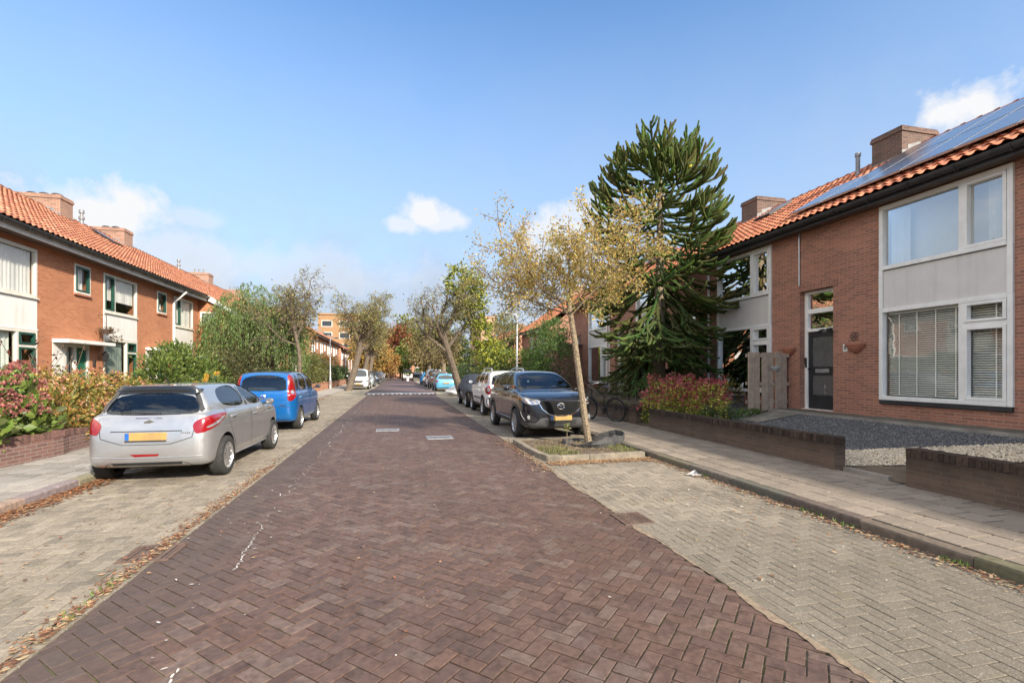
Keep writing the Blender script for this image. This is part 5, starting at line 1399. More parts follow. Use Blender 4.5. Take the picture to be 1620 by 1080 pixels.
def a_of(az, x, y): return x*math.cos(R(az))+y*math.sin(R(az))
def densify(poly, h):
    out = []
    for i in range(len(poly)):
        a, b = poly[i], poly[(i+1) % len(poly)]; n = max(1, int(math.hypot(b[0]-a[0], b[1]-a[1])/h))
        for k in range(n): out.append((a[0]+(b[0]-a[0])*k/n, a[1]+(b[1]-a[1])*k/n))
    return out
def grow(poly, d):
    cx = sum(p[0] for p in poly)/len(poly); cz = sum(p[1] for p in poly)/len(poly)
    r = []
    for x, z in poly:
        l = math.hypot(x-cx, z-cz)+1e-9; r.append((x+(x-cx)/l*d, z+(z-cz)/l*d))
    return r
def patch(B, parent, name, mat, az, poly, off=.004, h=.05, avoid=None, rnd_=0):
    az_ = VIEW.get(az, az)
    if rnd_: poly = [tuple(q) for q in chaikin(poly, rnd_)]
    bp = densify(poly, h); n = len(bp)
    x0, x1 = min(p[0] for p in bp), max(p[0] for p in bp); z0, z1 = min(p[1] for p in bp), max(p[1] for p in bp)
    pts = list(bp); V = np.array(poly)
    gx, gz = np.meshgrid(np.arange(x0+h/2, x1, h), np.arange(z0+h/2, z1, h)); G = np.stack([gx.ravel(), gz.ravel()], 1)
    if len(G):
        G = G[sdpoly(G, V) < -h*.4]; pts += [tuple(g) for g in G]
    vs, es, fs = delaunay_2d_cdt([Vector(p) for p in pts], [(i, (i+1) % n) for i in range(n)], [], 1, 1e-5)[:3]
    P = []; ok = []
    for q in vs:
        hit = B.ray(R(az_), q[0], q[1]); ok.append(hit is not None); P.append(hit if hit else Vector((0,0,0)))
    A = np.array([tuple(p) for p in P]); N = B.grad(A); A = A+N*off
    F = [f for f in fs if all(ok[i] for i in f)]
    if avoid: F = [f for f in F if not any(math.hypot(A[i][1]-avoid[0], A[i][2]-avoid[1]) < avoid[2] for i in f)]
    if not F: return None
    # consistent orientation outward
    F2 = []
    for f in F:
        nn = np.cross(A[f[1]]-A[f[0]], A[f[2]]-A[f[0]]); F2.append(tuple(f) if nn@N[f[0]] > 0 else tuple(reversed(f)))
    used = sorted(set(i for f in F2 for i in f)); mp = {k: i for i, k in enumerate(used)}
    me = mesh(name, A[used], [tuple(mp[i] for i in f) for f in F2], [mat], smooth=True)
    me.normals_split_custom_set_from_vertices([tuple(q) for q in N[used]])
    return link(name, me, parent)
def ribbon(B, parent, name, mat, az, line, w, off=.006, h=.04):
    az_ = VIEW.get(az, az); pts = []
    for a, b in zip(line[:-1], line[1:]):
        n = max(1, int(math.hypot(b[0]-a[0], b[1]-a[1])/h))
        pts += [(a[0]+(b[0]-a[0])*k/n, a[1]+(b[1]-a[1])*k/n) for k in range(n)]
    pts.append(line[-1]); P = []
    for a, z in pts:
        q = B.ray(R(az_), a, z)
        if q is not None: P.append(q)
    if len(P) < 2: return
    A = np.array([tuple(p) for p in P]); A = A+B.grad(A)*off
    mb = MB(); mb.tube([tuple(p) for p in A], w/2, 5); return build(mb, name, mat, parent, smooth=True)
def wheel(parent, x, y, r, wd, sgn, rimmat, spokes=10, rr=.66):
    mb = MB(); o = (x, y, r); t = wd/2
    prof = [(rr*r,-t*.9),(r*.9,-t),(r*.985,-t*.8),(r,-t*.45),(r,t*.45),(r*.985,t*.8),(r*.9,t),(rr*r,t*.9)]
    mb.lathe(prof, 32, 'x', o); w = build(mb, 'wheel', M['rubber'], parent, smooth=True, ang=50)
    mb = MB(); e = sgn*t
    mb.lathe([(rr*r+.004,e*.92),(rr*r-.012,e*.97),(rr*r-.03,e*.55),(rr*r-.03,-e*.5)], 32, 'x', o)
    mb.lathe([(.001,e*.86),(.035,e*.84),(.055,e*.7),(.06,e*.4)], 16, 'x', o)
    for k in range(spokes):
        a = 2*PI*k/spokes; ca, sa = math.cos(a), math.sin(a); R1 = rr*r-.015
        def q(rad, tt, h): return (x+h, y+rad*ca-tt*sa, r+rad*sa+tt*ca)
        w0, w1 = .017*r/.31, .03*r/.31
        for h0 in (1,):
            v = [q(.04,-w0,e*.78), q(.04,w0,e*.78), q(R1,w1,e*.80), q(R1,-w1,e*.80)]; u = [(p[0]-e*.35, p[1], p[2]) for p in v]
            mb.face(v); mb.face([v[0],v[3],u[3],u[0]]); mb.face([v[1],v[2],u[2],u[1]])
    build(mb, 'rim', rimmat, w, smooth=True, ang=30)
    mb = MB(); mb.lathe([(.001,e*.2),(rr*r-.03,e*.2)], 24, 'x', o); build(mb, 'brake_disc', M['black'], w)
    return w
def mirrors(B, root, pmat, y, z, x):
    for s_ in (1, -1):
        mb = MB(); c = Vector((s_*x, y, z)); nn = 12; rings = []
        for k in range(9):
            t = -1+2*k/8; rr_ = math.sqrt(max(0, 1-abs(t)**2.6))
            rings.append([(c.x+s_*.085*t, c.y+.06*rr_*math.cos(a)*(1 if math.cos(a) > 0 else .45), c.z+.06*rr_*math.sin(a)) for a in np.linspace(0, 2*PI, nn, endpoint=False)])
        for a, b in zip(rings[:-1], rings[1:]):
            for i in range(nn): mb.face([a[i], a[(i+1)%nn], b[(i+1)%nn], b[i]])
        m_ = build(mb, 'mirror', pmat, root, smooth=True)
        mb = MB(); mb.tube([(s_*(x-.16), y+.02, z-.05), (s_*(x-.05), y, z-.03)], .022, 6); build(mb, 'mirror_arm', M['black'], m_, smooth=True)
def plate(B, root, az, z, w=.52, h=.11, a=0, mat='plate'):
    az_ = R(VIEW[az]); q = B.ray(az_, a, z); A = Vector((math.cos(az_), math.sin(az_), 0)); D = Vector((-math.sin(az_), math.cos(az_), 0))
    mb = MB(); c = Vector((A.x*a, q.y, z))-D*.022
    def bx(a0, a1, z0, z1, d0, d1, m):
        p = [c+A*u+Vector((0,0,v))+D*d for d in (d0, d1) for (u, v) in ((a0,z0),(a1,z0),(a1,z1),(a0,z1))]
        for f in ((0,1,2,3),(4,5,6,7),(0,1,5,4),(1,2,6,5),(2,3,7,6),(3,0,4,7)): mb.face([p[i] for i in f], m)
    bx(-w/2, w/2, -h/2, h/2, 0, .02, 0); bx(-w/2+.004, -w/2+.055, -h/2+.004, h/2-.004, -.003, 0, 1); bx(-w/2, w/2, -h/2-.018, -h/2-.001, -.002, .015, 2)
    return build(mb, 'number_plate', [M[mat], M['plateblue'], M['black']], root)
def vbox(cx, cy, cz, sx, sy, sz): return (cx-sx/2, cx+sx/2, cy-sy/2, cy+sy/2, cz-sz/2, cz+sz/2)
def seats(root, B, yf, yr, zf):
    for (x, y, w) in ((.36,yf,.46),(-.36,yf,.46),(0,yr,1.15)):
        mb = MB()
        mb.prism([(y-.30,zf),(y-.36,zf+.62),(y-.26,zf+.64),(y-.16,zf+.14),(y+.32,zf+.14),(y+.32,zf)], x-w/2, x+w/2, 'x')
        for hx in ((x,) if w < 1 else (-.36,.36)): mb.prism([(y-.36,zf+.66),(y-.38,zf+.84),(y-.29,zf+.85),(y-.27,zf+.66)], hx-.13, hx+.13, 'x')
        build(mb, 'seat', M['seat'], root, bevel=.03)
    mb = MB(); mb.box(-.6, .6, yf+.62, yf+.95, zf, zf+.36); build(mb, 'dashboard', M['black'], root, bevel=.05)
    mb = MB(); c = (.36, yf+.5, zf+.38)
    ring = [(c[0]+.18*math.cos(t), c[1]+.05*math.sin(t), c[2]+.18*math.sin(t)) for t in np.linspace(0, 2*PI, 25)]
    mb.tube([(2*0-p[0], p[1], p[2]) for p in ring], .014, 6); build(mb, 'steering_wheel', M['black'], root, smooth=True)
M['seat'] = pm('seat_fabric', (.10,.10,.105), (.07,.07,.075), 9, .9)
def glass_holes(B): return None
def cut_body(B, P, Q, holes, pmat, root, zfl, ycow, yback):
    """hollow the cabin, cut wheel wells and windows out of the body"""
    me = bpy.data.meshes.new('body'); me.from_pydata(P.tolist(), [], Q.tolist()); me.update()
    ob = bpy.data.objects.new('body_tmp', me); COL.objects.link(ob); temps = []
    def cutter(v, f):
        m_ = bpy.data.meshes.new('cut'); m_.from_pydata([tuple(p) for p in v], [], f); fixn(m_)
        o = bpy.data.objects.new('cut', m_); COL.objects.link(o); temps.append(o)
        md = ob.modifiers.new('b', 'BOOLEAN'); md.operation = 'DIFFERENCE'; md.object = o
        try: md.solver = 'MANIFOLD'
        except Exception: md.solver = 'EXACT'
    p2, q2 = B.net(.055, .05, lambda X, Y, Z: np.maximum(np.maximum(zfl-Z, Y-ycow), yback-Y)+0*X)
    cutter(p2, q2.tolist())
    for ya in B.axles:
        for s_ in (1, -1):
            mb = MB(); x0, x1 = s_*(B.W/2-.30), s_*(B.W/2+.2); r_ = B.wr+.05
            n = 40; poly = [(ya+r_*math.cos(2*PI*k/n), B.wr+.01+r_*math.sin(2*PI*k/n)) for k in range(n)]
            mb.prism(poly, min(x0,x1), max(x0,x1), 'x'); cutter(mb.v, mb.f)
    for az, poly in holes:
        az_ = R(VIEW[az]); poly = [tuple(q) for q in chaikin(poly, 2)]
        A = Vector((math.cos(az_), math.sin(az_), 0)); D = Vector((-math.sin(az_), math.cos(az_), 0))
        ts = [(B.ray(az_, a, z)) for a, z in poly]; ts = [t.dot(D) for t in ts if t is not None]
        t1 = max(ts)+.13
        v = [A*a-D*4+Vector((0,0,z)) for a, z in poly]+[A*a+D*t1+Vector((0,0,z)) for a, z in poly]; k = len(poly)
        f = [tuple(range(k)), tuple(reversed(range(k, 2*k)))]+[(i, (i+1)%k, k+(i+1)%k, k+i) for i in range(k)]
        cutter(v, f)
    dg = bpy.context.evaluated_depsgraph_get(); dg.update()
    new = bpy.data.meshes.new_from_object(ob.evaluated_get(dg))
    if len(new.polygons) < 500:
        for md in ob.modifiers: md.solver = 'EXACT'
        dg = bpy.context.evaluated_depsgraph_get(); dg.update(); new = bpy.data.meshes.new_from_object(ob.evaluated_get(dg))
    for o in temps+[ob]: bpy.data.objects.remove(o)
    new.name = 'body'; new.materials.clear(); new.materials.append(pmat); new.materials.append(M['black'])
    nv = len(new.vertices); co = np.zeros(nv*3); new.vertices.foreach_get('co', co); co = co.reshape(-1, 3)
    f = np.abs(B.F(co)); g = B.grad(co)
    npoly = len(new.polygons); ctr = np.zeros(npoly*3); new.polygons.foreach_get('center', ctr); ctr = ctr.reshape(-1, 3)
    nm = np.zeros(npoly*3); new.polygons.foreach_get('normal', nm); nm = nm.reshape(-1, 3)
    fc = B.F(ctr)
    mi = ((fc < -.012)).astype(np.int32)
    new.polygons.foreach_set('material_index', mi); new.polygons.foreach_set('use_smooth', np.ones(npoly, bool))
    ln = []
    for p in new.polygons:
        outer = mi[p.index] == 0
        for vi in p.vertices:
            if outer and f[vi] < .006 and g[vi]@nm[p.index] > .5: ln.append(tuple(g[vi]))
            else: ln.append(tuple(nm[p.index]))
    new.normals_split_custom_set(ln); new.update()
    return link('body', new, root)
def simple_body(B, P, Q, pmat, root):
    me = mesh('body', P, Q, [pmat], smooth=True); me.normals_split_custom_set_from_vertices([tuple(q) for q in B.grad(P)])
    return link('body', me, root)
def mirrorpoly(poly): return [(-a, z) for a, z in poly]

def car(spec, label, cat, loc, rz, pmat, detail=2, name='parked_car', group='cars parked along both sides of the street', rimmat=None, trim=None):
    S = dict(spec); B = Body(S['L'], S['W'], S['H'], S['low'], S['gh'], S['belt'], S['axles'], S['wr'], **S.get('kw', {}))
    root = thing(name, label, cat, loc, rz, group, local=True)
    h = {2: .034, 1: .05, 0: .075}[detail]
    P, Q = B.surface(h)
    side = S['side']; rear = S['rear']; front = S['front']
    holes = []
    for p in side: holes += [('right', p), ('left', mirrorpoly(p))]
    holes += [('rear', rear), ('front', front)]
    if detail == 2:
        cut_body(B, P, Q, holes, pmat, root, S.get('zfl', .66), S.get('ycow', .95), S.get('yback', -S['L']/2+.25))
        seats(root, B, S.get('ys', .1), S.get('yr', -.85), S.get('zfl', .66)-.12)
    else:
        simple_body(B, P, Q, pmat, root)
        for y in B.axles:
            for v, sg in (('right', 1), ('left', -1)):
                rr_ = B.wr+.05; n = 24
                poly = [(sg*y+rr_*math.cos(2*PI*k/n), B.wr+.01+rr_*math.sin(2*PI*k/n)) for k in range(n)]
                zlo = min(p[1] for p in S['low'])+.1
                poly = [(a, max(z, zlo)) for a, z in poly]
                patch(B, root, 'wheel_arch', M['black'], v, poly, .004, .08)
    g = M['carglass'] if detail == 2 else M['carwin']
    off = -.008 if detail == 2 else .006
    for i, (az, p) in enumerate(holes):
        nm = {'rear': 'rear_window', 'front': 'windscreen'}.get(az, 'side_window')
        patch(B, root, nm, g, az, grow(p, .012 if detail == 2 else 0), off, .06 if detail else .12, rnd_=2)
    sd = B.W/2-.105
    for y in B.axles:
        for s_ in (1, -1): wheel(root, s_*(sd if detail == 2 else sd+.02), y, B.wr, .20, s_, rimmat or M['rim'], S.get('spokes', 10) if detail else 5)
    return root, B
def ppath(az, pts):
    a = VIEW.get(az, az); return [(a_of(a, x, y), z) for x, y, z in pts]
def lamps(B, root, name, mat, az, pts, off=.006, both=True, rnd_=2, h=.04):
    patch(B, root, name, mat, az, ppath(az, pts), off, h, rnd_=rnd_)
    if both:
        a2 = -VIEW.get(az, az); patch(B, root, name, mat, a2, ppath(a2, [(-x, y, z) for x, y, z in pts]), off, h, rnd_=rnd_)
def doors(B, root, pmat, polys, handles):
    for p, hd in zip(polys, handles):
        for v, sg in (('right', 1), ('left', -1)):
            q = p if sg > 0 else mirrorpoly(p)
            gap = patch(B, root, 'door_gap', M['black'], v, grow(q, .007), .0012, .05)
            d = patch(B, root, 'door', pmat, v, q, .0028, .05)
            if d and hd:
                pt = B.ray(R(VIEW[v]), sg*hd[0], hd[1])
                if pt:
                    mb = MB(); x = pt.x+sg*.022
                    mb.tube([(x-sg*.018, hd[0]-.085, hd[1]), (x, hd[0]-.06, hd[1]), (x, hd[0]+.06, hd[1]), (x-sg*.018, hd[0]+.085, hd[1])], [.013,.015,.015,.013], 8); build(mb, 'handle', pmat, d, smooth=True)

HATCH = dict(L=3.96, W=1.74, H=1.46, belt=.97, axles=(-1.32,1.22), wr=.305,
    low=[(-1.90,.27),(-1.97,.42),(-1.985,.60),(-1.93,.78),(-1.86,.93),(-1.78,1.03),(-.8,1.03),(.9,1.0),(1.35,.95),(1.72,.84),(1.92,.68),(1.98,.50),(1.95,.28),(1.75,.19),(-1.7,.19)],
    gh=[(-1.84,.90),(-1.70,1.10),(-1.58,1.30),(-1.62,1.385),(-1.45,1.425),(-.6,1.465),(.05,1.44),(.38,1.34),(1.18,.96),(1.1,.8),(-1.8,.8)],
    side=[[(.86,1.005),(-.10,1.02),(-.10,1.385),(.16,1.385),(.34,1.32)], [(-.20,1.02),(-.95,1.05),(-1.24,1.11),(-1.16,1.27),(-.98,1.36),(-.20,1.39)]],
    rear=[(-.56,.985),(.56,.985),(.62,1.05),(.51,1.295),(-.51,1.295),(-.62,1.05)], front=[(-.66,1.03),(.66,1.03),(.62,1.12),(.50,1.37),(-.50,1.37),(-.62,1.12)], ycow=.9, yback=-1.6, kw=dict(tumble=.655, kl=.12))
MPV = dict(L=3.93, W=1.70, H=1.66, belt=1.03, axles=(-1.28,1.23), wr=.31,
    low=[(-1.88,.30),(-1.95,.45),(-1.96,.65),(-1.93,.95),(-1.87,1.08),(1.0,1.06),(1.45,1.0),(1.78,.85),(1.94,.65),(1.95,.45),(1.9,.26),(1.7,.2),(-1.7,.22)],
    gh=[(-1.90,.95),(-1.84,1.15),(-1.72,1.50),(-1.58,1.60),(-.5,1.66),(.25,1.62),(.6,1.50),(1.4,1.0),(1.3,.85),(-1.86,.85)],
    side=[[(1.02,1.08),(-.02,1.08),(-.02,1.55),(.28,1.55),(.52,1.44)], [(-.12,1.08),(-1.02,1.1),(-1.02,1.54),(-.12,1.55)], [(-1.12,1.1),(-1.48,1.14),(-1.40,1.48),(-1.12,1.54)]],
    rear=[(-.55,1.09),(.55,1.09),(.57,1.14),(.52,1.51),(-.52,1.51),(-.57,1.14)], front=[(-.66,1.1),(.66,1.1),(.62,1.2),(.5,1.54),(-.5,1.54),(-.62,1.2)], ycow=1.0, yback=-1.7, kw=dict(tumble=.76))
SUV = dict(L=4.55, W=1.84, H=1.67, belt=1.09, axles=(-1.38,1.32), wr=.35,
    low=[(-2.15,.38),(-2.25,.5),(-2.27,.7),(-2.2,1.0),(-2.1,1.14),(1.0,1.15),(1.55,1.12),(2.02,1.0),(2.2,.86),(2.27,.66),(2.27,.42),(2.2,.3),(2.0,.22),(-1.9,.25)],
    gh=[(-2.16,1.0),(-2.02,1.25),(-1.80,1.52),(-1.6,1.60),(-.5,1.67),(.1,1.64),(.45,1.53),(1.32,1.08),(1.2,.95),(-2.1,.95)],
    side=[[(1.0,1.15),(-.05,1.17),(-.05,1.55),(.2,1.55),(.42,1.46)], [(-.14,1.17),(-1.05,1.2),(-1.05,1.52),(-.14,1.555)], [(-1.14,1.2),(-1.62,1.26),(-1.5,1.46),(-1.14,1.515)]],
    rear=[(-.64,1.16),(.64,1.16),(.66,1.2),(.55,1.52),(-.55,1.52),(-.66,1.2)], front=[(-.72,1.17),(.72,1.17),(.69,1.24),(.565,1.575),(-.565,1.575),(-.69,1.24)], ycow=1.0, yback=-1.95, zfl=.78, kw=dict(zb=.26))
BOXY = dict(L=4.22, W=1.79, H=1.67, belt=1.08, axles=(-1.27,1.31), wr=.335,
    low=[(-2.0,.38),(-2.08,.48),(-2.10,.7),(-2.08,1.0),(-2.04,1.13),(1.0,1.12),(1.6,1.08),(1.95,.97),(2.1,.75),(2.1,.45),(2.0,.28),(1.8,.24),(-1.8,.28)],
    gh=[(-2.06,1.0),(-2.0,1.3),(-1.9,1.57),(-1.75,1.64),(-.3,1.68),(.3,1.62),(.6,1.5),(1.22,1.06),(1.1,.95),(-2.0,.95)],
    side=[[(.92,1.13),(-.05,1.14),(-.05,1.56),(.3,1.56),(.5,1.46)], [(-.15,1.14),(-1.05,1.16),(-1.05,1.55),(-.15,1.56)], [(-1.18,1.16),(-1.78,1.18),(-1.72,1.5),(-1.18,1.55)]],
    rear=[(-.66,1.13),(.66,1.13),(.66,1.2),(.6,1.54),(-.6,1.54),(-.66,1.2)], front=[(-.68,1.14),(.68,1.14),(.64,1.24),(.54,1.55),(-.54,1.55),(-.64,1.24)], ycow=1.0, yback=-1.9, zfl=.78, kw=dict(tumble=.80, zb=.28, kg=.07))
VAN = dict(L=4.4, W=1.83, H=1.86, belt=1.1, axles=(-1.4,1.35), wr=.32,
    low=[(-2.1,.35),(-2.2,.5),(-2.2,1.15),(1.2,1.14),(1.75,1.06),(2.08,.92),(2.2,.68),(2.18,.35),(2.0,.24),(-2,.26)],
    gh=[(-2.2,1.0),(-2.18,1.5),(-2.1,1.8),(-1.9,1.85),(0,1.88),(.45,1.82),(.75,1.66),(1.5,1.08),(1.4,.95),(-2.15,.95)],
    side=[[(1.12,1.14),(.1,1.14),(.1,1.7),(.42,1.7),(.62,1.58)], [(0,1.14),(-.95,1.14),(-.95,1.7),(0,1.7)]],
    rear=[(-.62,1.12),(.62,1.12),(.58,1.7),(-.58,1.7)], front=[(-.74,1.14),(.74,1.14),(.71,1.22),(.60,1.74),(-.60,1.74),(-.71,1.22)], kw=dict(tumble=.82))

P_silver = paint('silver_paint', (.46,.465,.475), .33, .7)
P_grey2 = paint('mirror_grey', (.16,.16,.165), .3, .5)
P_blue = paint('bright_blue_paint', (.003,.12,.38), .28, .35)
P_black = paint('black_paint', (.008,.009,.014), .2, .2, 0, 1, .03)
P_white = paint('white_paint', (.78,.78,.79), .3)
P_pale = paint('pale_green_silver_paint', (.42,.5,.5), .35, .5)
P_lblue = paint('light_blue_paint', (.12,.40,.62), .3, .2)
P_navy = paint('navy_paint', (.02,.035,.06), .25, .3)
P_grey = paint('dark_grey_paint', (.06,.06,.065), .3, .5)

# silver hatchback in the left foreground, seen from behind
c, B = car(HATCH, 'silver five door hatchback parked in the left foreground, seen from behind', 'car', (-3.42, 9.80, 0), R(-1.8), P_silver, 2)
doors(B, c, P_silver, [[(.98,.34),(-.14,.32),(-.14,.985),(.86,.965),(1.0,.72)], [(-.16,.32),(-.86,.33),(-.98,.52),(-1.12,.72),(-1.2,.86),(-1.2,1.03),(-.95,1.02),(-.16,.985)]], [(.06,.86), (-1.0,.90)])
lamps(B, c, 'tail_light', M['red'], 35, [(.585,-1.9,.87),(.61,-1.93,.76),(.66,-1.93,.70),(.84,-1.72,.80),(.865,-1.5,.87),(.86,-1.30,.965),(.84,-1.45,.985),(.68,-1.78,.955)])
lamps(B, c, 'light_lens', M['lampclear'], 48, [(.72,-1.86,.80),(.78,-1.82,.785),(.86,-1.5,.88),(.865,-1.36,.945),(.84,-1.5,.925),(.80,-1.68,.865)], .009)
patch(B, c, 'tailgate_gap', M['black'], 'rear', [(-.63,.93),(-.58,.665),(-.3,.575),(.3,.575),(.58,.665),(.63,.93),(.622,.93),(.572,.673),(.297,.583),(-.297,.583),(-.572,.673),(-.622,.93)], .0015, .06)
patch(B, c, 'plate_recess', P_silver, 'rear', [(-.46,.765),(-.36,.61),(.36,.61),(.46,.765)], .003, .05)
ribbon(B, c, 'plate_trim', M['black'], 'rear', [(-.45,.765),(.45,.765)], .012, .006)
plate(B, c, 'rear', .695)
patch(B, c, 'spoiler', M['blackgloss'], 'rear', [(-.52,1.272),(-.56,1.30),(-.555,1.335),(-.45,1.378),(.45,1.378),(.555,1.335),(.56,1.30),(.52,1.272),(.3,1.292),(-.3,1.292)], .03, .035)
for sg in (1, -1):
    patch(B, c, 'window_surround', M['blackgloss'], 'rear', [(sg*q[0], q[1]) for q in ((.49,1.275),(.54,1.30),(.61,1.17),(.665,1.05),(.635,1.02),(.60,1.04),(.565,1.15))], .004, .03)
ribbon(B, c, 'brake_light', M['lampclear'], 'rear', [(-.2,1.335),(.2,1.335)], .02, .018)
patch(B, c, 'fog_light', M['red'], 'rear', [(-.20,.445),(.17,.445),(.15,.415),(-.14,.41)], .006, .05)
patch(B, c, 'bumper_insert', M['black'], 'rear', [(-.60,.22),(-.52,.30),(-.45,.325),(.45,.325),(.52,.30),(.60,.22)], .006, .05)
ribbon(B, c, 'bumper_crease', P_silver, 'rear', [(-.7,.40),(0,.385),(.7,.40)], .012, .001)
mb = MB(); q = B.ray(0, -.05, 1.01); mb.tube([(.12, q.y-.02, 1.0), (-.1, q.y-.02, 1.015), (-.40, q.y-.015, 1.03)], [.02,.014,.008], 6); build(mb, 'rear_wiper', M['black'], c, smooth=True)
ribbon(B, c, 'tailgate_handle', M['chrome'], 'rear', [(-.17,.945),(.17,.945)], .014, .008)
mb = MB(); q = B.ray(0, 0, .9)      # small prancing-lion emblem
for poly in ([(-.045,.865),(-.01,.875),(.0,.9),(-.03,.905),(-.035,.925),(.01,.945),(.045,.93),(.02,.915),(.03,.885),(.02,.86),(.0,.865),(-.02,.855)], [(.012,.845),(.045,.85),(.035,.862),(.03,.855)], [(-.05,.838),(-.02,.85),(-.035,.856)]):
    mb.prism([(a*1.6, (z-.9)*1.4+.86) for a, z in poly], q.y-.012, q.y+.02, 'y')
build(mb, 'badge', M['chrome'], c)
mb = MB(); q = B.ray(0, .5, .76)
for k in range(5): mb.prism([(.44+k*.026,.735),(.455+k*.026,.735),(.46+k*.026,.75),(.445+k*.026,.75)], q.y-.004-k*.0-.02, q.y+.03, 'y')
build(mb, 'model_badge', M['chrome'], c)
mirrors(B, c, P_grey2, .80, 1.02, .88)
mb = MB(); mb.tube([(0,-1.28,1.43),(0,-1.42,1.56)], [.012,.005], 6); build(mb, 'antenna', M['black'], c, smooth=True)
for s_, v in ((1,'right'),(-1,'left')):
    ribbon(B, c, 'sill_trim', P_silver, v, [(s_*-.9,.27),(s_*.85,.27)], .03, .002)
    patch(B, c, 'pillar_trim', M['blackgloss'], v, [(s_*-.115,1.02),(s_*-.185,1.02),(s_*-.185,1.39),(s_*-.115,1.39)], .003, .05)

# bright blue small MPV
c, B = car(MPV, 'bright blue small people carrier parked ahead of the silver hatchback', 'car', (-3.46, 15.9, 0), R(-1), P_blue, 2, rimmat=M['rim'])
doors(B, c, P_blue, [[(1.0,.36),(-.06,.34),(-.06,1.06),(1.0,1.04),(1.08,.8)], [(-.08,.34),(-.86,.35),(-.96,.6),(-1.08,.72),(-1.08,1.06),(-.08,1.06)]], [(.12,.92), (-.92,.94)])
lamps(B, c, 'tail_light', M['red'], 30, [(.61,-1.93,.84),(.72,-1.9,.81),(.83,-1.75,.95),(.81,-1.70,1.10),(.69,-1.55,1.50),(.54,-1.68,1.54),(.59,-1.78,1.25),(.61,-1.88,1.05)])
lamps(B, c, 'light_lens', M['lampclear'], 30, [(.71,-1.86,1.0),(.77,-1.84,1.0),(.79,-1.8,1.05),(.77,-1.8,1.11),(.71,-1.84,1.11),(.69,-1.86,1.05)], .010)
patch(B, c, 'bumper_gap', M['black'], 'rear', [(-.8,.665),(.8,.665),(.8,.656),(-.8,.656)], .0015, .06)
mb = MB(); q = B.ray(0, 0, .9); mb.lathe([(.001,-.012),(.05,-.01),(.062,-.004),(.07,.0),(.07,.03)], 20, 'y', (0, q.y-.005, .93)); build(mb, 'badge', M['chrome'], c, smooth=True)
mb = MB(); q = B.ray(0, 0, .9); mb.lathe([(.001,-.02),(.042,-.018),(.046,-.008)], 20, 'y', (0, q.y-.003, .93)); build(mb, 'badge_centre', pmg('blue_enamel', (.03,.09,.3)), c, smooth=True)
plate(B, c, 'rear', .52, .50, .11)
mb = MB(); q = B.ray(0, .45, .72); mb.box(.42, .56, q.y-.012, q.y+.02, .70, .725); build(mb, 'model_badge', M['chrome'], c)
mirrors(B, c, M['black'], .92, 1.14, .90)
mb = MB(); mb.tube([(-.3,-1.75,.26),(-.3,-1.98,.25)], .03, 8); build(mb, 'exhaust', M['steelrust'], c, smooth=True)
mb = MB(); q = B.ray(0, 0, 1.12); mb.tube([(0, q.y-.02, 1.11), (-.36, q.y-.005, 1.16)], [.016,.008], 6); build(mb, 'rear_wiper', M['black'], c, smooth=True)

# black SUV facing the viewer
c, B = car(SUV, 'black sport utility car facing the viewer behind the leaning golden tree', 'car', (3.70, 13.02, 0), R(180.5), P_black, 2)
M['matte'] = pm('matte_black', (.012,.012,.012), (.016,.016,.016), 9, .9, 0, 0, 40, Specular_IOR_Level=.1)
M['clad'] = pm('grey_cladding', (.06,.06,.062), (.045,.045,.047), 9, .55)
doors(B, c, P_black, [[(1.0,.42),(-.09,.40),(-.09,1.13),(.98,1.12),(1.1,.85)], [(-.11,.40),(-.9,.42),(-1.02,.66),(-1.14,.8),(-1.14,1.16),(-.11,1.13)]], [(.1,.99), (-.98,1.02)])
for s_, v in ((1,'right'),(-1,'left')):
    for y in B.axles:
        r0, r1 = B.wr+.05, B.wr+.115; n = 22; a0, a1 = -18, 198
        arc = [(s_*y+r1*math.cos(R(a0+(a1-a0)*k/n)), B.wr+.01+r1*math.sin(R(a0+(a1-a0)*k/n))) for k in range(n+1)]
        arc += [(s_*y+r0*math.cos(R(a1+(a0-a1)*k/n)), B.wr+.01+r0*math.sin(R(a1+(a0-a1)*k/n))) for k in range(n+1)]
        patch(B, c, 'arch_trim', M['clad'], v, arc, .007, .05)
    patch(B, c, 'sill_cladding', M['clad'], v, [(s_*-.92,.28),(s_*-.92,.42),(s_*.86,.42),(s_*.86,.28)], .008, .06)
    patch(B, c, 'pillar_trim', M['blackgloss'], v, [(s_*-.055,1.17),(s_*-.135,1.17),(s_*-.135,1.55),(s_*-.055,1.55)], .003, .05)
    ribbon(B, c, 'sill_strip', M['alu'], v, [(s_*-.9,.43),(s_*.84,.43)], .014, .010)
patch(B, c, 'grille', M['matte'], 'front', [(-.50,.90),(.50,.90),(.46,.76),(.30,.62),(0,.585),(-.30,.62),(-.46,.76)], .006, .05)
for i in range(5):
    z = .65+i*.05; w = .30+.035*i; ribbon(B, c, 'grille_bar', M['matte'], 'front', [(-w,z),(w,z)], .018, .012)
ribbon(B, c, 'grille_chrome', M['chrome'], 'front', [(-.60,.93),(-.52,.86),(-.45,.73),(-.30,.615),(-.12,.575),(0,.57),(.12,.575),(.30,.615),(.45,.73),(.52,.86),(.60,.93)], .034, .012)
ribbon(B, c, 'grille_bar', M['blackgloss'], 'front', [(-.46,.905),(.46,.905)], .02, .012)
q = B.ray(PI, 0, .80); mb = MB()
ring = [(.085*math.cos(t), q.y+.02, .80+.066*math.sin(t)) for t in np.linspace(0, 2*PI, 29)]; mb.tube(ring, .014, 6)
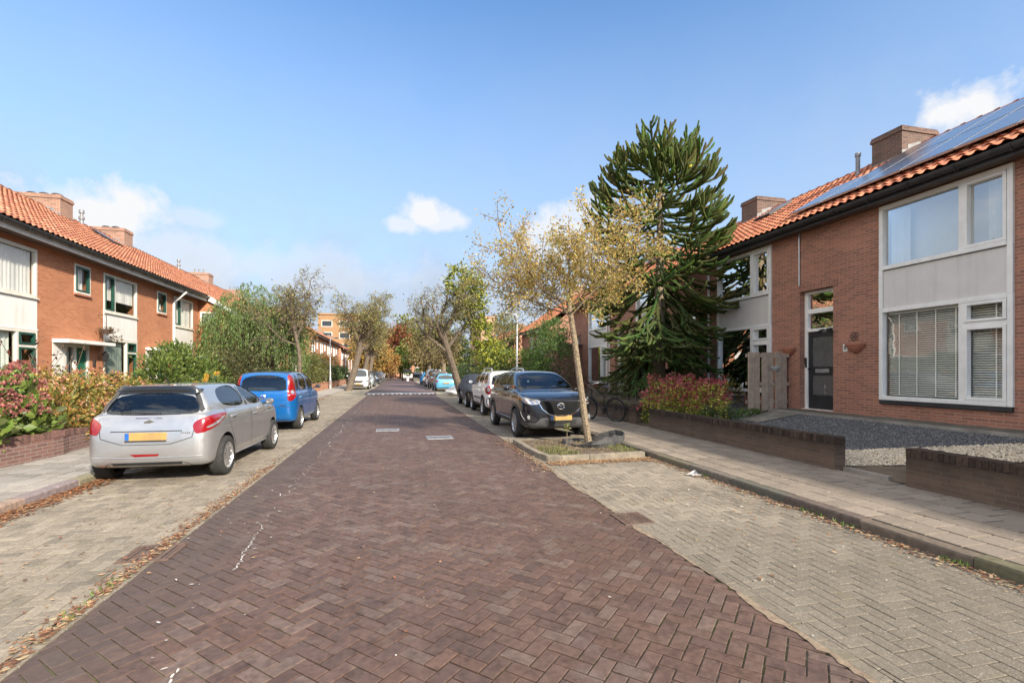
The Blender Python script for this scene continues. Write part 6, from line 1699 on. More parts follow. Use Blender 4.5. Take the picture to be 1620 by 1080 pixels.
mb.tube([(-.078,q.y+.02,.825),(-.03,q.y+.022,.822),(0,q.y+.024,.785),(.03,q.y+.022,.822),(.078,q.y+.02,.825)], .009, 6); build(mb, 'badge', M['chrome'], c, smooth=True)
lamps(B, c, 'headlight', M['lampclear'], 150, [(.50,2.18,.93),(.52,2.2,.86),(.62,2.15,.83),(.80,1.95,.86),(.88,1.65,.97),(.89,1.5,1.04),(.82,1.75,1.02),(.66,2.0,.965)], .006)
lamps(B, c, 'headlight_reflector', M['chrome'], 150, [(.64,2.13,.945),(.62,2.15,.88),(.68,2.08,.855),(.76,1.98,.88),(.76,1.95,.95),(.70,2.02,.965)], .010)
lamps(B, c, 'indicator', M['amber'], 138, [(.82,1.82,.93),(.86,1.7,.95),(.875,1.6,1.0),(.84,1.75,.99)], .010)
for s_ in (1, -1):
    patch(B, c, 'fog_recess', M['black'], 'front', [(s_*-.86,.66),(s_*-.78,.66),(s_*-.56,.50),(s_*-.62,.44),(s_*-.82,.46)], .006, .05)
    ribbon(B, c, 'fog_trim', M['alu'], 'front', [(s_*-.86,.66),(s_*-.845,.56),(s_*-.80,.455)], .018, .010)
    q = B.ray(PI, s_*-.74, .54); mb = MB(); mb.lathe([(.001,.012),(.04,.012),(.05,.0),(.05,-.03)], 16, 'y', (s_*.74, q.y+.012, .54)); build(mb, 'fog_light', M['lampclear'], c, smooth=True)
patch(B, c, 'bumper_lower', M['clad'], 'front', [(-.88,.28),(-.88,.42),(-.60,.42),(-.48,.53),(.48,.53),(.60,.42),(.88,.42),(.88,.28)], .008, .06)
patch(B, c, 'air_intake', M['black'], 'front', [(-.40,.50),(-.36,.39),(.36,.39),(.40,.50)], .014, .05)
plate(B, c, 'front', .53, .52, .11)
ribbon(B, c, 'bonnet_edge', M['black'], 'front', [(-.62,.985),(0,.945),(.62,.985)], .008, .002)
mirrors(B, c, P_black, .88, 1.19, 1.0)
for s_ in (1,-1):
    q = B.ray(PI, s_*.3, 1.15)
    mb = MB(); mb.tube([(s_*.1-.15, 1.30, 1.155), (s_*.1-.5+.0, 1.26, 1.18)], .008, 5); build(mb, 'wiper', M['black'], c, smooth=True)

# white boxy SUV
c, B = car(BOXY, 'white boxy sport utility car with roof rails parked behind the black one', 'car', (3.86, 18.72, 0), R(0), P_white, 2)
doors(B, c, P_white, [[(.95,.42),(-.08,.42),(-.08,1.11),(.92,1.1),(1.0,.8)], [(-.10,.42),(-.82,.42),(-.92,.66),(-1.08,.80),(-1.1,1.12),(-.10,1.11)]], [(.08,.98), (-.98,.99)])
for s_, v in ((1,'right'),(-1,'left')):
    for y in B.axles:
        r0, r1 = B.wr+.05, B.wr+.11; n = 22; a0, a1 = -18, 198
        arc = [(s_*y+r1*math.cos(R(a0+(a1-a0)*k/n)), B.wr+.01+r1*math.sin(R(a0+(a1-a0)*k/n))) for k in range(n+1)]
        arc += [(s_*y+r0*math.cos(R(a1+(a0-a1)*k/n)), B.wr+.01+r0*math.sin(R(a1+(a0-a1)*k/n))) for k in range(n+1)]
        patch(B, c, 'arch_trim', M['black'], v, arc, .007, .05)
    patch(B, c, 'sill_cladding', M['black'], v, [(s_*-.85,.28),(s_*-.85,.43),(s_*.88,.43),(s_*.88,.28)], .008, .06)
    patch(B, c, 'door_strip', M['black'], v, [(s_*-.8,.60),(s_*-.8,.65),(s_*.7,.65),(s_*.7,.60)], .008, .06)
    mb = MB(); mb.tube([(s_*.58,-1.7,1.60),(s_*.58,-1.6,1.71),(s_*.57,-.4,1.745),(s_*.56,.1,1.70),(s_*.56,.2,1.62)], .024, 8); build(mb, 'roof_rail', M['alu'], c, smooth=True)
lamps(B, c, 'tail_light', M['red'], 40, [(.70,-2.02,1.1),(.70,-2.04,.80),(.80,-1.95,.80),(.87,-1.75,.88),(.87,-1.75,1.05),(.80,-1.92,1.12)])
lamps(B, c, 'light_lens', M['lampclear'], 40, [(.72,-2.0,1.02),(.72,-2.02,.9),(.80,-1.9,.9),(.80,-1.9,1.02)], .010)
patch(B, c, 'bumper_lower', M['black'], 'rear', [(-.86,.34),(-.86,.70),(.86,.70),(.86,.34)], .006, .08)
patch(B, c, 'reflector', M['red'], 'rear', [(-.8,.42),(-.4,.42),(-.4,.46),(-.8,.46)], .010, .08); patch(B, c, 'reflector', M['red'], 'rear', [(.4,.42),(.8,.42),(.8,.46),(.4,.46)], .010, .08)
plate(B, c, 'rear', .86); mirrors(B, c, P_white, .82, 1.18, .98)

# small car under a grey cover: only the lower parts show
c, B = car(HATCH, 'small dark car mostly hidden under a slate grey fabric cover', 'car', (3.82, 22.9, 0), R(180), P_grey, 1)
def cover(B, root, mat, zmin, name='car_cover', k=.03, sd=1, ycut=None):
    P, Q = B.net(.05, -.035); rs = np.random.RandomState(sd)
    g = B.grad(P); P = P+g*(.018*np.sin(P[:,1]*9+3*P[:,2])*np.sin(P[:,2]*7+P[:,0]*5)+.014*np.sin(P[:,1]*23+P[:,0]*11))[:, None]
    fl = P[:, 2] < zmin+.25; P[fl] += g[fl]*.03
    lim = zmin+.12*np.sin(P[:,1]*2.3+sd)
    keep = [tuple(q) for q in Q.tolist() if all(P[i, 2] > lim[i] for i in q) and (ycut is None or all(P[i,1] < ycut for i in q))]
    used = sorted(set(i for q in keep for i in q)); mp = {a: i for i, a in enumerate(used)}
    return link(name, mesh(name, P[used], [tuple(mp[i] for i in q) for q in keep], [mat], smooth=True), root)
cv = thing('car_cover', 'slate grey fabric cover draped over a small parked car', 'cover', (3.82, 22.9, 0), R(180), None, True)
cover(B, cv, pm('slate_cover_fabric', (.075,.085,.10), (.055,.062,.075), 5, .7, 0, .3, 14), .62, 'fabric', sd=3)
mb = MB(); mb.tube([(.80,-1.3,.66),(.86,-.2,.30),(.80,.4,.62)], .012, 5); build(mb, 'strap', M['black'], cv, smooth=True)

# farther cars: same builders, coarser
def lights_simple(B, c, L, W, belt):
    hw = W/2
    lamps(B, c, 'tail_light', M['red'], 40, [(hw*.72,-L/2+.05,belt-.02),(hw*.75,-L/2,belt-.26),(hw*.97,-L/2+.35,belt-.2),(hw*.95,-L/2+.35,belt)], .008, h=.09)
    lamps(B, c, 'headlight', M['lampclear'], 142, [(hw*.55,L/2-.1,.80),(hw*.6,L/2-.05,.66),(hw*.92,L/2-.35,.70),(hw*.97,L/2-.7,.86)], .008, h=.09)
    patch(B, c, 'grille', M['black'], 'front', [(-.4,.72),(.4,.72),(.34,.60),(-.34,.60)], .006, .1); patch(B, c, 'air_intake', M['black'], 'front', [(-.55,.46),(.55,.46),(.5,.32),(-.5,.32)], .006, .1)
    plate(B, c, 'front', .50); plate(B, c, 'rear', .66)
def fcar(spec, label, cat, x, y, rz, pmat, d=1, mir=True):
    c, B = car(spec, label, cat, (x, y, 0), R(rz), pmat, d)
    lights_simple(B, c, B.L, B.W, B.belt)
    if mir: mirrors(B, c, pmat, .9, B.belt+.1, B.W/2+.08)
    return c, B
c, B = fcar(VAN, 'white delivery van facing the viewer beside the right leaning tree trunk', 'van', -3.42, 46.2, 180, P_white)
mb = MB(); mb.box(-.5, .5, 2.16, 2.22, .74, .80); build(mb, 'grille_bar', M['black'], c)
fcar(HATCH, 'pale silver green hatchback parked right behind the white van', 'car', -3.25, 53.4, 180, P_pale)
fcar(SUV, 'dark navy sport utility car facing the viewer, third in the left row beyond the van', 'car', -3.15, 63.5, 180, P_navy)
fcar(HATCH, 'small dark hatchback, fourth in the left row beyond the van', 'car', -3.1, 71, 180, P_grey)
fcar(BOXY, 'bluish grey car, fifth in the left row beyond the van', 'car', -3.1, 79, 180, paint('blue_grey_paint', (.16,.2,.25), .3, .4))
fcar(HATCH, 'white hatchback at the far end of the left row', 'car', -3.1, 87, 180, P_white, 0)
c, B = fcar(HATCH, 'light blue hatchback seen from behind, beyond the white rubble bag', 'car', 3.72, 40.8, 0, P_lblue)
fcar(BOXY, 'brownish grey car parked ahead of the light blue hatchback', 'car', 3.7, 46.4, 0, paint('brown_grey_paint', (.12,.1,.09), .35, .4))
fcar(VAN, 'white van rising behind the brownish grey car in the right row', 'van', 3.6, 51.8, 0, P_white)
fcar(HATCH, 'navy hatchback between the white van and the blue tarpaulin', 'car', 3.62, 56.6, 0, P_navy, 0)
c, B = fcar(HATCH, 'small car wrapped in a bright blue tarpaulin at the far end of the right row', 'car', 3.55, 61, 0, P_grey, 0)
cv = thing('car_cover', 'bright blue tarpaulin thrown over a car in the far right row', 'tarpaulin', (3.55, 61, 0), 0, None, True)
cover(B, cv, pm('blue_tarpaulin', (.015,.2,.46), (.01,.15,.38), 3, .4, 0, .4, 8), .3, 'fabric', sd=8)
# car standing with its tailgate raised in the carriageway
c, B = fcar(SUV, 'car standing in the far roadway with its tailgate raised and green load inside', 'car', 1.55, 84, 0, P_grey)
mb = MB(); mb.box(-.72, .72, -2.30, -2.262, .55, 1.2); build(mb, 'boot_opening', M['curtain_w'], c)
mb = MB(); mb.prism([(-1.75,1.68),(-1.7,1.74),(-2.75,1.92),(-2.78,1.86)], -.66, .66, 'x'); build(mb, 'tailgate', P_grey, c, bevel=.02)
p, d = cloud([(0,-2.35,1.22,.5,.12,.22)], 160, 5); leaves('plant_load', p, d, .2, GREEN, c, 5)
mb = MB(); mb.lathe([(.001,0),(.2,.02),(.24,.25),(.12,.45),(.001,.5)], 12, 'z', (1.5, 80.6, 0)); b = build(mb, 'rubbish_bag', M['whiteplastic'], smooth=True); tag(b, 'white bag standing on the road behind the car with the raised tailgate', 'bag')
fcar(HATCH, 'white car crossing at the end of the street', 'car', 7.6, 104, 90, P_white, 0)
fcar(HATCH, 'dark car parked across the end of the street', 'car', 3.4, 109, 90, P_navy, 0)
# ------------------------------------------------------------------ walls, screen, street furniture
def wallrun(label, pts, z0, z1, th, mat, capm=None, name='garden_wall', group='low brick garden walls', cap_soldier=True):
    root = thing(name, label, 'wall', (pts[0][0], pts[0][1], z0), 0, group)
    mb = MB(); cp = MB()
    for a, b in zip(pts[:-1], pts[1:]):
        d = Vector((b[0]-a[0], b[1]-a[1], 0)).normalized(); n = Vector((-d.y, d.x, 0))*th
        za, zb = (a[2] if len(a) > 2 else z1), (b[2] if len(b) > 2 else z1)
        P = [(a[0],a[1]),(b[0],b[1]),(b[0]+n.x,b[1]+n.y),(a[0]+n.x,a[1]+n.y)]; k = len(mb.v)
        hc = .11
        mb.v += [(x,y,z0-.1) for x,y in P]+[(P[0][0],P[0][1],za-hc),(P[1][0],P[1][1],zb-hc),(P[2][0],P[2][1],zb-hc),(P[3][0],P[3][1],za-hc)]
        for f in ((0,3,2,1),(4,5,6,7),(0,1,5,4),(1,2,6,5),(2,3,7,6),(3,0,4,7)): mb.f.append(tuple(k+i for i in f)); mb.m.append(0); mb.c.append(None)
        L = math.hypot(b[0]-a[0], b[1]-a[1]); m = int(L/.066); r = random.Random(int(L*100))
        for i in range(m):
            t0, t1 = i/m, (i+.93)/m; zz = za+(zb-za)*(i+.5)/m+r.gauss(0,.0025); o = r.gauss(0,.003)
            q = [Vector((a[0],a[1],0))+d*L*t0-n*(.03+o), Vector((a[0],a[1],0))+d*L*t1-n*(.03+o), Vector((a[0],a[1],0))+d*L*t1+n*1.03, Vector((a[0],a[1],0))+d*L*t0+n*1.03]
            f = 1+r.gauss(0,.16); col = tuple(v*f for v in r.choice(capm))
            cp.prism([(v.x, v.y) for v in q], zz-hc+.002, zz, 'z', 0, col)
    build(mb, 'wall_face', mat, root)
    build(cp, 'coping', M['coping'], root)
    return root
M['coping'] = am('weathered_coping_brick', .9, 0, 26, .5, .6, .004, .2)
capr = [(.07,.05,.04),(.06,.045,.036),(.085,.058,.045),(.055,.04,.033),(.075,.055,.043)]
capl = [(.22,.125,.10),(.19,.105,.09),(.25,.14,.115),(.165,.10,.085)]
wallrun('low grimy brick garden wall in front of the dark gravel garden', [(6.62,11.9,.60),(6.55,6.12,.60)], .1, .60, .2, M['brick_gw'], capr)
wallrun('low grimy brick garden wall at the right edge of the photo', [(6.56,5.05,.60),(6.5,-2,.60)], .1, .60, .2, M['brick_gw'], capr)
wallrun('low brick garden wall behind the black bicycle', [(6.75,24,.52),(6.66,12.75,.56)], .1, .56, .2, M['brick_gw'], capr)
wl = [(-6.28,7.4,.54),(-6.12,9.0,.54),(-5.97,10.25,.54),(-5.96,10.5,.54),(-6.02,10.75,.53),(-6.10,12.0,.47),(-6.12,22,.45)]
wallrun('brown brick garden wall with an upright brick coping below the hydrangeas', wl, .1, .54, .22, M['brick_gl'], capl)
wallrun('salmon brick garden wall running past the left lamp post', [(-5.95,36,.7),(-5.95,60,.7)], .1, .7, .2, M['brick_far'], [(.4,.2,.13),(.34,.17,.11)])

# wooden privacy screen
root = thing('wooden_screen', 'weathered grey wooden board screen standing beside the black front door', 'fence', (9.8, 11.2, .5))
r = random.Random(4)
for i in range(6):
    x = 9.14+i*.215; z1 = 2.13+r.gauss(0,.012)-(.03 if i == 5 else 0); y = 11.2 if i % 2 else 11.172
    mb = MB(); mb.box(x, x+.172, y-(.0 if i % 2 else .02), y+.022, .46, z1); build(mb, 'board', M['wood_grey'], root, bevel=.004)
    mb = MB(); mb.box(x+.14, x+.215, 11.155, 11.168, 2.0, 2.09); mb.box(x+.14, x+.215, 11.155, 11.168, 1.23, 1.30); build(mb, 'batten', M['wood_grey'], root)
for z in (.75, 1.25, 2.0):
    mb = MB(); mb.box(9.12, 10.44, 11.225, 11.26, z, z+.09); build(mb, 'rail', M['wood_grey'], root)
mb = MB(); mb.box(10.37, 10.45, 11.262, 11.34, .4, 2.08); build(mb, 'post', M['wood_grey'], root)
def planter(label, x, y, z, w, h, d, mat, face='x', name='wall_planter', group=None):
    mb = MB(); nn = 12
    rings = []
    for t in range(6):
        u = t/5; rr_ = .35+.65*math.sin(u*PI/2); rings.append([(rr_*math.cos(a), u) for a in np.linspace(0, PI, nn)])
    def P(a, dd, u):
        return (x-dd*d, y+a*w/2, z+u*h) if face == 'x' else (x+a*w/2, y-dd*d, z+u*h)
    def ring(k): 
        u = k/5; rr_ = .35+.65*math.sin(u*PI/2); return [P(rr_*math.cos(a), rr_*math.sin(a), u) for a in np.linspace(0, PI, nn)]
    rs = [ring(k) for k in range(6)]
    for a, b in zip(rs[:-1], rs[1:]):
        for i in range(nn-1): mb.face([a[i], a[i+1], b[i+1], b[i]])
    mb.face(rs[0])
    top = [P(1.06*math.cos(a), 1.06*math.sin(a), .86) for a in np.linspace(0, PI, nn)]; top2 = [P(1.06*math.cos(a), 1.06*math.sin(a), 1) for a in np.linspace(0, PI, nn)]; inn = [P(.9*math.cos(a), .9*math.sin(a), 1) for a in np.linspace(0, PI, nn)]
    for i in range(nn-1): mb.face([top[i], top[i+1], top2[i+1], top2[i]]); mb.face([top2[i], top2[i+1], inn[i+1], inn[i]])
    so = [P(.9*math.cos(a), .9*math.sin(a), .9) for a in np.linspace(0, PI, nn)]; mb.face(so)
    o = build(mb, name, mat, smooth=True, ang=40); return tag(o, label, 'planter', group)
planter('terracotta half bowl planter on the wall beside the house number', 10.495, 9.22, 2.06, .46, .2, .2, M['terracotta'], group='terracotta wall planters')
planter('terracotta half bowl planter on the wall beside the wooden screen', 10.495, 11.2, 2.06, .42, .19, .19, M['terracotta'], group='terracotta wall planters')
planter('pale half bowl planter hanging on the wooden screen', 9.95, 11.15, 1.62, .25, .13, .14, pm('pale_glazed', (.5,.52,.5), (.42,.44,.42), 8, .4), 'y')
# house number plate, wall ornament, wall lamps
t = thing('house_number_plate', 'small white house number plate reading 8 beside the front door', 'number plate', (10.5, 9.5, 2.12))
mb = MB(); mb.box(10.478, 10.498, 9.44, 9.56, 2.09, 2.27); build(mb, 'plate', M['white'], t, bevel=.005)
def text(name, s, size, loc, rot, mat, parent, ext=.003):
    cu = bpy.data.curves.new(name, 'FONT'); cu.body = s; cu.size = size; cu.extrude = ext; cu.align_x = 'CENTER'; cu.align_y = 'CENTER'
    o = bpy.data.objects.new(name, cu); COL.objects.link(o); o.location = loc; o.rotation_euler = rot
    dg = bpy.context.evaluated_depsgraph_get(); dg.update(); me = bpy.data.meshes.new_from_object(o.evaluated_get(dg)); mw = Matrix.LocRotScale(Vector(loc), __import__('mathutils').Euler(rot), None)
    me.transform(mw); me.materials.clear(); me.materials.append(mat); bpy.data.objects.remove(o)
    return link(name, me, parent)
text('numeral', '8', .15, (10.474, 9.5, 2.18), (R(90), 0, R(-90)), M['black'], t)
t = thing('wall_ornament', 'small dark metal ornament on the wall above the terracotta planter', 'ornament', (10.5, 9.25, 2.4))
mb = MB()
for k in range(5):
    a = k*1.25; ring = [(10.48, 9.27+.06*math.cos(a)+.045*math.cos(q), 2.44+.06*math.sin(a)+.045*math.sin(q)) for q in np.linspace(0, 2*PI, 13)]; mb.tube(ring, .007, 5)
build(mb, 'scrollwork', M['steelrust'], t, smooth=True)
t = thing('wall_lamp', 'black twin floodlight above the black front door', 'lamp', (10.48, 9.95, 2.62))
mb = MB(); mb.box(10.44, 10.5, 9.86, 9.98, 2.6, 2.7); mb.tube([(10.44,9.92,2.65),(10.34,9.95,2.63)], .02, 6); build(mb, 'bracket', M['black'], t)
for dy, m_ in ((-.07, 'lampclear'), (.10, 'black')):
    mb = MB(); mb.prism([(10.24,2.62),(10.36,2.68),(10.37,2.64),(10.27,2.57)], 9.92+dy-.06, 9.92+dy+.06, 'y'); build(mb, 'lamp_head', M['black'], t, bevel=.008)
    mb = MB(); mb.prism([(10.238,2.618),(10.252,2.590),(10.24,2.586),(10.226,2.614)], 9.92+dy-.05, 9.92+dy+.05, 'y'); build(mb, 'lamp_glass', M[m_], t)
t = thing('doorbell', 'black doorbell camera on the white door frame', 'doorbell', (10.65, 10.83, 1.9))
mb = MB(); mb.box(10.63, 10.66, 10.80, 10.86, 1.82, 1.98); build(mb, 'casing', M['black'], t, bevel=.008)
mb = MB(); mb.lathe([(.001,-.004),(.018,-.003),(.022,.004)], 14, 'x', (10.628, 10.83, 1.93)); build(mb, 'lens', M['blackgloss'], t, smooth=True)
t = thing('wall_lamp', 'black lantern lamp on the brick beside the green door', 'lamp', (-9.78, 19.0, 1.9))
mb = MB(); mb.tube([(-9.79,19.0,1.75),(-9.68,19.0,1.72),(-9.6,19.0,1.85),(-9.6,19.0,1.95)], .015, 6); build(mb, 'bracket', M['black'], t, smooth=True)
mb = MB(); mb.lathe([(.03,1.94),(.075,1.97),(.10,2.17),(.12,2.18),(.03,2.28),(.001,2.31)], 6, 'z', (-9.6,19.0,0)); build(mb, 'lantern', M['black'], t)
t = thing('letter_box', 'small black letter box on the brick beside the green door', 'letter box', (-9.78, 18.7, 1.75))
mb = MB(); mb.box(-9.795, -9.74, 18.66, 18.75, 1.78, 1.98); build(mb, 'box', M['black'], t, bevel=.01)
t = thing('hanging_basket', 'dark hanging basket with trailing stems high on the left brick wall', 'hanging basket', (-9.6, 19.0, 2.8))
mb = MB(); mb.lathe([(.001,2.86),(.12,2.88),(.2,3.02),(.19,3.03)], 14, 'z', (-9.55,18.95,0)); mb.tube([(-9.79,18.95,3.5),(-9.55,18.95,3.5),(-9.55,18.95,3.03)], .012, 5); build(mb, 'basket', M['wood_dark'], t, smooth=True)
p, d = cloud([(-9.55,18.95,3.0,.26,.34,.12),(-9.5,19.4,2.75,.12,.35,.1)], 240, 9, .2); leaves('trailing_plant', p, d, .07, [(.15,.09,.04),(.1,.08,.035),(.2,.12,.05)], t, 9)

# plastic root sheet round the tree and the little sapling stick
mb = MB(); n = 26; rs_ = random.Random(3); ring0 = []; ring1 = []; ring2 = []
for k in range(n):
    a = 2*PI*k/n; rx, ry = .66, .50
    h = .15+.085*math.cos(a+.35)+.035*math.sin(a*3)+rs_.gauss(0,.016); b = 1+.08*math.sin(a*3+.4)+rs_.gauss(0,.025)
    fl = .02+.05*math.sin(a*3+1.5)+rs_.gauss(0,.02)
    ring0.append((4.08+rx*b*math.cos(a), 9.72+ry*b*math.sin(a), .05)); ring1.append((4.08+(rx+fl*.6)*b*math.cos(a), 9.72+(ry+fl*.6)*b*math.sin(a), .05+h*.5)); ring2.append((4.08+(rx-.02+fl)*b*math.cos(a), 9.72+(ry-.02+fl)*b*math.sin(a), .05+h))
V = ring0+ring1+ring2; F = []
for q in range(2):
    for k in range(n): F.append((q*n+k, q*n+(k+1)%n, (q+1)*n+(k+1)%n, (q+1)*n+k))
lo = Vector((4.08, 9.72, .05)); o = link('root_barrier_sheet', mesh('root_barrier_sheet', np.array(V)-np.array(lo), F, [M['mat']], smooth=False), None, lo)
md = o.modifiers.new('thick', 'SOLIDIFY'); md.thickness = .012
tag(o, 'crumpled black plastic sheet ring round the foot of the leaning golden tree', 'plastic sheet')
t = thing('sapling', 'thin sapling with a tuft of leaves in front of the black car plate', 'sapling', (3.42, 9.55, .05))
mb = MB(); mb.tube([(3.42,9.55,.05),(3.425,9.55,.3),(3.42,9.54,.5)], [.008,.007,.004], 5); build(mb, 'stem', M['bark_pale'], t, smooth=True)
p, d = cloud([(3.42,9.54,.44,.05,.05,.08)], 50, 11, .2); leaves('leaf_tuft', p, d, .05, [(.2,.24,.06),(.25,.24,.1)], t, 11)

# lamp posts
def lamppost(label, x, y, h, arm, name='street_lamp', mat='lamp_post'):
    t = thing(name, label, 'street lamp', (x, y, 0), 0, 'street lamps')
    mb = MB(); mb.lathe([(.09,0),(.09,1.0),(.075,1.05),(.058,1.1),(.045,h)], 14, 'z', (x,y,0)); build(mb, 'pole', M[mat], t, smooth=True, ang=40)
    mb = MB(); mb.box(x-.05, x+.05, y-.095, y-.088, .45, .85); build(mb, 'access_door', M['zinc'], t)
    mb = MB(); mb.tube([(x,y,h-.02),(x+arm*.3,y,h+.12),(x+arm,y,h+.15)], .03, 8); build(mb, 'arm', M[mat], t, smooth=True)
    mb = MB(); xs_ = sorted((x+arm*.9, x+arm*1.7)); mb.box(xs_[0], xs_[1], y-.11, y+.11, h+.10, h+.2); build(mb, 'lamp_head', M['zinc'], t, bevel=.03)
    return t
lamppost('grey street lamp post on the left pavement beside the salmon brick wall', -5.75, 44.5, 4.35, .4)
lamppost('grey street lamp post rising behind the black car on the right', 6.3, 25.6, 4.6, -.4)
lamppost('distant pale street lamp post in front of the white framed house', 5.2, 88, 4.8, -.5)
# white picket post group at the left garden entrance
t = thing('gate_post', 'pair of white wooden gate posts beyond the blue car mirror', 'gate', (-5.95, 33.4, .1))
for dx in (-.16, .16):
    mb = MB(); mb.box(-5.95+dx-.06, -5.95+dx+.06, 33.34, 33.46, .1, 1.15); mb.prism([(-5.95+dx-.07,1.151),(-5.95+dx+.07,1.151),(-5.95+dx,1.24)], 33.33, 33.47, 'y'); build(mb, 'post', M['white'], t, bevel=.006)
for z in (.45, .9):
    mb = MB(); mb.box(-6.05, -5.85, 33.38, 33.42, z, z+.08); build(mb, 'rail', M['white'], t)
# covers and gullies in the road
def grate(label, x, y, w, l, nb, rot=0, mat='steelrust', name='drain_grate', cat='drain', z=.012):
    t = thing(name, label, cat, (x, y, 0), rot, None, True)
    mb = MB(); mb.box(-w/2, w/2, -l/2, -l/2+.03, 0, z); mb.box(-w/2, w/2, l/2-.03, l/2, 0, z); mb.box(-w/2, -w/2+.03, -l/2+.03, l/2-.03, 0, z); mb.box(w/2-.03, w/2, -l/2+.03, l/2-.03, 0, z); build(mb, 'rim', M[mat], t)
    mb = MB(); mb.box(-w/2+.03, w/2-.03, -l/2+.03, l/2-.03, .0, .004); build(mb, 'well', M['black'], t)
    mb = MB()
    for i in range(nb):
        a = -w/2+.05+(w-.1)*i/(nb-1); mb.box(a-.011, a+.011, -l/2+.031, l/2-.031, .005, z-.001)
    build(mb, 'bars', M[mat], t)
grate('rusty iron drain grate at the right edge of the road', 2.50, 4.87, .34, .40, 8)
grate('rusty iron drain grate half covered by leaves at the left edge of the road', -2.12, 4.92, .40, .42, 9)
M['cover'] = pm('worn_steel_cover', (.42,.42,.43), (.24,.24,.25), 18, .5, .4, .8, 60)
grate('grey steel manhole cover left of the middle of the road', -.28, 13.75, .62, .5, 14, 0, 'cover', 'manhole_cover', 'manhole cover')
grate('grey steel manhole cover right of the middle of the road', .98, 11.9, .62, .55, 15, .04, 'cover', 'manhole_cover', 'manhole cover')
# white rubble bag
mb = MB(); n = 22; rings = []
for k in range(8):
    u = k/7; rr_ = math.sin(min(1, u*1.5+.25)*PI/2)*(1-.75*max(0, u-.55)/.45)
    rings.append([(3.62+(.62*rr_*(1+.1*math.sin(5*a+k)))*math.cos(a), 31.8+(.55*rr_*(1+.1*math.sin(4*a+k*1.3)))*math.sin(a), .6*u+.05*math.sin(3*a+k)*u) for a in np.linspace(0, 2*PI, n, endpoint=False)])
for a, b in zip(rings[:-1], rings[1:]):
    for i in range(n): mb.face([a[i], a[(i+1)%n], b[(i+1)%n], b[i]])
mb.face(rings[-1]); tag(build(mb, 'rubble_bag', pm('white_woven_bag', (.72,.72,.72), (.5,.51,.52), 5, .7, 0, .5, 14), smooth=True), 'big white woven rubble bag lying at the road edge by the light blue car', 'bag')
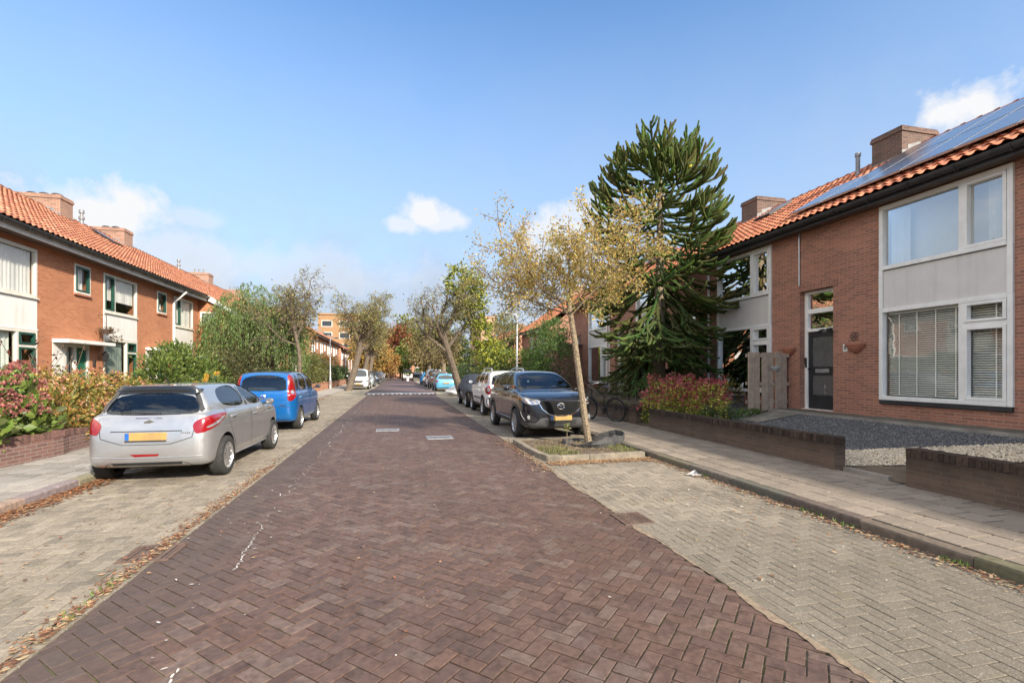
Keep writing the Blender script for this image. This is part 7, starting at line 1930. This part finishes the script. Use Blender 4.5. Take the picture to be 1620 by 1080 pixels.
# bicycle leaning at the right garden wall
def bicycle(label, rear, front, z, lean):
    d = Vector((front[0]-rear[0], front[1]-rear[1], 0)); L = d.length
    t = thing('bicycle', label, 'bicycle', (rear[0], rear[1], z), math.atan2(d.y, d.x), None, True); t.rotation_euler = (R(lean), 0, math.atan2(d.y, d.x))
    r_ = .345
    for x in (0, L):
        mb = MB(); mb.tube([(x+r_*math.cos(a), 0, r_+r_*math.sin(a)) for a in np.linspace(0, 2*PI, 41)], .026, 8); w = build(mb, 'wheel', M['rubber'], t, smooth=True)
        mb = MB(); mb.tube([(x+(r_-.03)*math.cos(a), 0, r_+(r_-.03)*math.sin(a)) for a in np.linspace(0, 2*PI, 41)], .011, 6); mb.tube([(x,-.05,r_),(x,.05,r_)], .03, 8)
        for k in range(18):
            a = 2*PI*k/18; mb.tube([(x, .025*(-1)**k, r_), (x+(r_-.03)*math.cos(a), 0, r_+(r_-.03)*math.sin(a))], .0022, 3)
        build(mb, 'rim', M['alu2'], w, smooth=True)
        mb = MB(); P = [(x+(r_+.035)*math.cos(a), (r_+.035)*math.sin(a)+r_) for a in np.linspace(R(20 if x else 35), R(165 if x else 200), 18)]
        for (a, b), (c_, e) in zip(P[:-1], P[1:]): mb.face([(a,-.028,b),(a,.028,b),(c_,.028,e),(c_,-.028,e)])
        build(mb, 'mudguard', M['black'], t, smooth=True)
    mb = MB(); B_ = (L*.42,0,.30); S_ = (L*.32,0,.86); H0 = (L*.80,0,.98); H1 = (L*.84,0,.78); A = (0,0,r_); Fx = (L,0,r_)
    for a, b, rr_ in ((B_,S_,.018),(H1,B_,.024),(H0,(L*.36,0,.72),.02),(H0,H1,.022),(A,B_,.012),(A,(L*.34,0,.80),.010),(H1,Fx,.017)): mb.tube([a,b], rr_, 8)
    build(mb, 'frame', M['black'], t, smooth=True)
    mb = MB(); mb.tube([S_,(L*.30,0,1.0)], .013, 8); mb.tube([(L*.30-.17,0,1.02),(L*.30-.02,0,1.045),(L*.30+.14,0,1.03)], [.075,.055,.022], 8); build(mb, 'saddle', M['black'], t, smooth=True)
    mb = MB(); mb.tube([H0,(L*.78,0,1.10)], .013, 8); mb.tube([(L*.66,-.29,1.12),(L*.74,-.26,1.13),(L*.80,-.1,1.12),(L*.80,.1,1.12),(L*.74,.26,1.13),(L*.66,.29,1.12)], .012, 8); build(mb, 'handlebar', M['alu2'], t, smooth=True)
    mb = MB(); mb.tube([(-.2,0,.76),(L*.30,0,.78)], .01, 6); mb.tube([(-.2,-.06,.76),(-.2,.06,.76)], .01, 6); mb.tube([(-.18,-.06,.76),(L*.25,-.06,.77)], .007, 6); mb.tube([(-.18,.06,.76),(L*.25,.06,.77)], .007, 6); mb.tube([(-.05,0,r_),(-.1,0,.76)], .007, 6); build(mb, 'luggage_rack', M['black'], t, smooth=True)
    mb = MB(); mb.lathe([(.001,-.012),(.095,-.012),(.095,.012),(.001,.012)], 20, 'y', (B_[0],-.03,B_[2])); mb.tube([(B_[0],-.06,B_[2]),(B_[0]+.12,-.06,B_[2]-.12)], .01, 6); mb.tube([(B_[0],.06,B_[2]),(B_[0]-.12,.06,B_[2]+.12)], .01, 6); mb.box(B_[0]+.07,B_[0]+.17,-.14,-.05,B_[2]-.13,B_[2]-.11); mb.box(B_[0]-.17,B_[0]-.07,.05,.14,B_[2]+.11,B_[2]+.13); build(mb, 'crankset', M['black'], t, smooth=True, ang=40)
    mb = MB(); mb.lathe([(.001,-.03),(.04,-.03),(.05,.03),(.001,.04)], 12, 'x', (L*.86,0,1.0)); build(mb, 'headlight', M['black'], t, smooth=True)
    return t
M['alu2'] = pm('dull_alloy', (.16,.16,.165), (.1,.1,.105), 9, .4, .7)
bicycle('black bicycle leaning against the low brick wall on the right pavement', (6.44, 13.55), (5.95, 14.50), .1, -7)
# garden bench
t = thing('garden_bench', 'dark wooden garden bench under the monkey puzzle tree', 'bench', (9.2, 16.9, .45), R(-70), None, True)
for i in range(4):
    mb = MB(); mb.box(-.65, .65, -.25+i*.115, -.16+i*.115, .42, .45); build(mb, 'seat_slat', M['wood_dark'], t)
for i in range(4):
    mb = MB(); mb.box(-.65, .65, .24+i*.02, .26+i*.02, .52+i*.10, .59+i*.10); build(mb, 'back_slat', M['wood_dark'], t)
for x in (-.6, .6):
    mb = MB(); mb.tube([(x,-.22,0),(x,-.22,.62),(x,.2,.64),(x,.24,.45)], .022, 6); mb.tube([(x,.24,0),(x,.22,.42),(x,.32,.95)], .022, 6); mb.tube([(x,-.22,.4),(x,.24,.4)], .02, 6); build(mb, 'bench_leg', M['black'], t, smooth=True)
# planter box behind the screen
t = thing('planter_box', 'grey square planter on the ground below the half blind window', 'planter', (9.75, 12.6, .55))
mb = MB(); mb.box(9.55, 9.95, 12.35, 12.85, .5, .88); mb.box(9.5, 10.0, 12.3, 12.9, .88, .93); build(mb, 'pot', M['zinc'], t, bevel=.01)
mb = MB(); mb.box(9.58, 9.92, 12.38, 12.82, .931, .94); build(mb, 'soil_fill', M['soil'], t)
# bird-like litter: crumpled white paper at the right kerb
mb = MB(); rs_ = random.Random(8)
c0 = (4.42, 6.6, .015)
P = [(c0[0]+rs_.gauss(0,.05), c0[1]+rs_.gauss(0,.05), c0[2]+abs(rs_.gauss(0,.03))) for _ in range(14)]
for i in range(12): mb.face([P[i], P[i+1], P[i+2]])
tag(build(mb, 'paper_scrap', M['whiteplastic']), 'crumpled white paper scrap lying by the right kerb', 'litter')

# ------------------------------------------------------------------ light, sky, camera
EL, AZ = 29.0, 27.0       # sun height; degrees from straight behind the viewer towards the right
sv = Vector((math.cos(R(EL))*math.sin(R(AZ)), -math.cos(R(EL))*math.cos(R(AZ)), math.sin(R(EL))))
sl = bpy.data.lights.new('sun', 'SUN'); sl.energy = 3.9; sl.angle = R(2); sl.color = (1.0, .90, .76)
so = bpy.data.objects.new('sun', sl); COL.objects.link(so); so.rotation_euler = sv.to_track_quat('Z', 'Y').to_euler(); so.location = (20, -40, 40)
w = bpy.data.worlds.new('World'); sc.world = w; w.use_nodes = True
nt = w.node_tree; nt.nodes.clear()
class WT(NT):
    def __init__(s): s.t = nt
T = WT()
sky = T.n('TexSky', sky_type='NISHITA'); sky.sun_disc = False; sky.sun_elevation = R(EL); sky.sun_rotation = R(180-AZ); sky.altitude = 0; sky.air_density = 1.0; sky.dust_density = .4; sky.ozone_density = 1.6
tc = T.n('TexCoord'); D = tc.outputs['Generated']
sp = T.n('SeparateXYZ'); T.l(D, sp.inputs[0])
def vdir(px, py):
    f, hy = 765., 587.; t = (px-810)/f; u = (hy-py)/f
    s_, c_ = 180/math.hypot(180, 765), 765/math.hypot(180, 765)
    return Vector((s_+t*c_, c_-t*s_, u)).normalized()
nz = T.n('TexNoise', ins={'Scale': 9.0, 'Detail': 9.0, 'Roughness': .58}); T.l(D, nz.inputs['Vector'])
nz2 = T.n('TexNoise', ins={'Scale': 26.0, 'Detail': 6.0, 'Roughness': .6}); T.l(D, nz2.inputs['Vector'])
warp = T.math('ADD', T.math('MULTIPLY', T.math('SUBTRACT', nz.outputs['Fac'], .5), 1.5), T.math('MULTIPLY', T.math('SUBTRACT', nz2.outputs['Fac'], .5), 1.1))
tot = None
for px, py, rx, rz, amp in CLOUDS_AND_FILL:
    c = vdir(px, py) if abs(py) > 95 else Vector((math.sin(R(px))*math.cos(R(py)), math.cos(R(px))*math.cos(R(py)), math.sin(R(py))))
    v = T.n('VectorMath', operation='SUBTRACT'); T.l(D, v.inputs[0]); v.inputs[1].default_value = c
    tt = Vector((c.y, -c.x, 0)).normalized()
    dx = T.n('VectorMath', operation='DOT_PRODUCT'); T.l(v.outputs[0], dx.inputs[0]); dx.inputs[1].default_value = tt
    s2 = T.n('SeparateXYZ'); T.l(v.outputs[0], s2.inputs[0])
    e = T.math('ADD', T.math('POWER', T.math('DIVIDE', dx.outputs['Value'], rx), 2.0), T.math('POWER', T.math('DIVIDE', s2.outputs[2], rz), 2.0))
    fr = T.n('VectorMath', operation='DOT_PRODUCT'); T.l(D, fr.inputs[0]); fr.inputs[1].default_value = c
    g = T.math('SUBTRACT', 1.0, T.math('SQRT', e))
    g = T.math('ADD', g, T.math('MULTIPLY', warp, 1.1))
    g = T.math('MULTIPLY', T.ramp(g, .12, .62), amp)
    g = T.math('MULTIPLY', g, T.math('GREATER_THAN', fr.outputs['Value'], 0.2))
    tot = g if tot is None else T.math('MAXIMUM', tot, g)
# thin veil that whitens the lowest sky
veil = T.math('MULTIPLY', T.ramp(sp.outputs[2], .60, .12), 1.0)
veil = T.math('MULTIPLY', veil, T.math('ADD', .6, T.math('MULTIPLY', nz.outputs['Fac'], .8)), clamp=True)
tint = T.mix(1, sky.outputs[0], (.76, .95, 1.09), 'MULTIPLY')
col = T.mix(veil, tint, (1.98, 2.42, 3.1))
col = T.mix(T.ramp(sp.outputs[2], .22, .0), col, (2.5, 2.8, 3.2))
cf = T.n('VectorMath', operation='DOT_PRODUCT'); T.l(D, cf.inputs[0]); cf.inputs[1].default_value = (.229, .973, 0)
fill_mask = T.ramp(cf.outputs['Value'], .38, .1)
SK = T.mix(fill_mask, (3.5, 3.53, 3.6), (9.2, 8.6, 7.7))  # clouds outside the view made much brighter and warmer, an added fill light
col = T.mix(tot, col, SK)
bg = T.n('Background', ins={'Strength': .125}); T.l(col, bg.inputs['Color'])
ow = T.n('OutputWorld'); T.l(bg.outputs[0], ow.inputs['Surface'])

cam = bpy.data.cameras.new('camera'); co = bpy.data.objects.new('camera', cam); COL.objects.link(co)
cam.sensor_width = 36; cam.lens = 765/1620*36; cam.shift_y = 47/1620; cam.clip_end = 3000; cam.clip_start = .05
co.location = (0, 0, 1.62); co.rotation_euler = (R(90), 0, -math.atan2(180, 765))
sc.camera = co
sc.render.resolution_x, sc.render.resolution_y = 1024, 682
sc.view_settings.view_transform = 'Standard'; sc.view_settings.look = 'None'; sc.view_settings.exposure = 1.12; sc.view_settings.gamma = 1
